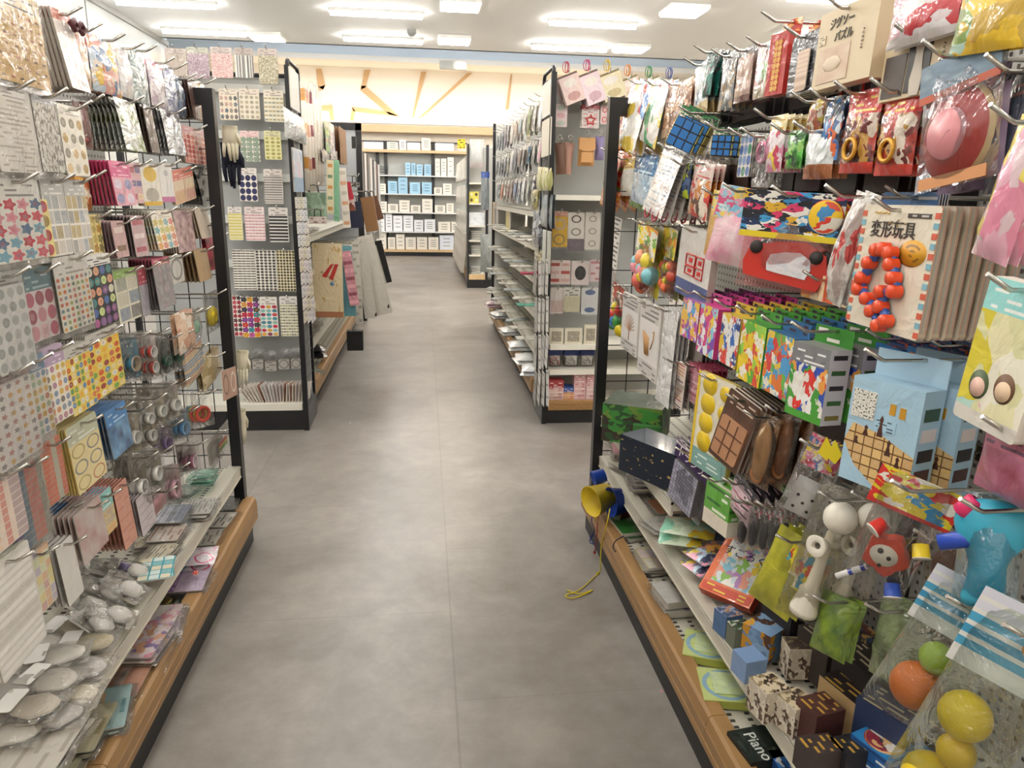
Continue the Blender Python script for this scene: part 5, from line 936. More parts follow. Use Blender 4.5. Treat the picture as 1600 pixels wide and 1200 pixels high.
# fourth row
o = R_('bag', (1196, 294, 1124, 416), P('#e9b3c0', 'photo', ('#f0c9d0', '#e08fa8', '#f3e0e0', '#e6a0b0'), 2, coat=1.0), 'pink toy bag with a light blue header of little heroines', 1, cat='toy bag', t=.035, ry=9, pl=.76, turn=42, header=P('#a9d3e6', 'art', ('#e9f2f0', '#e05f8a', '#7fc0e0', '#f0d26a', '#f3b0c4'), 4), hfr=.42)
R_('bag', (1140, 300, 1110, 410), P('#c9862e', 'photo', ('#8a5f9a', '#d9a05c', '#e0b54a', '#a98a3a'), 2, hdr=('#e0c34a', .3, '#4a7fc0'), coat=1.0), 'amber and violet bag beside the pink heroine bag', 3, cat='toy bag', ry=8, t=.02, pl=.78)
def redtoy(nm, w, h, mat, **k):
    o = bag(nm, w, h, film('#ffeaea', .12, seed=7, sc=6), t=.05, seed=7)
    plate(o, -w * .5, w * .5, -h * .42, 0, P('#16213a', 'art', ('#1c2f5c', '#16161c', '#3f9ad0', '#f0ece2', '#e0b02e', '#d93a6a'), 5), 'header_card', .004, .002)
    plate(o, -w * .5, w * .5, -h * .47, -h * .41, flat('#e8cf2a', .4), 'yellow_band', .003, .002)
    b = MB(); b.lathe([(1e-4, -.002), (h * .15, -.0018), (h * .17, 0), (h * .17, .002)], 20, M=Matrix.Translation((w * .33, .002, -h * .22)) @ Matrix.Rotation(-PI / 2, 4, 'X')); b.build('yellow_rim_emblem', P('#d94a2c', 'art', ('#3f8ac0', '#e9e3d4', '#d93c2a', '#f0c62a'), 2), o)
    s = Matrix.Translation((0, .02, -h * .72)); b = MB(); pts = [(-.42, .0), (-.36, .16), (-.1, .22), (.2, .24), (.40, .12), (.44, -.06), (.36, -.24), (.05, -.20), (-.22, -.17), (-.40, -.14)]; b.prism([(x * w, z * h) for x, z in pts][::-1], -.014, .014, M=s); b.build('red_body', flat('#c9352a', .3), o, bevel=.004)
    b = MB(); b.prism([(x * w * .52 + .01, z * h * .55) for x, z in pts][::-1], -.017, -.0138, M=s); b.build('silver_window', P('#b9c0c6', 'photo', ('#8fa9c0', '#e9e6ea', '#a99aa8'), 3, coat=1), o)
    for sx in (-.3, .31): b = MB(); b.lathe([(1e-4, -.02), (.012, -.02), (.014, -.014)], 12, M=s @ Matrix.Translation((sx * w, .0, .03 if sx < 0 else 0.02)) @ Matrix.Rotation(-PI / 2, 4, 'X')); b.build('black_knob', DARK, o)
    return o
R_(redtoy, (1318, 300, 1166, 456), None, 'red toy in a clear bag under a black and yellow header', 1, cat='toy bag', pl=.745, ry=3, turn=48)
R_('bag', (1344, 300, 1318, 486), P('#c9c3bd', 'art', ('#e9e5df', '#b9a9a4', '#c94a4a', '#dcd6cf'), 3, coat=1.0, cr=1.0), 'long crumpled clear bag turned sideways beside the orange chain card', 1, cat='toy bag', pl=.735, ry=12, t=.05)
# chain puzzle card
BR = P('#e6dcc8', 'plain', coat=.5)
cw0 = (1474, 322, 1352, 534)
cp = R_('card', cw0, BR, 'cream card holding an orange and blue jointed chain puzzle', 6, t=.012, pitch=.022, pl=.745, cat='chain puzzle', edge=P('#b9a890', 'rows', ('#c9604a', '#4a8a9a', '#b9a38c'), 1, 16))
_, w, h = quad('R', .745, *cw0); SHc = cp
b = MB(); 
for s in (-1, 1):
    for i in range(13): b.box(s * w * .47 - w * .028, s * w * .47 + w * .028, -.0012, 0, -h * (.05 + i * .074) - h * .045, -h * (.05 + i * .074), m=i % 2)
b.build('printed_border', [flat('#cf6048'), flat('#7fb0c0')], cp)
textmesh('変形玩具', w * .15, flat('#3a342f'), cp, (-w * .05, -.0012, -h * .245), 'title_lettering'); textmesh('～～～', w * .07, flat('#c9a02e'), cp, (-w * .22, -.0012, -h * .09), 'small_lettering'); textmesh('～ く ～', w * .07, flat('#8a7038'), cp, (0, -.0012, -h * .165), 'small_lettering')
b = MB(); b.lathe([(1e-4, -.0015), (w * .17, -.0012), (w * .17, 0)], 24, M=Matrix.Translation((w * .25, 0, -h * .36)) @ Matrix.Rotation(-PI / 2, 4, 'X') @ Matrix.Diagonal((1, .62, 1, 1))); b.build('mustard_badge', P('#d39a2a', 'lines', ('#8a5f1c',), 5, 5), cp)
plate(cp, w * .12, w * .4, -h * .095, -h * .06, P('#4c4642', 'lines', ('#c9c3bd',), 5, 1), 'dark_tab')
def arrow(): pass
zz = [(-.12, -.36), (-.2, -.47), (-.26, -.60), (-.28, -.70), (-.14, -.76), (-.04, -.85), (.08, -.95), (.16, -.90), (.06, -.80), (.04, -.68), (.20, -.66), (.16, -.56), (.10, -.46), (.06, -.37), (-.04, -.345)]
b = MB(); b2 = MB()
for i in range(len(zz)):
    x, z = zz[i]; x2, z2 = zz[(i + 1) % len(zz)]
    M = Matrix.Translation((x * w, -.012, z * h)) @ Matrix.Rotation(-PI / 2, 4, 'X'); b.lathe([(1e-4, -.009), (w * .050, -.009), (w * .056, -.006), (w * .056, .009)], 14, M=M)
    b2.tube([(x * w, -.009, z * h), ((x + x2) / 2 * w, -.009, (z + z2) / 2 * h), (x2 * w, -.009, z2 * h)], w * .042, 6)
if 1:
    q = b2.build('blue_links', flat('#3a5fae', .3), cp); q2 = b.build('orange_links', flat('#e2502a', .3), cp)
for c in [o for o in bpy.data.objects if o.name.startswith('chain_puzzle') and o is not cp]: pass
# thin hanging fillers behind
R_('card', (1470, 300, 1380, 330), P('#3f7fc0', 'rows', ('#dfe6e9', '#3f7fc0'), 1, 4, coat=.7), 'blue striped header tops behind the chain puzzle', 3, pl=.86, cat='toy card')
R_('bag', (1640, 176, 1572, 418), P('#e6c9cf', 'art', ('#e9b0c4', '#f0dc6a', '#9ad3b5', '#f5e9ea', '#e58fa8'), 2, coat=1.0), 'pastel pink yellow and mint bag at the right frame edge', 2, cat='toy bag', pl=.715, t=.04, ry=12)
# end-post neighbours
R_('card', (972, 340, 955, 440), P('#e0dcd4', 'lines', ('#4a4642', '#6a6660'), 4, 14, foot=('#a9a09a', .15), coat=.3), 'tall white notice card with small black text by the post', 0, cat='notice card', pl=.79, ry=4)
def beads(cols, n, gr=.1):
    def f(o, w, h, t):
        rg = random.Random(n); b = MB(); 
        for i in range(n):
            x = rg.uniform(-.32, .32) * w; z = -h * rg.uniform(.50, .90); r = w * gr * rg.uniform(.8, 1.15); b.lathe([(1e-4, -r), (r * .8, -r * .6), (r, 0), (r * .8, r * .6), (1e-4, r)], 10, m=i % len(cols), M=Matrix.Translation((x, t * .5 + rg.uniform(-.004, .004), z)))
        b.build('round_candies', [flat(c, .3) for c in cols], o)
    return f
R_(clearbag(beads(('#e9a0b0', '#e9d24a', '#7fc0c9', '#f0a07a', '#d96a5c'), 16, .13), c_roll(.45, .84, .18, .012, flat('#f0dcc9'), flat('#b9502e'), nm='slice_toy'), c_card(.5, .04, .9, .42, P('#e8e2cf', 'art', ('#f0d02a', '#e9e4d4', '#7fb04a', '#e0903a'), 3), dy=.2), c_card(.5, .05, .95, .93, flat('#d9c93a'), dy=.95), t=.04), (1028, 350, 994, 468), None, 'yellow topped bag of pastel candy shaped balls, nearer the post', 0, cat='toy bag', ry=8, pl=.76)
R_(clearbag(beads(('#e9734a', '#d9d03a', '#f0a07a', '#c9503c'), 14, .13), c_card(.5, .04, .9, .4, P('#d9c93a', 'art', ('#f0d02a', '#8a9a3a', '#e0903a', '#e9e0c0'), 3), dy=.2), c_card(.5, .05, .95, .93, flat('#8a8c2a'), dy=.95), t=.04), (1058, 352, 1034, 472), None, 'yellow topped bag of orange candy shaped balls, farther in', 1, cat='toy bag', ry=6, pl=.79)
st = R_('card', (1118, 362, 1066, 478), P('#dedad6', 'photo', ('#e9e6e1', '#cfcac4'), 1, foot=('#3a4f8a', .24), coat=1.0), 'white pack with red stencil outlines and a blue foot', 3, cat='toy card', t=.006, pl=.79, ry=3)
_, w, h = quad('R', .79, 1118, 362, 1066, 478); b = MB()
for sx, sz, ww, hh in ((-.08, -.45, .2, .13), (.2, -.45, .16, .13), (-.08, -.6, .2, .1), (.2, -.6, .16, .12)):
    cx, cz = sx * w, sz * h; q = [(cx - ww * w * .7, -.002, cz - hh * h * .6), (cx + ww * w * .7, -.002, cz - hh * h * .6), (cx + ww * w * .7, -.002, cz + hh * h * .6), (cx - ww * w * .7, -.002, cz + hh * h * .6)]; b.tube(q, .0022, 5, closed=True)
    b.box(cx - ww * w * .25, cx + ww * w * .25, -.003, 0, cz - hh * h * .25, cz + hh * h * .25)
b.build('red_stencil', flat('#c9302a', .35), st)
R_(clearbag(beads(('#3f7fd0', '#d93a34', '#4aa64e', '#e9d02a'), 12, .17), c_card(.5, .02, .9, .45, P('#a9604a', 'art', ('#c9523c', '#e9dcc9', '#7a4a3a'), 3), dy=.2), t=.04), (975, 448, 955, 528), None, 'small bag of blue red and yellow balls by the end post', 0, cat='toy bag', ry=5, pl=.79)
# wooden puzzle packs in white
for i, (bx, c_, lb_) in enumerate((((1000, 468, 974, 560), '#a9846a', 'white flat wooden kit pack with a peacock picture'), ((1034, 482, 1002, 602), '#b58a5a', 'white flat wooden kit pack with a swan picture'))):
    o = R_('card', bx, P('#dcd7d2', 'lines', ('#8a857f',), 4, 16, coat=.8), lb_, 0, cat='wooden kit pack', t=.01, pl=.77, rx=0)
    _, w, h = quad('R', .77, *bx); plate(o, -w * .46, w * .46, -h * .8, -h * .25, flat('#e0dcd8', .5), 'picture_area', -.0008, .0006); b = MB()
    if i == 0:
        for k in range(11): a = PI * k / 10; b.tube([(0, -.001, -h * .62), (math.cos(a) * w * .3, -.001, -h * .55 + math.sin(a) * h * .22)], .0016, 4)
        b.tube([(0, -.001, -h * .5), (0, -.001, -h * .78)], .003, 5)
    else:
        for k in range(6): b.tube([(-w * .25 + k * w * .05, -.0012, -h * (.40 + k * .01)), (-w * .12 + k * w * .03, -.0012, -h * .7)], .0045, 5)
        b.tube([(w * .2, -.0012, -h * .36), (w * .26, -.0012, -h * .34), (w * .24, -.0012, -h * .45), (w * .12, -.0012, -h * .6)], .003, 5)
    b.build('wooden_bird_print', flat(c_, .6), o)
R_('bag', (1058, 488, 1036, 640), P('#d5d4d2', 'photo', ('#c3c2c0', '#ecebea', '#b3b2b0'), 3, coat=1.0, cr=1.0), 'long white glossy packs turned edge on beside the swan kit', 3, cat='kit bag', t=.012, pitch=.014, pl=.765, back=flat('#b9b3ab'))
R_('card', (1104, 500, 1082, 580), flat('#b3aba2', .5), 'deep stack of pale grey boards behind the slim boxes', 9, t=.004, pitch=.014, cat='board pack', pl=.84, edge=flat('#8f877f'))
# fifth row of hanging game boxes
gb = [((1096, 458, 1070, 536), ('#c94a9a', '#f0c04a', '#8a4ac0', '#f2dfe9', '#4aa0d0'), '#a03a8a', 'slim purple and yellow game box, first of the hanging box row', 3),
      ((1125, 466, 1098, 562), ('#8fd0e9', '#d94a8a', '#f0d04a', '#f0f2f2', '#7a4ab0'), '#c9408a', 'magenta edged game box with a light blue picture', 4),
      ((1161, 480, 1132, 578), ('#2f6ac0', '#f0efe9', '#e9c03a', '#d9403a', '#1f3f8a'), '#d0b23a', 'yellow edged game box with a deep blue picture', 4),
      ((1201, 492, 1164, 608), ('#5fae3a', '#f0d02a', '#e0503c', '#f2efe0', '#9ad04a'), '#4a9a3a', 'lime green game box with red fruit shapes', 4),
      ((1245, 508, 1204, 628), ('#e07a34', '#4a9ad0', '#f0c83a', '#d93c3a', '#6aae4a', '#f3ead9'), '#2f6a9a', 'orange and blue crowded party game box', 3)]
for i, (bx, cols, sc_, lb_, n) in enumerate(gb):
    hang('R', lambda nm, w, h, mat, **k: carton(nm, w, h, mat, flat(sc_, .4), .035, .03, P(sc_, 'lines', ('#f0ece2', '#3a2a3a'), 4, 2), flat(sc_, .4)), bx, P(cols[1], 'art', cols, 4, coat=.5, seed=i), lb_, n, cat='game box', pl=.765, pitch=.045)
side = P('#d9d3d6', 'bars', ('#2f2c30', '#8a7a3a', '#3f6a3a', '#c9352f'), 1, 5, .3)
hang('R', lambda nm, w, h, mat, **k: carton(nm, w, h, mat, side, .05, .035, P('#3f8a34', 'lines', ('#e0423a', '#f0ece2'), 3, 2), flat('#8a8f8a')), (1302, 512, 1246, 654), P('#e9e4da', 'art', ('#f0ede6', '#2f4fae', '#4a9a3a', '#d9382f', '#e9a04a', '#f4f2ee'), 3, foot=('#4a9a34', .1), hdr=('#7f7f82', .26, '#f0eef0'), coat=.5), 'red edged ball game box, largest of the hanging box row', 4, cat='game box', pl=.745, pitch=.066, turn=12)
R_('card', (1330, 440, 1256, 482), P('#e9cfae', 'hearts', ('#d95a2a', '#e9a02e', '#c9442a', '#f0d9b0'), 4, 1, .7, coat=.4), 'strip of orange flame pictures above the game boxes', 2, pl=.80, cat='toy card', t=.01)
for i, (x1, x0) in enumerate(((1412, 1372), (1462, 1422), (1500, 1470))):
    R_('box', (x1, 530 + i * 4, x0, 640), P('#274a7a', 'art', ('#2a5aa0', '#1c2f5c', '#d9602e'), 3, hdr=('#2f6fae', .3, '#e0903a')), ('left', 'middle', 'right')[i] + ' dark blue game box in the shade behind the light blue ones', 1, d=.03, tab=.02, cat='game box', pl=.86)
bs = P('#a9c6da', 'grid', ('#2a4a3c', '#e9dcd6', '#2c2a30', '#5a3f3c'), 1, 5)
def chessbox(nm, w, h, mat, **k):
    o = carton(nm, w, h, P('#a9cbe0', 'plain', coat=.3), P('#a3c3d8', 'plain'), .055, .045, flat('#b5d3e6', .5), flat('#9fc0d6', .5)); Z = -.045; H_ = h + Z
    poly = [(-w * .5, -h * .70), (-w * .40, -h * .55), (w * .0, -h * .58), (w * .5, -h * .68), (w * .5, -h), (w * .1, -h), (-w * .3, -h * .86)]
    b = MB(); b.prism(poly[::-1], -.0012, -.0002); b.build('wooden_board_print', P('#6f4a1e', 'grid', ('#d0a02e', '#c9962a', '#dcae3c'), 7, 6), o)
    b = MB()
    for x, z, hh in ((-.2, -.62, .08), (0, -.6, .16), (.15, -.72, .12), (.3, -.80, .1), (-.32, -.7, .06), (.1, -.86, .09)):
        b.lathe([(w * .045, 0), (w * .03, h * hh * .3), (w * .016, h * hh * .6), (w * .028, h * hh * .8), (1e-4, h * hh)], 8, M=Matrix.Translation((x * w, -.0014, z * h)) @ Matrix.Diagonal((1, .05, 1, 1)))
    b.build('chess_piece_print', flat('#4a2a20', .5), o)
    plate(o, -w * .46, -w * .12, -h * .50, -h * .29, P('#e6e2da', 'spray', ('#3a3836', '#2f4a3a'), 5, 5, .3), 'white_price_label')
    plate(o, w * .08, w * .16, -h * .42, -h * .34, flat('#c9952e'), 'yellow_square'); plate(o, w * .22, w * .3, -h * .43, -h * .35, flat('#c9952e'), 'yellow_square')
    b = MB()
    for i, c in enumerate((0, 1, 2, 3)): b.box(w * .5, w * .5 + .001, .008, .046, -h * (.42 + i * .15), -h * (.33 + i * .15), m=i)
    b.build('side_pictures', [flat(c) for c in ('#2f4a3a', '#d9cfd0', '#242126', '#4a3030')], o)
    plate(o, -w * .1, w * .2, -h * .56, -h * .47, P('#a9cbe0', 'lines', ('#4a5a66',), 5, 4), 'small_print'); return o
hang('R', chessbox, (1448, 556, 1345, 762), None, 'light blue box with a chess board picture', 1, cat='game box', pl=.735, pitch=.068, turn=22)
ff = R_('card', (1660, 452, 1548, 700), P('#dcd9a8', 'art', ('#e9e2b5', '#d9c93a', '#e9c0c9', '#b9dcd0', '#efe9d6'), 2, foot=('#d9d3c9', .1), hdr=('#9adcd9', .22, '#f0f6f2'), coat=.8), 'large pale yellow craft pack with two face pictures', 1, cat='craft pack', t=.02, pl=.705, ry=5)
_, w, h = quad('R', .705, 1660, 452, 1548, 700)
for fx, fz, c1, c2 in ((-.22, -.72, '#e0b8a8', '#4a5a3a'), (.16, -.68, '#e6c9a8', '#6a4a30')):
    b = MB(); b.lathe([(1e-4, -.001), (w * .15, -.0008), (w * .15, 0)], 20, M=Matrix.Translation((fx * w, 0, fz * h)) @ Matrix.Rotation(-PI / 2, 4, 'X') @ Matrix.Diagonal((1, 1.2, 1, 1))); b.build('hair_print', flat(c2), ff)
    b = MB(); b.lathe([(1e-4, -.002), (w * .11, -.0018), (w * .11, 0)], 20, M=Matrix.Translation((fx * w, -.0002, (fz - .02) * h)) @ Matrix.Rotation(-PI / 2, 4, 'X') @ Matrix.Diagonal((1, 1.1, 1, 1))); b.build('face_print', flat(c1), ff)
R_('bag', (1660, 690, 1530, 820), P('#d79aa9', 'photo', ('#e6a9b9', '#b36a86', '#8a3a4c', '#f0c0cc'), 2, hdr=('#b3627a', .4, '#5a2a4a'), coat=1.0), 'rose pink glossy bags under the face picture pack', 3, cat='toy bag', pl=.72, t=.03)

for i, (x1, x0, y0, y1) in enumerate(((1246, 1206, 236, 300), (1290, 1250, 226, 298), (1350, 1300, 210, 300), (1420, 1366, 180, 300), (1130, 1090, 140, 190), (1200, 1150, 120, 180), (1300, 1240, 90, 160))):  # added dark filler stacks; the shade of the row gaps is in their colour
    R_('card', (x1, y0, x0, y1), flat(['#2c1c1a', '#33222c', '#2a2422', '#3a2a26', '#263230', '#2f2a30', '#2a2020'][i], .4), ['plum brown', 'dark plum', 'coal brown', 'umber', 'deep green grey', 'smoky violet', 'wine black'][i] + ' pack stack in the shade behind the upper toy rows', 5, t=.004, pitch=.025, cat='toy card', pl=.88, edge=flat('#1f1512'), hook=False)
# ---------------- right rack, lower hanging rows ----------------
R_(clearbag(c_card(.5, .03, .86, .94, P('#d9c9c0', 'lines', ('#a8343c', '#3a3836', '#c98f5a'), 2, 14), dy=.2), t=.012), (1074, 572, 1046, 646), None, 'slim white and red ruled case pack above the navy box', 3, cat='toy pack', pl=.78, pitch=.02)
R_('bag', (1100, 578, 1076, 640), P('#c98f9a', 'lines', ('#8a3a4c', '#e6c9cf'), 3, 8, hdr=('#a9405a', .2, '#f0d9de'), coat=1.0), 'rosy thin packs beside the slim case pack', 5, cat='toy pack', pl=.80, t=.006, pitch=.014)
hc = R_('card', (1150, 590, 1092, 738), P('#e9e2cc', 'plain', foot=('#7fa9a3', .2), coat=.6), 'yellow edged card of round yellow heart stencils', 2, cat='craft card', pl=.765, t=.004, edge=flat('#d9c03a'), turn=10)
w, h = hc.dimensions[0], hc.dimensions[2]; b = MB()
for i in range(4):
    z = -h * (.1 + i * .2); 
    for x, r in ((-.16, .17), (.26, .12)):
        b.lathe([(1e-4, -.003), (r * w, -.002), (r * w * 1.04, 0)], 14, M=Matrix.Translation((x * w, 0, z - (x > 0) * h * .03)) @ Matrix.Rotation(-PI / 2, 4, 'X') @ Matrix.Diagonal((1.1, .95, 1, 1)))
b.build('yellow_shapes', flat('#e3c227', .35), hc); plate(hc, -w * .5, -w * .44, -h, 0, flat('#e3c227'), 'yellow_edge'); plate(hc, -w * .4, w * .4, -h * .96, -h * .84, P('#7fa9a3', 'lines', ('#e6efe9',), 6, 3), 'pale_lettering')
def woodgame(nm, w, h, mat, **k):
    o = card(nm, w, h, P('#4a332a', 'photo', ('#3a2620', '#5f4436', '#4c352c'), 2, hdr=('#5a4034', .2, '#d9c3b0'), coat=.9), t=.006); b = MB()
    b.prism([(x * 1 + 0, z) for x, z in [(p[0] * .82, p[1] * .56 - h * .36) for p in rnd_round(w, h, .01)]], -.006, 0); q = b.build('wooden_tray', flat('#b98a68', .5), o); b = MB()
    for i in range(1, 3): b.box(-w * .41 + i * w * .273 - .0015, -w * .41 + i * w * .273 + .0015, -.0075, -.006, -h * .90, -h * .38); b.box(-w * .38, w * .38, -.0075, -.006, -h * .36 - i * h * .185 - .0015, -h * .36 - i * h * .185 + .0015)
    b.build('tray_grooves', flat('#6a4636', .5), q); return o
R_(woodgame, (1190, 622, 1140, 738), None, 'brown card holding a small wooden grid game tray', 6, cat='wooden game', pl=.755, pitch=.013, ry=16, turn=20)
def longpack(c1, c2): 
    return clearbag(c_blob(.5, .52, .34, .012, .42, P(c1, 'photo', (c1, c2, '#3a2a22'), 3, coat=.5), 'brown_toy'), c_roll(.45, .86, .26, .006, flat('#d9852e'), flat('#f0c08a'), .5, 0, 'orange_seal'), t=.03, tint='#e6d3bd')
for i, bx in enumerate(((1212, 648, 1176, 762), (1246, 640, 1212, 756), (1282, 648, 1248, 760))):
    R_(longpack(('#b9906a', '#6a4a3a', '#5a3a2c')[i], ('#e0c9a8', '#8a6048', '#7a5a44')[i]), bx, None, ('pale wooden top', 'dark brown', 'darkest brown')[i] + ' toy in a long clear pack with an orange seal', 3, cat='toy pack', pl=(.76, .79, .82)[i], pitch=.035, ry=4, turn=15)
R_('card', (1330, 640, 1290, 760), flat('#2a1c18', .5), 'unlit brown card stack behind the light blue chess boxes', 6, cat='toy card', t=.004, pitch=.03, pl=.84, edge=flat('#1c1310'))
# playing cards, green box, sunglasses like packs
def cards_pack(nm, w, h, mat, **k):
    o = bag(nm, w, h, film('#f4f4f8', .12, seed=4), t=.035, seed=4); q = carton('card_case', w * .72, h * .62, P('#4a4a66', 'grid', ('#8f8fae', '#6a6a8a'), 9, 12, coat=.4), flat('#6f6c72'), d=.018, tab=0); q.parent = o; q.location = (-w * .06, .004, -h * .34)
    plate(o, -w * .48, w * .5, -h * .30, -h * .10, flat('#3a2452'), 'purple_header', .006); textmesh('トランプ', w * .2, flat('#efe9f2'), o, (0, .005, -h * .24), 'title_lettering'); plate(o, -w * .5, w * .52, -h * .10, 0, P('#c9c3c6', 'art', ('#5a3a5c', '#e9e4e6', '#2f2a34'), 4), 'top_header', .006); return o
R_(cards_pack, (1108, 704, 1054, 806), None, 'clear bag with a grey violet playing card case', 3, cat='playing cards', pl=.75, pitch=.034, turn=12, ry=10)
R_('box', (1144, 748, 1106, 826), P('#5fa83a', 'lines', ('#e6efd9', '#2f6a2a'), 3, 6, foot=('#e6dccb', .35), coat=.6), 'bright green hanging box with a cream label', 3, cat='game box', d=.03, tab=.02, tabm=P('#7fc04a', 'art', ('#9ad05a', '#2f6a2a', '#e9e2e0'), 3), pl=.755, pitch=.045, turn=10)
R_('bag', (1176, 768, 1142, 832), P('#d9bcc6', 'lines', ('#3a2c34', '#b9647f'), 3, 7, hdr=('#2c262e', .24, '#c9b3bd'), coat=1.0), 'pink and black striped pack right of the green box', 3, cat='toy pack', pl=.76, pitch=.022, ry=10)
for i in range(4):
    x = 1172 + i * 17; R_(clearbag(c_blob(.5, .66, .34, .008, .26, flat('#1f1f26', .3), 'dark_toy'), c_card(.5, .04, .8, .26, P('#5a4a4c', 'art', ('#2c2a30', '#d9d3cf', '#c93a4a'), 3)), t=.02), (x, 788 + i * 3, x - 17, 868 + i * 5), None, ['first', 'second', 'third', 'fourth'][i] + ' from the left of four clear packs with black toys', 2, cat='toy pack', pl=.76, ry=6, pitch=.025)
# big dice
def dice(nm, w, h, mat, **k):
    o = bag(nm, w, h, film('#f4f4f4', .1, seed=5), t=.09, seed=5, low=.62); s = w * .66; b = MB(); b.box(-s / 2, s / 2, -s / 2, s / 2, -s / 2, s / 2); q = b.build('white_die', flat('#e4e1dc', .3), o, bevel=s * .14); q.modifiers[0].segments = 4; q.location = (0, .046, -h * .66); q.rotation_euler = (.1, .05, .15)
    b = MB(); 
    for x, z in ((0, 0), (-.25, .25), (.25, .25), (-.25, -.25), (.25, -.25)): b.lathe([(1e-4, -.001), (s * .055, -.0008), (s * .06, .002)], 10, M=Matrix.Translation((x * s, -s / 2 - .0004, z * s)) @ Matrix.Rotation(-PI / 2, 4, 'X'))
    b.build('black_pips', DARK, q)
    plate(o, -w * .4, w * .4, -h * .34, 0, P('#d9a3a0', 'art', ('#e05f8a', '#f0d02a', '#e9e3d9', '#c9343a', '#4a6fae'), 4), 'header_card', .04, .002); return o
R_(dice, (1322, 694, 1254, 846), None, 'big white five pip die in a clear bag, front of two', 0, cat='toy die', pl=.755, turn=45, ry=14)
R_(dice, (1350, 706, 1292, 836), None, 'big white die in a clear bag half hidden behind the first', 0, cat='toy die', pl=.82, turn=40, ry=12)
for i, (u, v) in enumerate(((1290, 695), (1303, 700))):
    p = onX(u, v, .74); r = empty('price_flag', p, -PI / 2 + .7); tag(r, ('left', 'right')[i] + ' small yellow pointed price flag above the dice bags', 'price flag'); b = MB(); b.prism([(-.012, -.018), (.0, .016), (.016, -.01), (.006, -.03)], -.001, .001); b.build('flag', flat('#e6cf2a', .4), r)
    b = MB(); b.tube([(0, .002, 0), (0, .05, .0)], .0015, 5); b.build('clip', CHROME, r)
# kendama cup and ball toys
def kendama(nm, w, h, mat, **k):
    r = bag(nm, w, h, film('#f4f2ec', .06, seed=6, body=.02), t=.1, seed=6, low=.5); IV = flat('#e9e3d4', .35); q = empty('kendama', (0, .03, 0)); 
    b = MB(); H_ = h * .9; b.lathe([(1e-4, -H_), (w * .26, -H_), (w * .27, -H_ * .96), (w * .20, -H_ * .84), (w * .215, -H_ * .81), (w * .13, -H_ * .77), (w * .10, -H_ * .55), (w * .085, -H_ * .34), (w * .05, -H_ * .22), (1e-4, -H_ * .2)], 20); s = b.build('toy_handle', IV, r); s.location = (0, .03, 0)
    b = MB(); R_0 = w * .20; L_ = w * .36; M = Matrix.Translation((0, 0, -H_ * .42)) @ Matrix.Rotation(math.radians(62), 4, 'Z') @ Matrix.Rotation(PI / 2, 4, 'Y'); b.lathe([(R_0 * .3, -L_ * .8), (R_0, -L_), (R_0 * 1.05, -L_ * .96), (R_0 * .9, -L_ * .7), (R_0 * .5, -L_ * .2), (R_0 * .5, L_ * .2), (R_0 * .85, L_ * .7), (R_0 * .95, L_ * .96), (R_0 * .9, L_), (R_0 * .25, L_ * .8)], 18, M=M); s2 = b.build('side_cups', IV, s)
    b = MB(); b.lathe([(w * .3 * math.sin(PI * i / 10) + 1e-4, -w * .3 * math.cos(PI * i / 10)) for i in range(11)], 20, M=Matrix.Translation((w * .06, -.02, -H_ * .17))); b.build('toy_ball', IV, s); bpy.data.objects.remove(q); return r
R_(kendama, (1362, 776, 1276, 1000), None, 'ivory cup and ball toy in a clear bag, nearer the aisle', 0, cat='cup and ball toy', pl=.75, turn=50, ry=10)
R_(kendama, (1410, 776, 1332, 1000), None, 'ivory cup and ball toy in a clear bag, right and behind', 0, cat='cup and ball toy', pl=.80, turn=45, ry=10)
# yellow green string bags
def ytop(nm, w, h, mat, **k):
    o = bag(nm, w, h, P('#a8a52a', 'photo', ('#b9b52e', '#8a8a24', '#c9c43a', '#6a7a2a'), 2, coat=1.0), t=.03, seed=7); plate(o, -w * .05, w * .5, -h * .55, -h * .05, P('#e0cf3a', 'art', ('#f0dc3a', '#3a9ac0', '#d94a34', '#f2ecd9'), 3), 'header_card', .002, .002); return o
R_(ytop, (1282, 842, 1214, 972), None, 'olive yellow bag with a yellow and blue header card', 2, cat='toy bag', pl=.755, turn=35, ry=16)
R_('bag', (1334, 936, 1280, 1032), P('#9ab52e', 'photo', ('#a9c43a', '#7f9a24', '#4a6a2a', '#c0d65a'), 3, coat=1.0, cr=.8), 'lime green bottle shaped bag low on the toy rack', 1, cat='toy bag', pl=.76, t=.04, turn=35, ry=4)
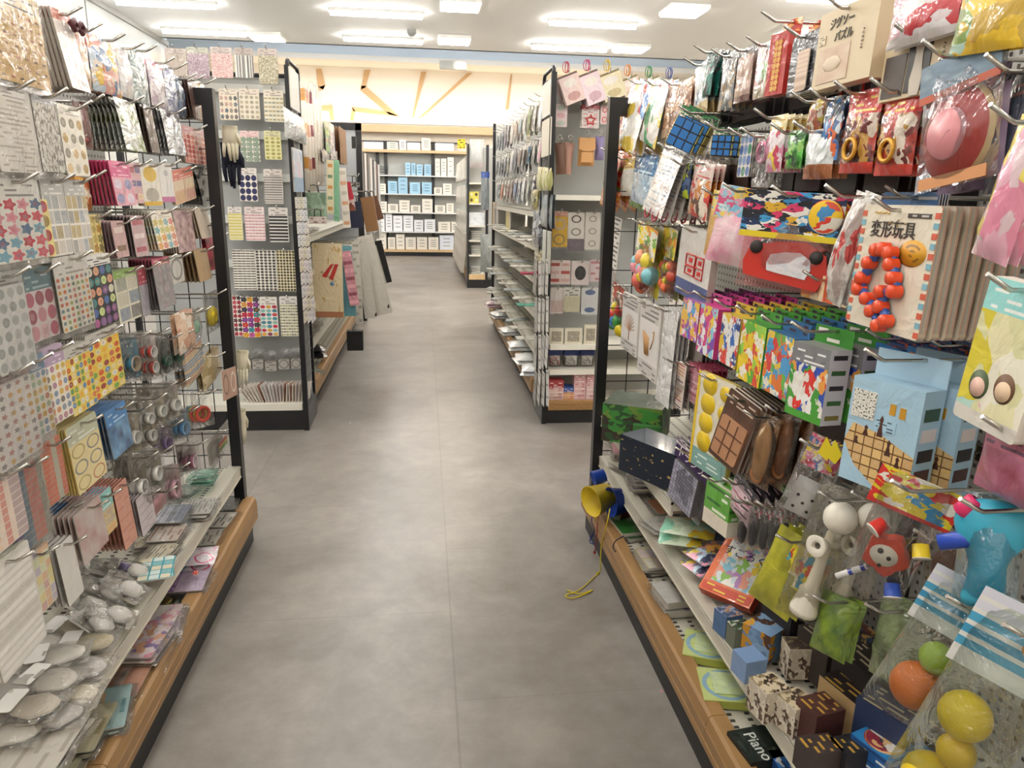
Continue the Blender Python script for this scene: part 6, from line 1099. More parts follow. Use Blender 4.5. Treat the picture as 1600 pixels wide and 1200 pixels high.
# drum rattle toy and its header
def rattle(nm, w, h, mat, **k):
    o = bag(nm, w, h, film('#f4f4f4', .09, seed=9), t=.07, seed=9, low=.5)
    plate(o, -w * .60, w * .62, -h * .30, 0, P('#e0cc2e', 'art', ('#f0dc3a', '#d9342a', '#3a9ad0', '#f2ece0', '#e9d02e'), 3, foot=('#c9302a', .1)), 'header_card', .034, .002)
    pts = []; 
    for i in range(20): a = 2 * PI * i / 20; rr = 1 + .13 * math.cos(5 * a); pts.append((math.cos(a) * w * .31 * rr, math.sin(a) * w * .31 * rr))
    b = MB(); b.prism(pts, -.014, .014, M=Matrix.Translation((0, .03, -h * .62))); q = b.build('red_drum', flat('#d0432a', .35), o, bevel=.003)
    b = MB(); b.lathe([(1e-4, -.017), (w * .2, -.0165), (w * .215, -.012)], 20, M=Matrix.Translation((-w * .03, .03, -h * .62)) @ Matrix.Rotation(-PI / 2, 4, 'X') @ Matrix.Diagonal((1, .85, 1, 1))); b.build('white_face', flat('#e9e2d0', .4), q)
    b = MB(); 
    for x, z, r_ in ((-.1, .03, .045), (.05, .0, .035), (-.03, -.08, .03)): b.lathe([(1e-4, -.0015), (r_ * w, -.001), (r_ * w, .001)], 12, M=Matrix.Translation((x * w, .0125, -h * .62 + z * h)) @ Matrix.Rotation(-PI / 2, 4, 'X'))
    b.build('face_marks', DARK, q)
    b = MB(); b.tube([(-w * .16, .03, -h * .78), (-w * .5, .03, -h * .97)], w * .055, 10); b.build('striped_stick', P('#e4e2e0', 'rows', ('#2a3f9a', '#e4e2e0'), 1, 5), o)
    for nm2, c, x, z in (('red_cup', '#c9302a', -.28, -.43), ('yellow_cup', '#e3c62e', .4, -.47), ('blue_cup', '#2a4aa0', .3, -.84)):
        b = MB(); r_ = w * .13; b.lathe([(1e-4, r_), (r_ * .9, r_), (r_, -r_ * .6), (r_ * 1.08, -r_ * .7), (r_ * .7, -r_ * .75), (r_ * .4, -.2 * r_)], 14, ms=[0, 0, 1, 1, 1], M=Matrix.Translation((x * w, .01, z * h)) @ Matrix.Rotation(.6 if x < 0 else -.5, 4, 'Y') @ Matrix.Rotation(-.5, 4, 'X')); b.build(nm2, [flat(c, .35), flat('#e9e2d9', .4)], o)
    return o
R_(rattle, (1492, 760, 1388, 960), None, 'red drum rattle toy with a white face and coloured cups', 0, cat='toy rattle', pl=.735, turn=50, ry=14)
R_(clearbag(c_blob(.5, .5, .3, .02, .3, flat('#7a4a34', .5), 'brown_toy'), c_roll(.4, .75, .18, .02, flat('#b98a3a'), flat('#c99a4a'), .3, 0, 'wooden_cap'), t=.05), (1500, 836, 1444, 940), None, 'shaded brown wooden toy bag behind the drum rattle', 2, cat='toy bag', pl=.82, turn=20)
# cyan maraca shaped toy
def maraca(nm, w, h, mat, **k):
    o = bag(nm, w, h, film('#eefaff', .14, seed=10), t=.10, seed=10, low=.5); C = flat('#3fa9c6', .25)
    b = MB(); b.lathe([(1e-4, -h * .98), (w * .24, -h * .97), (w * .25, -h * .9), (w * .21, -h * .78), (w * .20, -h * .6), (w * .24, -h * .5), (w * .36, -h * .38), (w * .40, -h * .24), (w * .34, -h * .1), (w * .2, -h * .04), (1e-4, -h * .02)], 22, M=Matrix.Translation((.0, .035, 0)) @ Matrix.Diagonal((1.45, .8, 1, 1))); b.build('cyan_body', C, o)
    b = MB(); b.lathe([(w * .1, -.015), (w * .16, -.012), (w * .16, .012), (w * .1, .015)], 16, M=Matrix.Translation((-w * .38, .03, -h * .10)) @ Matrix.Rotation(.7, 4, 'Y')); b.build('pink_ring', flat('#d9346a', .3), o)
    b = MB(); b.lathe([(1e-4, -.03), (w * .15, -.028), (w * .16, .03), (1e-4, .035)], 16, M=Matrix.Translation((-w * .42, .03, -h * .40)) @ Matrix.Rotation(1.2, 4, 'Y')); b.build('blue_knob', flat('#2a4ab0', .3), o); return o
R_(maraca, (1600, 790, 1508, 962), None, 'cyan plastic shaker toy with a pink ring and blue knob', 0, cat='toy shaker', pl=.72, turn=50, ry=-4)
# ball toys in teal headed bags
def ballbag(cols, hd):
    def mk(nm, w, h, mat, **k):
        o = bag(nm, w, h, film('#f0f4f0', .1, seed=11), t=.11, seed=11, low=.62)
        plate(o, -w * .52, w * .52, -h * .36, 0, P('#e3e3e0', 'rows', ('#3a93bd', '#e9e9e6', '#d9d9e6', '#4aa0c6'), 2, 6), 'header_card', .05, .002)
        for i, (x, z, r, c) in enumerate(cols):
            b = MB(); b.lathe([(r * w * math.sin(PI * k_ / 10) + 1e-4, -r * w * math.cos(PI * k_ / 10)) for k_ in range(11)], 20, M=Matrix.Translation((x * w, .045, z * h))); b.build('soft_ball', flat(c, .35), o)
        b = MB(); b.lathe([(1e-4, -.001), (w * .09, -.0008), (w * .09, 0)], 14, M=Matrix.Translation((w * .1, .049, -h * .16)) @ Matrix.Rotation(-PI / 2, 4, 'X')); b.build('printed_dot', flat(hd), o); return o
    return mk
R_(ballbag(((-.05, -.72, .30, '#e67a2c'), (-.02, -.50, .2, '#9ab53a')), '#3f8a2e'), (1600, 940, 1462, 1195), None, 'bag with an orange ball under a white and blue header', 0, cat='ball toy bag', pl=.735, turn=45, ry=16)
R_(ballbag(((-.1, -.55, .27, '#e3c427'), (.0, -.72, .2, '#dcb924'), (-.1, -.90, .28, '#e3c427')), '#e0892a'), (1705, 985, 1545, 1330), None, 'bag with yellow dumbbell shaped balls at the bottom right corner', 0, cat='ball toy bag', pl=.725, turn=45, ry=14)
R_('bag', (1740, 1080, 1640, 1300), P('#b58f5c', 'photo', ('#c99f68', '#a9834e', '#8a6038', '#d9b88a'), 2, coat=1.0), 'tan toned toy bag cut by the right frame edge', 1, cat='toy bag', pl=.76, t=.05, turn=20)
R_('bag', (1420, 950, 1366, 1070), P('#5f6a4a', 'photo', ('#4a5538', '#8a9a6a', '#3a4030', '#a9b98a'), 2, coat=1.0, cr=1.0), 'murky olive clear bag left of the orange ball bag', 2, cat='toy bag', pl=.80, t=.05, turn=20)
# ---------------- goods on the right rack shelves ----------------
ZU, ZL, ZW = .517, .337, .172
lR = lambda *a, **k: lc(*a, side='R', **k)
def cartonS(w, h, d, front, side=None, top=None): return carton('toy_box', w, h, front, side, d=d, tab=0, top=top)
# upper shelf
r = stand(cartonS(.22, .145, .2, P('#2f6a34', 'art', ('#3f8a3a', '#4a3a30', '#a9b53a', '#8f867a', '#2a4a2c'), 4, coat=.5), P('#2c5230', 'art', ('#3f8a3a', '#3a302a', '#6a8a3a'), 3), P('#3a352c', 'photo', ('#4a4438', '#2f4a30', '#6a6254'), 2, coat=1.0)), 0, 0, ZU, 62, 'large green wooden puzzle kit box on the upper shelf end', 'toy box', .145); r.location = (.84, 2.64, ZU + .147)
for i, (x, y) in enumerate(((.80, 2.50), (.80, 2.44))):
    o = cartonS(.10, .085, .035, flat('#8a6a4c', .6), flat('#3f7a3a')); o.name = 'wooden_kit_box'; r = stand(o, 0, 0, ZU, 70, ('farther', 'nearer')[i] + ' open brown wooden kit box with green trim', 'toy box', .085); r.location = (x, y, ZU + .087)
    b = MB(); b.lathe([(.008, -.004), (.02, -.004), (.02, .004), (.008, .004), (.008, -.004)], 12, M=Matrix.Translation((-.02, -.006, -.05)) @ Matrix.Rotation(PI / 2, 4, 'X')); b.build('wheel', flat('#c9bda0'), o)
r = empty('wooden_bowl_stack', (.785, 2.36, ZU + .001)); tag(r, 'stack of small cream cups beside the navy box', 'cup stack')
for i in range(5): b = MB(); b.lathe([(.016, 0), (.025 + i * .0006, .012), (.024, .02), (.018, .02)], 16, M=Matrix.Translation((0, 0, i * .014))); b.build('cup', flat(['#cdbf9f', '#b9a37c', '#d6c9ac', '#a98f6a', '#cfc0a0'][i], .5), r)
nb = cartonS(.24, .125, .12, P('#16273f', 'spray', ('#c9d0d6', '#d9a03a', '#8fa0b0'), 7, 7, .16, coat=.7), P('#14202f', 'spray', ('#b99a5c',), 3, 3, .15), flat('#1c3350', .25, 0, .8)); nb.name = 'board_game_box'
stand(nb, 0, 0, ZU, 28, 'navy blue board game box with small gold and white drawings', 'board game', .125); nb.location = (.80, 2.17, ZU + .127)
plate(nb, -.06, .05, -.075, -.045, P('#16273f', 'lines', ('#d9d3c0', '#8fa0b0'), 9, 3), 'faint_lettering')
plate(nb, .03, .055, -.035, -.01, flat('#dcd3cf'), 'white_price_label')
lR(.14, .11, P('#b9c9d9', 'lines', ('#5a6a8a',), 4, 6, coat=.5), 0, 0, ZU, 20, 'white and blue sheet pack behind the navy box', n=2, XY=(.9, 2.3))
# lower metal shelf, from far to near
lR(.15, .13, P('#c98a94', 'art', ('#d9a0a8', '#a9606c', '#5f8a5c', '#e6c9c9'), 3, coat=.9), 966, 690, ZL, 8, 'rose pink picture box pile at the far end of the lower shelf', 'toy pack', 3, .012)
lR(.13, .10, P('#cf8f98', 'plain', coat=.9), 975, 712, ZL, -10, 'plain pink slim pack in front of the picture boxes', 'toy pack', 2, .008)
lR(.15, .12, P('#cfc9b5', 'spray', ('#8a9a6a', '#6a6258', '#e6e2d6'), 4, 4, .3, coat=.9), 990, 738, ZL, 18, 'pale leaflet pack with green print on the lower shelf', n=3)
lR(.14, .12, P('#b9b3bd', 'art', ('#8a86a0', '#e3dfe0', '#5c5a60', '#c9b9a0'), 3, coat=1.0), 1010, 762, ZL, -6, 'glossy grey violet disc packs fanned on the lower shelf', 'toy pack', 5, .007)
lR(.12, .10, P('#cf9068', 'plain', coat=.5), 1040, 795, ZL, 4, 'peach orange folder lying on the lower shelf', n=1)
lR(.09, .10, P('#e3e0db', 'spray', ('#a9705a', '#8a8a86'), 3, 3, .2, coat=.6), 1035, 822, ZL + .012, 16, 'white card with a flower wreath print on the lower shelf', n=1)
lb(.13, .16, P('#b9d0b0', 'art', ('#8fd0b5', '#e0a02e', '#d9c23a', '#e9a0a0', '#d9e6d0'), 2, coat=1.0), 1075, 845, ZL + .015, -28, 'green yellow and orange shiny bag tilted on the lower shelf', 'toy bag', 1, .04, side='R')
lb(.10, .13, P('#8a8a94', 'art', ('#e9a0b8', '#3a3f5c', '#d9c23a', '#b9d0e6'), 3, coat=1.0), 1108, 885, ZL + .01, 20, 'pack with a pink flower toy and a dark blue rim', 'toy bag', 1, .035, side='R')
lb(.08, .12, P('#6a4434', 'art', ('#3a2a2a', '#c9903a', '#2a4a7a', '#a9603c'), 3, coat=1.0), 1128, 872, ZL + .03, -15, 'dark brown and blue foil pack behind the orange game', 'toy bag', 1, .03, side='R')
og = cartonS(.15, .20, .035, P('#d9652a', 'plain', coat=.6), flat('#a93c20'), flat('#b9481f')); og.name = 'board_game_box'
lay(og, 1148, 908, ZL, .15, .20, 38, 'bright orange board game box with a cartoon scene, leaning back', 'board game', 0, .035, side='R', tip=38)
plate(og, -.055, .055, -.165, -.03, P('#d9e3e6', 'art', ('#8fc9e0', '#f2efe6', '#e9a08a', '#8fc05a', '#f0d24a', '#b98ac0'), 3), 'cartoon_picture', -.0012); textmesh('すごろく', .032, flat('#2a2a5a'), og, (0, -.002, -.075), 'title_lettering'); plate(og, -.07, .07, -.195, -.172, P('#c9452a', 'lines', ('#f0d24a',), 4, 2), 'yellow_lettering_band', -.0012)
def sb(u, v, w, h, d, fr, sd, tp, yaw, lab, z=ZL, lean=0, dx=0):
    o = cartonS(w, h, d, fr, sd, tp); stand(o, u, v, z, yaw, lab, 'toy box', h); return o
LBL = ('#e9e3dc', '#c9a03a', '#3a302c', '#8fa9c9')
sb(1148, 985, .05, .06, .05, P('#8f9fc0', 'art', ('#c9d0e0', '#5f6fa0', '#e0b0b8', '#e9e6e0'), 3, coat=.4), P('#5f7fa9', 'photo', ('#5f7fa9', '#3f5a80'), 2), P('#4a5f80', 'art', ('#3a4a6a', '#b98a6a', '#8fa0c0'), 3), 14, 'small violet blue capsule box below the orange game')
sb(1168, 1005, .04, .055, .05, P('#8a8c7a', 'art', ('#c9c9ba', '#3a4a34', '#5c5a50', '#dcd9cc'), 3, coat=.4), flat('#6a7060'), P('#2c3a2a', 'art', ('#3f5a3a', '#1c241c', '#c9c9ba'), 3), 6, 'small dark green lidded box behind the violet blue one')
b1 = sb(1184, 1052, .055, .055, .055, P('#8fa8cc', 'art', ('#a9bedb', '#c98a3a', '#e3e0e0', '#6f8ab0'), 2, coat=.4), P('#7592bc', 'photo', ('#7592bc', '#8fa8cc'), 2), flat('#7c99c2'), 10, 'lower pale blue figure box by the price rail')
b2 = sb(1205, 1010, .075, .075, .075, P('#7fa0c6', 'photo', ('#7fa0c6', '#5f82aa', '#93b0d2'), 2, coat=.5), P('#6f90b8', 'art', ('#7fa0c6', '#c98f2e', '#5a3a2a', '#8fb0d6'), 2), P('#86a6ca', 'art', ('#86a6ca', '#7fa0c6', '#d9a03a', '#4a2f20'), 2), 32, 'larger pale blue figure box with an orange oval print on top'); 
b3 = sb(1190, 990, .06, .06, .06, P('#20201f', 'spray', ('#d9d6cf',), 4, 4, .25, coat=.5), flat('#262420'), P('#1a1a1a', 'spray', ('#c9c6c0', '#3f6a3a'), 3, 3, .2), 8, 'black box with white drawing at the back of the lower shelf'); b3.location.x += .08
for i, (u, v, w_, h_, fr, tp, yaw, lab) in enumerate(((1215, 1110, .06, .075, ('#6a5a4a', '#c9b9a9', '#d9722e', '#2f2620', '#e0c83a'), '#cfc0a4', 12, 'brown animal photo box with a yellow corner by the rail'),
    (1256, 1130, .055, .07, ('#5a4c40', '#bdb09c', '#2c2420', '#7f8a4a', '#d9d0c0'), '#c9b99c', 18, 'brown animal photo box with a white side panel'),
    (1262, 1052, .05, .08, ('#4a3c34', '#b9a994', '#2f2824', '#6f7a4a'), '#4c4038', -6, 'tall dark animal photo box at the back'))):
    q = sb(u, v, w_, h_, .06, P(fr[0], 'art', fr, 4, coat=.4, seed=i), P('#cfc5b4', 'art', ('#c9bda9', '#5c4a3a', '#dcd4c4'), 3), P(tp, 'art', (tp, '#3a2c22', '#8a7a5a'), 3), yaw, lab)
for i, (u, v, w_, h_, c1, yaw, lab) in enumerate(((1296, 1150, .06, .085, '#4c2c28', 12, 'maroon brown box with gold lettering'), (1340, 1120, .10, .085, '#241b1a', 14, 'black box with gold lettering and a tan side'), (1350, 1198, .05, .06, '#1c1c22', 8, 'black box with pale pieces next to the tan sided one'), (1300, 1200, .05, .06, '#3a2f2e', 4, 'charcoal brown box at the bottom edge of the frame'))):
    q = sb(u, v, w_, h_, .07, P(c1, 'spray', ('#c9a04a', '#8a3a34', '#d9cdb0'), 3, 3, .14, coat=.6, seed=i), flat('#c0a070' if i == 1 else c1, .5), P(c1, 'lines', ('#b98f3a',), 5, 5, coat=.6), yaw, lab)
b = MB(); q = sb(1395, 1196, .085, .07, .08, P('#2a7fc0', 'art', ('#3a93d0', '#e9e6e0', '#e0a04a', '#1c4a8a'), 3, coat=.5), P('#235a9a', 'lines', ('#e0e6ea', '#1c3c70'), 3, 6), flat('#2f86c6', .3, 0, .5), 20, 'bright blue capsule toy box with a round picture on top')
b = MB(); b.lathe([(1e-4, .001), (.032, .001), (.036, 0)], 24, M=Matrix.Translation((0, .04, 0))); b.build('round_picture', P('#d9b07a', 'art', ('#e6c08a', '#8a2a3a', '#3a3a3c', '#e9e2da'), 2), q)
sb(1462, 1200, .07, .06, .07, P('#2678b8', 'lines', ('#e9e6e0', '#10305a'), 3, 5, coat=.5), None, flat('#2f86c6', .3, 0, .5), 15, 'second blue capsule toy box cut by the bottom edge')
for i, (x, y) in enumerate(((1.0, 1.85), (1.02, 1.7), (1.0, 1.55), (1.02, 1.4), (.98, 1.25), (1.0, 1.08))):
    o = cartonS(.10, .10, .06, P('#3a2c28', 'art', ('#2a1f1e', '#6a3a34', '#c9a05a', '#3f5a7a'), 3, seed=i, coat=.4)); stand(o, 0, 0, ZL, 8, f'{["first", "second", "third", "fourth", "fifth", "sixth"][i]} dark toy box from the far end along the back of the lower shelf', 'toy box', .1); o.location = (x, y, ZL + .102)
for i, (x, y, w_, h_, c1) in enumerate(((.98, 1.98, .09, .11, '#3a4a6a'), (.98, 1.86, .10, .09, '#4a3a30'), (.97, 1.74, .08, .12, '#2c3a2c'), (.95, 1.62, .09, .10, '#54302c'), (.90, 1.48, .10, .12, '#2a2628'), (.93, 1.36, .10, .11, '#3c3430'), (.95, 1.24, .11, .13, '#241c1c'), (.92, 1.12, .10, .12, '#2c3a5c'))):
    o = cartonS(w_, h_, .07, P(c1, 'art', (c1, '#d9cdb9', c1, '#8a6a3a', '#1c1a1c'), 4, seed=i, coat=.5), flat(c1, .5), P(c1, 'lines', ('#c9b99a',), 4, 5, coat=.5)); stand(o, 0, 0, ZL, 6 + (i * 37) % 20, f'{["navy grey", "cocoa brown", "moss green", "rust brown", "black violet", "grey brown", "near black", "dark denim"][i]} capsule box in the middle of the lower shelf', 'toy box', h_); o.location = (x, y, ZL + h_ + .002)
# bottom wooden shelf
lR(.17, .17, P('#2f7a34', 'photo', ('#2a4a8a', '#3a8a3a', '#2f6a30', '#2c5a9a'), 1, coat=.9), 992, 828, ZW, 6, 'large green and blue board game folder on the bottom shelf', 'board game', 1, .014)
lR(.14, .16, P('#d9cf9a', 'grid', ('#3f7a3a', '#e0c9c6', '#b9a9c0', '#e9e2cf'), 2, 4, hdr=('#e0cf5c', .2, '#3a5a34'), coat=.7), 1035, 885, ZW, 4, 'yellow ring bound picture card set on the bottom shelf', 'picture card set', 2, .01)
lR(.12, .15, P('#d9c9a9', 'grid', ('#7a3a8a', '#a9302f', '#c9a07a', '#3a2a28', '#5fa04a'), 3, 3, foot=('#d9d6d0', .42), coat=.8), 1063, 945, ZW + .004, 6, 'cream card box with purple and red animal squares', 'picture card set', 1, .022)
for i, (u, v, yaw) in enumerate(((1106, 1010, -24), (1134, 1072, -12))):
    o = carton('clear_lid_box', .13, .13, P('#c9d68a', 'rings', ('#8fb3c9', '#dfe9d0'), 1, 1, .46, coat=1.0), flat('#b9c05a'), d=.022, tab=0)
    lay(o, u, v, ZW + .022, .13, .13, yaw, ('farther', 'nearer')[i] + ' lime boxed disc set under a clear lid', 'disc set', 0, side='R'); s = plate(o, -.045, .04, -.1, -.03, P('#b9cfd6', 'photo', ('#a9c3dc', '#cfe0a8', '#dfe9ea'), 2, coat=1.0), 'pale_blue_window', -.004, .003)
o = carton('instrument_box', .10, .15, P('#14201c', 'lines', ('#4a5a52', '#2c3a34'), 3, 9, coat=.8), flat('#0f1614'), d=.03, tab=0); lay(o, 1200, 1160, ZW + .03, .10, .15, 8, 'dark green black box with white script reading Piano', 'toy box', 0, side='R')
tv = textmesh('Piano', .04, flat('#dfe3df'), o, (.01, -.001, -.12), 'title_lettering')
o = carton('toy_box', .12, .06, P('#2a5fae', 'art', ('#3a7fd0', '#e6e9ec', '#1c3c7a'), 3, coat=.6), flat('#1f4a8a'), d=.03, tab=0); lay(o, 1240, 1205, ZW + .03, .12, .06, 0, 'blue and white printed box at the very bottom edge', 'toy box', 0, side='R')
# cup stilts hanging by their ropes at the end of the wooden edge
def stilt(p, c, lab, R0=.052, hh=.075, rz=0, ry=PI / 2):
    r = empty('cup_stilt', p, rz); tag(r, lab, 'cup stilt'); b = MB(); b.lathe([(1e-4, 0), (R0 * .82, 0), (R0, hh), (R0 * 1.03, hh), (R0 * .96, hh - .002), (R0 * .78, .004), (1e-4, .004)], 24); q = b.build('cup', flat(c, .35), r); r.rotation_euler = (0, ry, rz); return r
def place_stilt(u, v, x, *a, **k): return stilt(Vector(onX(u, v, x)), *a, **k)
place_stilt(950, 774, .70, '#e6c927', 'yellow plastic cup stilt lying sideways at the shelf end', .060, rz=PI + .45, ry=PI / 2 + .1, hh=.085)
place_stilt(976, 782, .745, '#1f3f96', 'larger blue cup stilt nested behind the yellow one', .056, rz=PI + .2, ry=PI / 2, hh=.06)
place_stilt(945, 742, .70, '#2149b0', 'blue cup stilt above the yellow one by the black post', .032, rz=PI + .1, ry=PI / 2 + .3, hh=.05)
place_stilt(990, 790, .79, '#7a2f28', 'dark red cup stilt at the back of the stilt pile', .05, rz=PI, ry=PI / 2, hh=.06)
def rope(pts, c, lab, r_=.0022, knot=None):
    r = empty('cord', pts[0]); tag(r, lab, 'cord'); P0 = Vector(pts[0]); pp = [Vector(p) for p in pts]; sm = []
    for i in range(len(pp) - 1):
        a, b_, c_, d = pp[max(0, i - 1)], pp[i], pp[i + 1], pp[min(len(pp) - 1, i + 2)]
        for t in range(5): t /= 5; sm.append(.5 * ((2 * b_) + (-a + c_) * t + (2 * a - 5 * b_ + 4 * c_ - d) * t * t + (-a + 3 * b_ - 3 * c_ + d) * t ** 3))
    sm.append(pp[-1]); b = MB(); b.tube([p - P0 for p in sm], r_, 6); b.build('rope', flat(c, .6), r)
    if knot is not None: b = MB(); b.lathe([(1e-4, -.008), (.007, 0), (1e-4, .008)], 8, M=Matrix.Translation(Vector(knot) - P0)); b.build('knot', flat(c, .6), r)
yx = lambda u, v, x=.66: onX(u, v, x); yz = lambda u, v: onZ(u, v, .004)
rope([yx(953, 795, .68), yx(948, 820), yx(940, 850), yx(938, 880, .655), yz(937, 893), yz(925, 905), yz(905, 922), yz(884, 930), yz(893, 935), yz(910, 930), yz(926, 922), yz(905, 928), yz(886, 922)], '#d9c41f', 'yellow cord from the yellow cup stilt trailing onto the floor', knot=yz(934, 896))
rope([yx(934, 798, .67), yx(930, 806), yx(931, 812), yx(929, 803)], '#d9c41f', 'short yellow cord loop under the yellow cup stilt')
rope([yx(926, 805, .66), yx(924, 815, .65), yx(929, 830, .66), yx(922, 840, .65), yx(928, 850, .66), yx(921, 846, .65), yx(927, 836, .66)], '#1c2a66', 'dark blue knotted cord hanging beside the wooden edge')
rope([yx(936, 800, .67), yx(933, 825), yx(932, 845), yx(929, 862)], '#a3282f', 'thin red cord hanging beside the blue cord', .0018, yx(929, 863, .66))
rope([yx(974, 838, .655), yx(962, 845, .65), yx(958, 855, .65), yx(962, 862, .655)], '#1c2244', 'navy elastic cord looped over the wooden edge')
# ---------------- key holder end display (right) ----------------
def K_(kind, box, mat, label, n=0, cat='key holder pack', pl=4.46, **k):
    o = hang('E', kind, box, mat, label, n, cat=cat, pl=pl, **{**dict(rx=1), **k}); mid, w, h = quad('E', pl, *box)
    b = MB(); b.tube([(mid[0], 4.66, mid[2] - .008), (mid[0], pl - .05, mid[2] - .004), (mid[0], pl - .07, mid[2] + .018)], .003, 6); q = b.build('hook', CHROME, R2E); q.matrix_parent_inverse = Matrix.Translation(-R2E.location); return o
CH = 1.4
for i, (bx, c1, c2, ce, rn) in enumerate((((870, 115, 902, 162), '#c99a94', '#e9d0cb', '#b3284a', 'rose pink'), ((903, 112, 934, 163), '#cfa9b5', '#ead6dd', '#c2366a', 'lilac pink'), ((932, 112, 968, 156), '#c9b98a', '#e6dcb9', '#d9b52e', 'sand yellow'), ((968, 120, 996, 150), '#d0a48a', '#ead3c3', '#d98a3a', 'peach'), ((1000, 122, 1030, 160), '#c9d0bd', '#e6ebdd', '#2a8a4a', 'pale green'), ((1034, 124, 1060, 160), '#b9c0d0', '#dfe3ee', '#4a5aa0', 'pale blue'))):
    o = K_(lambda nm, w, h, mat, **k: carton(nm, w, h, mat, flat('#7a625c' if i < 2 else '#8a7d58'), .008, .012), bx, P(c2, 'dots', (c1, '#e9e2da'), 1, 2, .32, coat=1.0), rn + ' elastic note packs on the top row of the key holder display', 6, cat='elastic pack', ry=-22, pitch=.02, pl=4.40, jit=.03)
    p = onY((bx[0] + bx[2]) / 2 - 2, bx[1] - 10, 4.36); r = empty('elastic_band', p); tag(r, {'rose pink': 'crimson', 'lilac pink': 'magenta', 'sand yellow': 'yellow', 'peach': 'orange', 'pale green': 'green', 'pale blue': 'indigo'}[rn] + ' looped elastic cord above the ' + rn + ' packs', 'elastic cord'); b = MB()
    for s in range(3): b.tube([(math.cos(a) * .018 * math.cos(s) + s * .004, math.cos(a) * .01 * s, math.sin(a) * .03) for a in [x * PI / 5 for x in range(10)]], .0022, 5, closed=True)
    b.build('loops', flat(ce, .5), r)
def startag(nm, w, h, mat, **k):
    o = card(nm, w, h, P('#ddd3cf', 'lines', ('#c9808a',), 3, 10, hdr=('#c9606a', .2, '#f0d9d9'), coat=.9)); b = MB(); pts = []
    for i in range(10): a = PI / 2 + i * PI / 5; rr = w * (.30 if i % 2 == 0 else .15); pts.append(Vector((math.cos(a) * rr, -.004, -h * .66 + math.sin(a) * rr)))
    b.tube(pts, w * .045, 6, closed=True); b.build('red_star', flat('#d0312f', .3), o); return o
K_('card', (867, 162, 887, 198), P('#e3cfcf', 'dots', ('#b9c0b5', '#d9a9b0'), 1, 3, .34, coat=.9), 'pink and white round charm card, left of the red star', 2)
K_(startag, (910, 163, 937, 200), None, 'card with a red star outline charm', 3)
K_('card', (939, 164, 952, 194), P('#e0c6c6', 'rings', ('#c9303a',), 1, 2, .3, coat=.9), 'card with a red round charm partly behind the post', 2)
def pouch(c1, c2, flap=True):
    def mk(nm, w, h, mat, **k):
        o = pillow(w, h * .86, .05, 3, low=.6, cr=.001).build(nm, flat(c1, .6), None); b = MB(); b.tube([(math.cos(a) * .012, .02, .03 + math.sin(a) * .014) for a in [x * PI / 5 for x in range(10)]], .002, 5, closed=True); b.build('key_ring', CHROME, o)
        if flap: b = MB(); b.prism([(-w * .46, -h * .02), (w * .46, -h * .02), (w * .5, -h * .36), (w * .2, -h * .42), (-w * .2, -h * .42), (-w * .5, -h * .36)][::-1], -.006, .002); b.build('flap', flat(c2, .6), o); plate(o, -w * .34, w * .34, -h * .76, -h * .45, flat(c2, .6), 'front_pocket', -.008, .004)
        return o
    return mk
K_(pouch('#6f4f40', '#8a6350', False), (868, 222, 884, 280), None, 'dark brown furry boot shaped pouch, left of two', 0, cat='pouch', pl=4.42, ry=-4)
K_(pouch('#b99080', '#a97c6a', False), (884, 222, 899, 280), None, 'pinkish brown boot shaped pouch, right of two', 0, cat='pouch', pl=4.46, ry=5)
K_(pouch('#bf8a52', '#cc9a64'), (905, 214, 931, 266), None, 'tan leather backpack shaped pouch on a key ring', 0, cat='pouch', pl=4.42)
K_(pouch('#8a7ea8', '#9c92b8', False), (932, 212, 946, 256), None, 'lavender purple pouch partly behind the post', 0, cat='pouch', pl=4.45)
for i, (bx, m, lb_) in enumerate((((862, 330, 888, 386), P('#d9ab2a', 'rings', ('#8a7a4a', '#b9a9a0'), 1, 2, .36, hdr=('#e6b9a0', .14, '#c93a34'), coat=.7), 'mustard yellow key holder card with a square charm'),
    ((888, 332, 914, 392), P('#e3ddd4', 'rings', ('#5c4a42', '#8a8078'), 1, 3, .3, foot=('#6a5c66', .32), coat=.7), 'white key holder card with a dark violet base'),
    ((915, 332, 939, 390), P('#e0dad0', 'rings', ('#a9a094',), 1, 3, .26, coat=.9), 'plain white key holder card with a slim ring'),
    ((860, 407, 892, 444), P('#e6d3ce', 'bars', ('#b3483c', '#d9b3ab'), 2, 3, .38, coat=1.0), 'square pale pink pack with a red outlined charm'),
    ((893, 408, 922, 445), P('#e3d6d3', 'dots', ('#1f1d1e', '#e3d6d3'), 1, 1, .3, coat=1.0), 'square pale pack with a black round badge'),
    ((922, 406, 940, 440), P('#e3cfd0', 'lines', ('#c98a90',), 2, 4, coat=1.0), 'square pink pack cut off by the post'),
    ((859, 450, 881, 490), P('#dcd0cb', 'grid', ('#c9a9a0', '#e6dcd6'), 1, 2, .3, coat=1.0), 'narrow clear pack with rosy print, left of three'),
    ((881, 449, 907, 487), P('#cfc8a9', 'plain', hdr=('#dcd9d0', .36, '#5c564c'), coat=1.0), 'clear pack with a khaki yellow sheet, middle of three'),
    ((909, 450, 936, 491), P('#dcdcdc', 'dots', ('#5a6f9a', '#dcdcdc'), 1, 3, .3, coat=1.0), 'clear pack with small blue figures, right of three'))):
    K_('card', bx, m, lb_, 3, sleeve=True, pitch=.012)
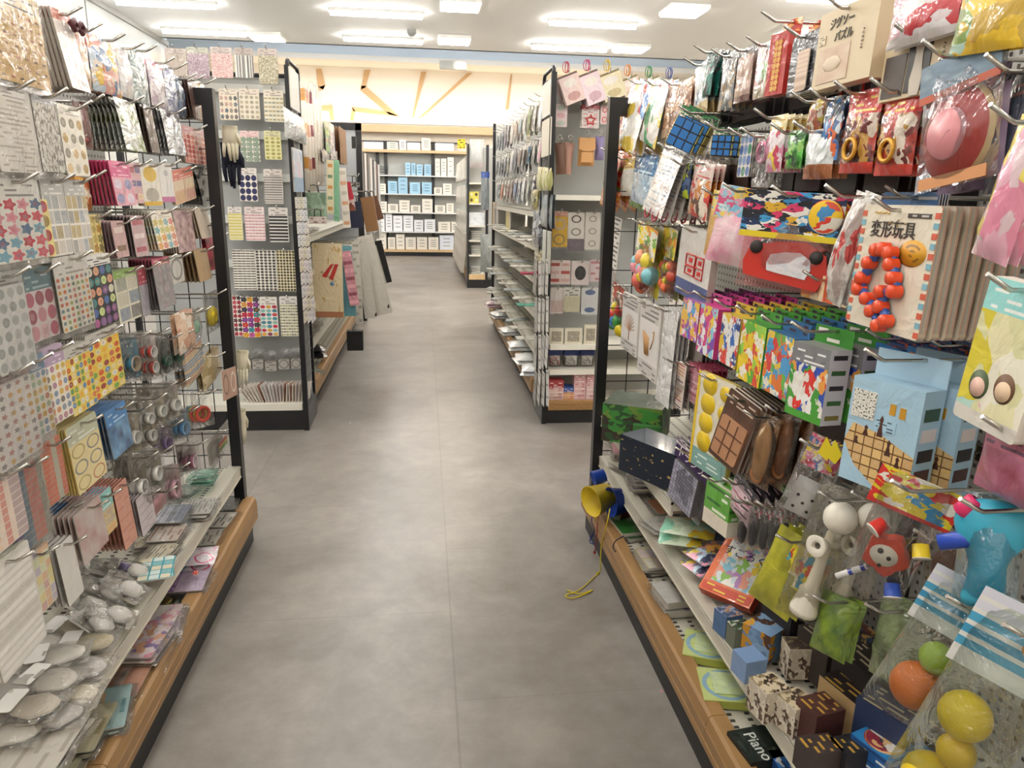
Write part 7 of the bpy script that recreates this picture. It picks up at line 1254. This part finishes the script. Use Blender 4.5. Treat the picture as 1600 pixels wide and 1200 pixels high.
def X_(u0, v0, u1, v1, Y, nm, front, side, top, lab, cat, d=.08):
    """upright box seen face on: pixel rect on plane Y"""
    p = onY(u0, v1, Y); q = slide(p, 0, u1, 0); z = slide(p, 2, v0, 1); w_, h_ = abs(q[0] - p[0]), z[2] - p[2]; o = carton(nm, w_, h_, front, side, d=d, tab=0, top=top); o.location = ((p[0] + q[0]) / 2, Y, z[2]); tag(o, lab, cat); return o, w_, h_
def restz(o, h_, z): o.location.z = z + h_ + .001
for i, (u0, u1, lab) in enumerate(((858, 880, 'left'), (882, 909, 'middle'), (912, 932, 'right'))):
    o, w_, h_ = X_(u0, 512 - (i == 2) * 5, u1, 536, 4.39, 'photo_frame', P('#d6cfbd', 'plain', coat=.8), flat('#b9b39f'), None, lab + ' small cream photo frame standing on the upper cream shelf', 'photo frame', .03); restz(o, h_, .505)
    plate(o, -w_ * .34, w_ * .34, -h_ * .84, -h_ * .18, P('#b9b3a6', 'photo', ('#e3dfd4', '#8a8272', '#c9c0ae'), 3), 'picture', -.002)
for i, (u0, u1, lab, c) in enumerate(((859, 879, 'left', '#d9b3ae'), (883, 906, 'middle', '#dcdcdc'), (909, 930, 'right', '#d0ccc4'))):
    o = hang('E', clearbag(c_card(.5, .2, .8, .7, P(c, 'art', (c, '#8a3a3c' if i == 0 else '#a9a49a', '#efebe6'), 3)), header=flat('#23346f', .35), hfr=.3, t=.05), (u0, 550, u1, 576), None, lab + ' bag with a navy header on the lower cream shelf', 2, cat='charm bag', pl=4.40, hook=False, rx=-8); o.location.z = o.location.z
for i, (u0, v0, u1, c1, c2, lab) in enumerate(((856, 596, 880, '#a93a3c', '#d9b9b3', 'red topped clear charm box on the wooden base'), (880, 607, 896, '#3a559a', '#d9a06a', 'small navy headed charm pack on the wooden base'), (896, 585, 914, '#cf9a9c', '#dcb3b3', 'pink script pack pile on the wooden base, left'), (915, 588, 932, '#cf9a9c', '#e0c0be', 'pink script pack pile on the wooden base, right'))):
    o, w_, h_ = X_(u0, v0, u1, 629, 4.38, 'charm_box', P(c2, 'lines', ('#b3606a', '#e9dcd6'), 3, 8, hdr=(c1, .35, '#f0e0dc'), coat=1.0), flat(c2), flat(c1), lab, 'charm box', .09); restz(o, h_, .131)
# side of the key holder display
S2 = lambda kind, box, mat, label, n=0, **k: hang('R', kind, box, mat, label, n, hook=False, **{**dict(pl=.725, rx=0), **k})
S2('card', (861, 122, 848, 178), flat('#e6e2d8', .4), 'upper white board on the wire side of the key holder display', cat='board', t=.006)
S2('card', (861, 182, 847, 242), flat('#e3dccb', .4), 'lower cream board on the wire side of the key holder display', cat='board', t=.006)
for i in range(6): S2('bag', (858 - i * 3.4, 262 - i * .4, 854 - i * 3.4, 298), P('#cfc98f', 'stripes', ('#b9b56a', '#e0dcb0', '#a3a05c'), 4, 1, coat=1.0, seed=i), f'{["first", "second", "third", "fourth", "fifth", "sixth"][i]} olive yellow filled bag along the wire side', 0, cat='filled bag', t=.03, pl=.715)
S2('bag', (860, 304, 842, 358), P('#9aa3a6', 'photo', ('#b9b58a', '#7f8a92', '#c9cfd1'), 3, coat=1.0), 'grey and olive packet on the wire side below the yellow bags', 1, cat='filled bag', t=.03)
S2('bag', (836, 296, 826, 330), P('#7a7038', 'art', ('#9a8f4a', '#4c4624', '#c0b87a'), 4, coat=1.0), 'olive green pompom garland end', cat='garland', t=.04)
S2('card', (860, 362, 848, 428), P('#a9b3c9', 'photo', ('#c98fa8', '#c9d0c0', '#5f7aa9'), 2, coat=.8), 'pink and blue slim pack on the wire side', 1, cat='slim pack')
S2('bag', (842, 330, 828, 390), P('#3a3c44', 'art', ('#8f939c', '#22242a', '#c3c6cc'), 5, coat=1.0), 'black and silver pompom garland', cat='garland', t=.05, pl=.715)
S2('bag', (844, 392, 832, 412), P('#b5a884', 'art', ('#cfc5a3', '#8a7a58'), 4, coat=1.0), 'tan straw tassel under the black garland', cat='garland', t=.03)
rg = random.Random(3)
for i in range(16):
    u = 857 - (i % 4) * 6; v = 408 + (i // 4) * 58
    S2('card', (u, v + rg.uniform(-3, 3), u - 4, v + 54), P(['#d9d9d6', '#bfc0bd', '#e6e3dc', '#a9aaa6'][i % 4], 'lines', ('#5a5856', '#8a8884'), 1, 6, coat=.8), f'{["top", "second", "third", "lowest"][i // 4]} row thin strip pack, {["first", "second", "third", "fourth"][i % 4]} from the front on the wire side', 0, cat='strip pack', pl=.722, rx=0, ry=rg.uniform(-12, 12))
# right rear rack: four rows of small hanging tools
ords = ['first', 'second', 'third', 'fourth', 'fifth', 'sixth', 'seventh', 'eighth', 'ninth', 'tenth', 'eleventh', 'twelfth', 'thirteenth', 'fourteenth', 'fifteenth', 'sixteenth']
pal = [['#dfe6ea', '#dcd8cf', '#8f9a52', '#e9e4dc', '#b9c3c6', '#c9b3a6', '#e3d9cf', '#d6c6b9', '#b3a3b0', '#a9b0b5', '#8a9298', '#7f868c'], ['#d9a9b5', '#cfcfc6', '#2f5f78', '#3a3230', '#8f7f7a', '#9a9aa6', '#b9b9c0', '#e3dcc9', '#777d83', '#9c9ca3', '#c6cbd0', '#6a6f75'], ['#c9bf6a', '#4a3c58', '#dfe0d6', '#e9e9e6', '#a3a9b5', '#8f9ab0', '#c2aba3', '#a3807a', '#7c6a55', '#c98f7a', '#8c8f93', '#b3b6b8']]
nm_ = ['pale blue grey', 'cream', 'olive', 'off white', 'cool grey', 'dusty tan', 'beige', 'sand', 'mauve grey', 'slate', 'steel', 'dark steel']; zt = (2.05, 1.80, 1.56); 
nmz = {0: nm_, 1: ['pale pink', 'stone', 'petrol blue', 'black brown', 'taupe', 'violet grey', 'lilac grey', 'ivory', 'graphite', 'cool grey', 'silver', 'charcoal'], 2: ['straw yellow', 'deep purple', 'light sage', 'white', 'blue grey', 'denim blue', 'rosy beige', 'brick brown', 'umber', 'coral', 'grey', 'light grey']}
for rI in range(3):
    for j in range(12):
        y = 4.95 + j * .26; r_ = random.Random(rI * 50 + j); w_ = .11 + r_.uniform(-.015, .02); h_ = r_.uniform(.15, .21); c_ = pal[rI][j]; kd = r_.random()
        m = P(c_, ('photo', 'stripes', 'art')[int(kd * 3)], (c_, c_, '#4c4946', '#e3e0da'), 3, 1, coat=.35, cr=.15, seed=j, hdr=('#e3e0da', .2, '#7a7672') if kd > .3 else None)
        o = bag('tool_pack', w_, h_, m, t=.02, seed=j); p = Vector((.76, y, zt[rI] - .02)); settle(o, 'R', p, 2, 0, 2, .025, .03, nmz[rI][j] + f' tool pack on the {["top", "second", "third"][rI]} row of the right rear rack', 'tool pack', jit=.03)
        hk = hookmesh(R2, 1.118, .715, y, p[2] - .005, -1, .003); hk.matrix_parent_inverse = Matrix.Translation(-R2.location)
for j in range(12): pass
# folders and utensils on the shelves of the right rear rack
def lx(o, x, y, z, w, h, yaw, lab, cat, n=0, dz=.006): return lay(o, 0, 0, z, w, h, yaw, lab, cat, n, dz, side='R', XY=(x, y), seed=int(y * 10))
o = card('plastic_folder', .3, .23, P('#b9a52a', 'plain', hdr=('#6f6a58', .1, '#9a9584'), coat=.6), t=.012); settle(o, 'R', Vector((.76, 6.75, 1.30)), 0, 0, 0, label='yellow and grey upright folder above the middle shelves', cat='folder')
o = card('plastic_folder', .06, .28, flat('#d9a02e', .4), t=.02); settle(o, 'R', Vector((.73, 7.9, 1.33)), 0, 0, 1, .03, label='orange and yellow slim folder by the rear black post', cat='folder')
o = card('plastic_folder', .07, .27, flat('#b3a0a6', .4), t=.02); settle(o, 'R', Vector((.735, 7.6, 1.33)), 0, 0, 0, label='mauve slim folder beside the orange one', cat='folder')
def ladle(c):
    b = MB(); b.tube([(0, 0, 0), (.0, -.08, .006), (0, -.16, .0)], [.005, .007, .006], 8); b.lathe([(1e-4, 0), (.025, .003), (.034, .014), (.030, .014), (1e-4, .004)], 14, M=Matrix.Translation((0, -.19, -.006))); return b
for z, row in ((.40, 'lowest'), (.64, 'second'), (.87, 'third'), (1.09, 'fourth')):
    for j in range(7):
        y = 5.0 + j * .42; c_ = ['#e6e2d9', '#e3ded3', '#b9bfbf', '#dedad0', '#c9c4ba', '#d6d9d9', '#e0dcd4'][j]
        if z == .87 and j == 0: c_ = '#b3405a'
        if z == .64 and j == 0: c_ = '#6fb5a0'
        r = empty('kitchen_tool', (.86, y, z + .012), -PI / 2 + .3 * math.sin(j * 2 + z * 9)); tag(r, f'{ords[j]} plastic ladle from the front on the {row} shelf of the right rear rack', 'ladle', 'ladles on the shelves of the right rear rack')
        ladle(c_).build('ladle_body', flat(c_, .35), r); q = dup(r); q.location.y += .09; q.location.z += .0; q.rotation_euler.z += .2; q['label'] = f'ladle just behind the {ords[j]} one on the {row} shelf of the right rear rack'
for j, (y, c_, lab) in enumerate(((4.9, '#1f5f9a', 'bright blue plastic bag of goods on the wooden edged rear shelf'), (5.25, '#d6d9d6', 'clear white tray pack on the wooden edged rear shelf'), (5.75, '#cfd3d3', 'clear white tray pack farther along the rear shelf'), (6.4, '#e0e0dc', 'folded white plastic pack on the rear wooden shelf'), (7.3, '#a9b3ba', 'blue grey clear packs at the end of the rear wooden shelf'))):
    o = bag('plastic_pack', .24, .26, P(c_, 'photo', (c_, '#eef0f0', c_), 2, coat=1.0), t=.06, seed=j); lx(o, .80, y, .20, .24, .26, 5 * j - 8, lab, 'plastic pack', 1, .03)
o = bag('plastic_pack', .2, .22, P('#c9a9b5', 'photo', ('#aab9c6', '#e0c0c8', '#d9dde0'), 2, coat=1.0), t=.05, seed=9); lx(o, .76, 7.75, .24, .2, .22, 0, 'pinkish clear packs bulging at the rear rack end', 'plastic pack', 1, .03)
for j in range(4):
    r = empty('wire_hanger', (.70, 7.6 - j * .12, .44 + .02 * j)); tag(r, f'{ords[j]} white bent hook sticking out of the lower shelf end', 'wire hanger', 'white bent hooks at the rear shelf end'); b = MB(); b.tube([(.12, 0, 0), (0, 0, .0), (-.05, .01, .01), (-.06, .03, .0)], .005, 6); b.build('wire', WHITE, r)
o = bag('plastic_pack', .16, .42, P('#c6cac8', 'photo', ('#d9dcda', '#aab0ae', '#e9ebea'), 2, coat=1.0), t=.08, seed=2); settle(o, 'E', Vector((.70, 8.15, .98)), 0, 0, 0, label='long bulging clear bag hung at the rear end of the rack', cat='plastic pack')
# blue topped pack hung on the post behind
hang('E', 'bag', (752, 268, 765, 328), P('#aeb6ba', 'photo', ('#c9ced1', '#8f989e', '#e0e3e5'), 2, hdr=('#1f4fae', .16, '#2f5fc0'), coat=1.0), 'clear pack with a bright blue header by the rear black post', 1, cat='plastic pack', pl=8.09, hook=False)
# far end shelves
hang('E', 'bag', (734, 217, 757, 262), P('#c6c9c8', 'photo', ('#dcdedd', '#aeb2b1', '#e9eae9'), 2, foot=('#b9b0ae', .2), coat=1.0), 'large clear plastic bag on top of the far end shelves', 1, cat='plastic pack', pl=11.24, hook=False, t=.08)
o, w_, h_ = X_(733, 288, 748, 306, 11.30, 'toy_box', P('#d9cf5a', 'dots', ('#5a4a2a', '#e9e3b0'), 2, 2, .3), flat('#b9ae48'), None, 'yellow printed box on the far end shelves', 'box', .1); restz(o, h_, 1.28)
o, w_, h_ = X_(733, 330, 757, 350, 11.30, 'plastic_pack', P('#b5c3d6', 'photo', ('#8fa6cc', '#e6e9ec', '#c9d3df'), 3, coat=1.0), flat('#c9d0d9'), None, 'blue and white plastic pack on the far end shelves', 'plastic pack', .1); restz(o, h_, .951)
for zi, (z, n) in enumerate(((.73, 5), (.51, 5), (.211, 4))):
    for k in range(n):
        b = MB(); b.lathe([(1e-4, 0), (.10, 0), (.125, .022), (.119, .022), (.095, .004), (1e-4, .004)], 4, M=Matrix.Rotation(PI / 4, 4, 'Z')); o = b.build('tray', flat('#dcdcd6', .4)); o.location = (.80, 11.42, z + .002 + k * .027); tag(o, f'{ords[k]} white plastic tray from the bottom on the {["upper", "middle", "lowest"][zi]} tray shelf of the far end', 'tray', 'white trays on the far end shelves')
hang('E', 'card', (715, 217, 727, 232), P('#e0c41f', 'lines', ('#3a3020',), 4, 4), 'small yellow sign with black print above the far right rack', 0, cat='sign', pl=11.57, hook=False)
# hanging tools along the far right rack
for rI, (z, ht) in enumerate(((1.98, .34), (1.55, .3), (1.12, .28))):
    for j in range(9):
        y = 11.85 + j * .4; c_ = random.Random(rI * 9 + j).choice(['#c9cbca', '#8f9294', '#dfe0de', '#5c5f62', '#b0a79c', '#d99060', '#3c3f44', '#e6e6e3'])
        o = card('tool_pack', .2, ht, P(c_, 'lines', ('#f0efec', '#6a6a6a'), 2, 8, coat=1.0), t=.03); p = Vector((.66, y, z)); settle(o, 'R', p, 4, 0, 0, label=f'{ords[j]} long tool pack on the {["top", "second", "third"][rI]} row of the far right rack', cat='tool pack')
for j in range(12):
    o = card('paper_roll', .1, .62, P('#d6d2c9', 'rows', ('#e0dcd4', '#b3aea4'), 1, 5), t=.05); settle(o, 'R', Vector((.63, 11.8 + j * .3, .80)), 5, 0, 0, label=f'{ords[j]} pale slanting roll along the bottom of the far right rack', cat='roll')
# ---------------- wall shelf at the back of the shop ----------------
WY = 17.2; r = empty('shelving_unit', (-.1, WY, 0)); tag(r, 'tall wall shelf unit of white and blue storage boxes at the back', 'shelving unit'); D = YF - .03 - WY
W0, W1 = -1.35, 1.1; lx0 = lambda u, Y=WY: float(onY(u, 303, Y)[0]) + .1
b = MB(); b.box(W0, W1, D - .02, D, .1, 2.34); b.build('back_panel', flat('#b0b1ac', .6), r)
b = MB(); b.box(W0, W1, .0, D, 0, .09); b.build('kick_base', flat('#1a1a1c'), r)
b = MB(); b.box(W0, W1, -.02, D, .09, .14); b.build('base_edge', WOODP, r)
ZS = [float(onY(650, v, WY)[2]) for v in (361, 331, 302, 273)]
for z in ZS: b = MB(); b.box(W0, W1, 0, D, z - .04, z - .015); b.build('shelf', flat('#e3e3df', .4), r)
b = MB(); zt_ = float(onY(650, 236, WY)[2]); b.box(W0, W1, -.02, D, zt_ - .04, zt_ + .02); b.build('top_board', WOODP, r)
for u in (590, 603, 677): x = lx0(u); b = MB(); b.box(x - .035, x + .035, D - .08, D - .025, .1, 2.34 if u == 590 else float(onY(650, 221, WY + .2)[2])); b.build('upright', BLACK, r)
b = MB(); z = float(onY(650, 221, WY + .2)[2]); b.box(W0, W1, D - .08, D - .05, z - .03, z); b.build('top_rail', BLACK, r)
# wooden cornice above it with the cove lamp behind
c0 = onY(566, 205, 17.2); c1 = onY(566, 194, 17.2); r = empty('cornice', (0, 17.2, c0[2])); tag(r, 'pale wooden cornice beam across the back wall under the star pattern', 'cornice'); b = MB(); b.box(-4.6, 4.6, 0, .06, 0, c1[2] - c0[2]); b.box(-4.6, 4.6, .06, YF - 17.2 - .01, 0, .03); b.build('beam', WOODP, r)
WB = lambda c, n: P(c, 'rows', (c, c, '#a9a69e' if c[1] > 'c' else '#5f86a0'), 1, n) 
def slotbox(u0, v0, u1, zsh, c, lab, slots=3, Y=WY + .06, nm='storage_box'):
    p = onY(u0, 300, Y); x0 = p[0]; x1 = onY(u1, 300, Y)[0]; zt2 = onY((u0 + u1) / 2, v0, Y)[2]; h_ = max(.05, zt2 - zsh); w_ = (x1 - x0) * .96
    o = carton(nm, w_, h_, flat(c, .5), flat(c, .5), d=.17, tab=0, top=flat(c, .5)); o.location = ((x0 + x1) / 2, Y, zsh + h_ + .002); tag(o, lab, 'storage box')
    b = MB()
    for i in range(slots): z = -h_ * (.22 + .5 * i / max(1, slots - 1)) if slots > 1 else -h_ * .5; b.box(-w_ * .25, w_ * .25, -.004, 0, z - .010, z + .004)
    if slots: b.build('handle_slots', flat('#8a877f' if c != '#9fc6dc' else '#4f7892'), o)
    return o
CR, BL, WH = '#e9e3d6', '#9fc6dc', '#eceef0'
rows = [(.142, 'base', [(586, 364, 602, CR), (604, 371, 616, CR), (617, 366, 631, CR), (632, 371, 649, CR), (650, 371, 667, CR), (668, 371, 685, CR), (686, 368, 709, '#d9dfe9')]),
        (ZS[0] - .014, 'lowest', [(587, 335, 600, WH), (601, 334, 612, WH), (613, 337, 628, WH), (629, 337, 645, WH), (646, 344, 661, WH), (662, 343, 680, WH), (684, 347, 704, CR), (705, 347, 714, CR)]),
        (ZS[1] - .014, 'second', [(590, 315, 604, CR), (605, 319, 622, CR), (623, 313, 640, CR), (641, 321, 657, CR), (659, 311, 676, CR), (679, 321, 696, CR), (697, 318, 709, CR)]),
        (ZS[2] - .014, 'third', [(592, 287, 603, CR), (606, 283, 621, BL), (622, 277, 637, BL), (640, 285, 657, BL), (659, 285, 675, BL), (678, 293, 691, CR), (692, 287, 706, CR)]),
        (ZS[3] - .014, 'fourth', [(634, 254, 642, BL), (643, 255, 650, BL), (651, 257, 661, BL), (663, 257, 674, BL), (680, 248, 688, CR), (689, 248, 698, CR), (699, 246, 709, CR)]),
        (zt_ + .021, 'top', [(606, 222, 624, CR), (625, 219, 636, WH), (637, 223, 658, WH), (659, 216, 674, CR), (680, 224, 710, WH), (570, 222, 601, WH)])]
for zsh, rn, its in rows:
    for i, (u0, v0, u1, c) in enumerate(its):
        slotbox(u0, v0, u1, zsh, c, f'{ords[i]} {({CR: "cream", BL: "light blue", WH: "white"}).get(c, "bluish white")} storage box from the left on the {rn} level of the wall shelf', 0 if (rn == 'top' and i in (2, 4, 5)) else 3 + (i % 2))
r = empty('wire_basket', (onY(599, 268, WY + .1)[0], WY + .1, ZS[3] - .01)); tag(r, 'small dark wire basket at the left of the fourth wall shelf level', 'basket'); b = MB()
for z in (0, .06, .12, .18): b.tube([(-.1, 0, z), (.1, 0, z), (.1, .15, z), (-.1, .15, z)], .004, 4, closed=True)
for x in (-.1, -.05, 0, .05, .1): b.tube([(x, 0, 0), (x, 0, .18)], .003, 4)
b.build('wire', flat('#3a3f40'), r)
# small scraps on the floor
for i, (u, v, c, lab) in enumerate(((957, 909, '#e6e3dc', 'tiny white scrap on the floor by the right rack'), (1032, 1079, '#c98a90', 'tiny pink scrap on the floor by the right rack'), (547, 660, '#e9e9e6', 'tiny white scrap on the floor in the crossing aisle'))):
    o = card('paper_scrap', .010, .008, flat(c), t=.001); o.rotation_euler = (-PI / 2, 0, .4); p = onZ(u, v, .0015); o.location = p; tag(o, lab, 'scrap')
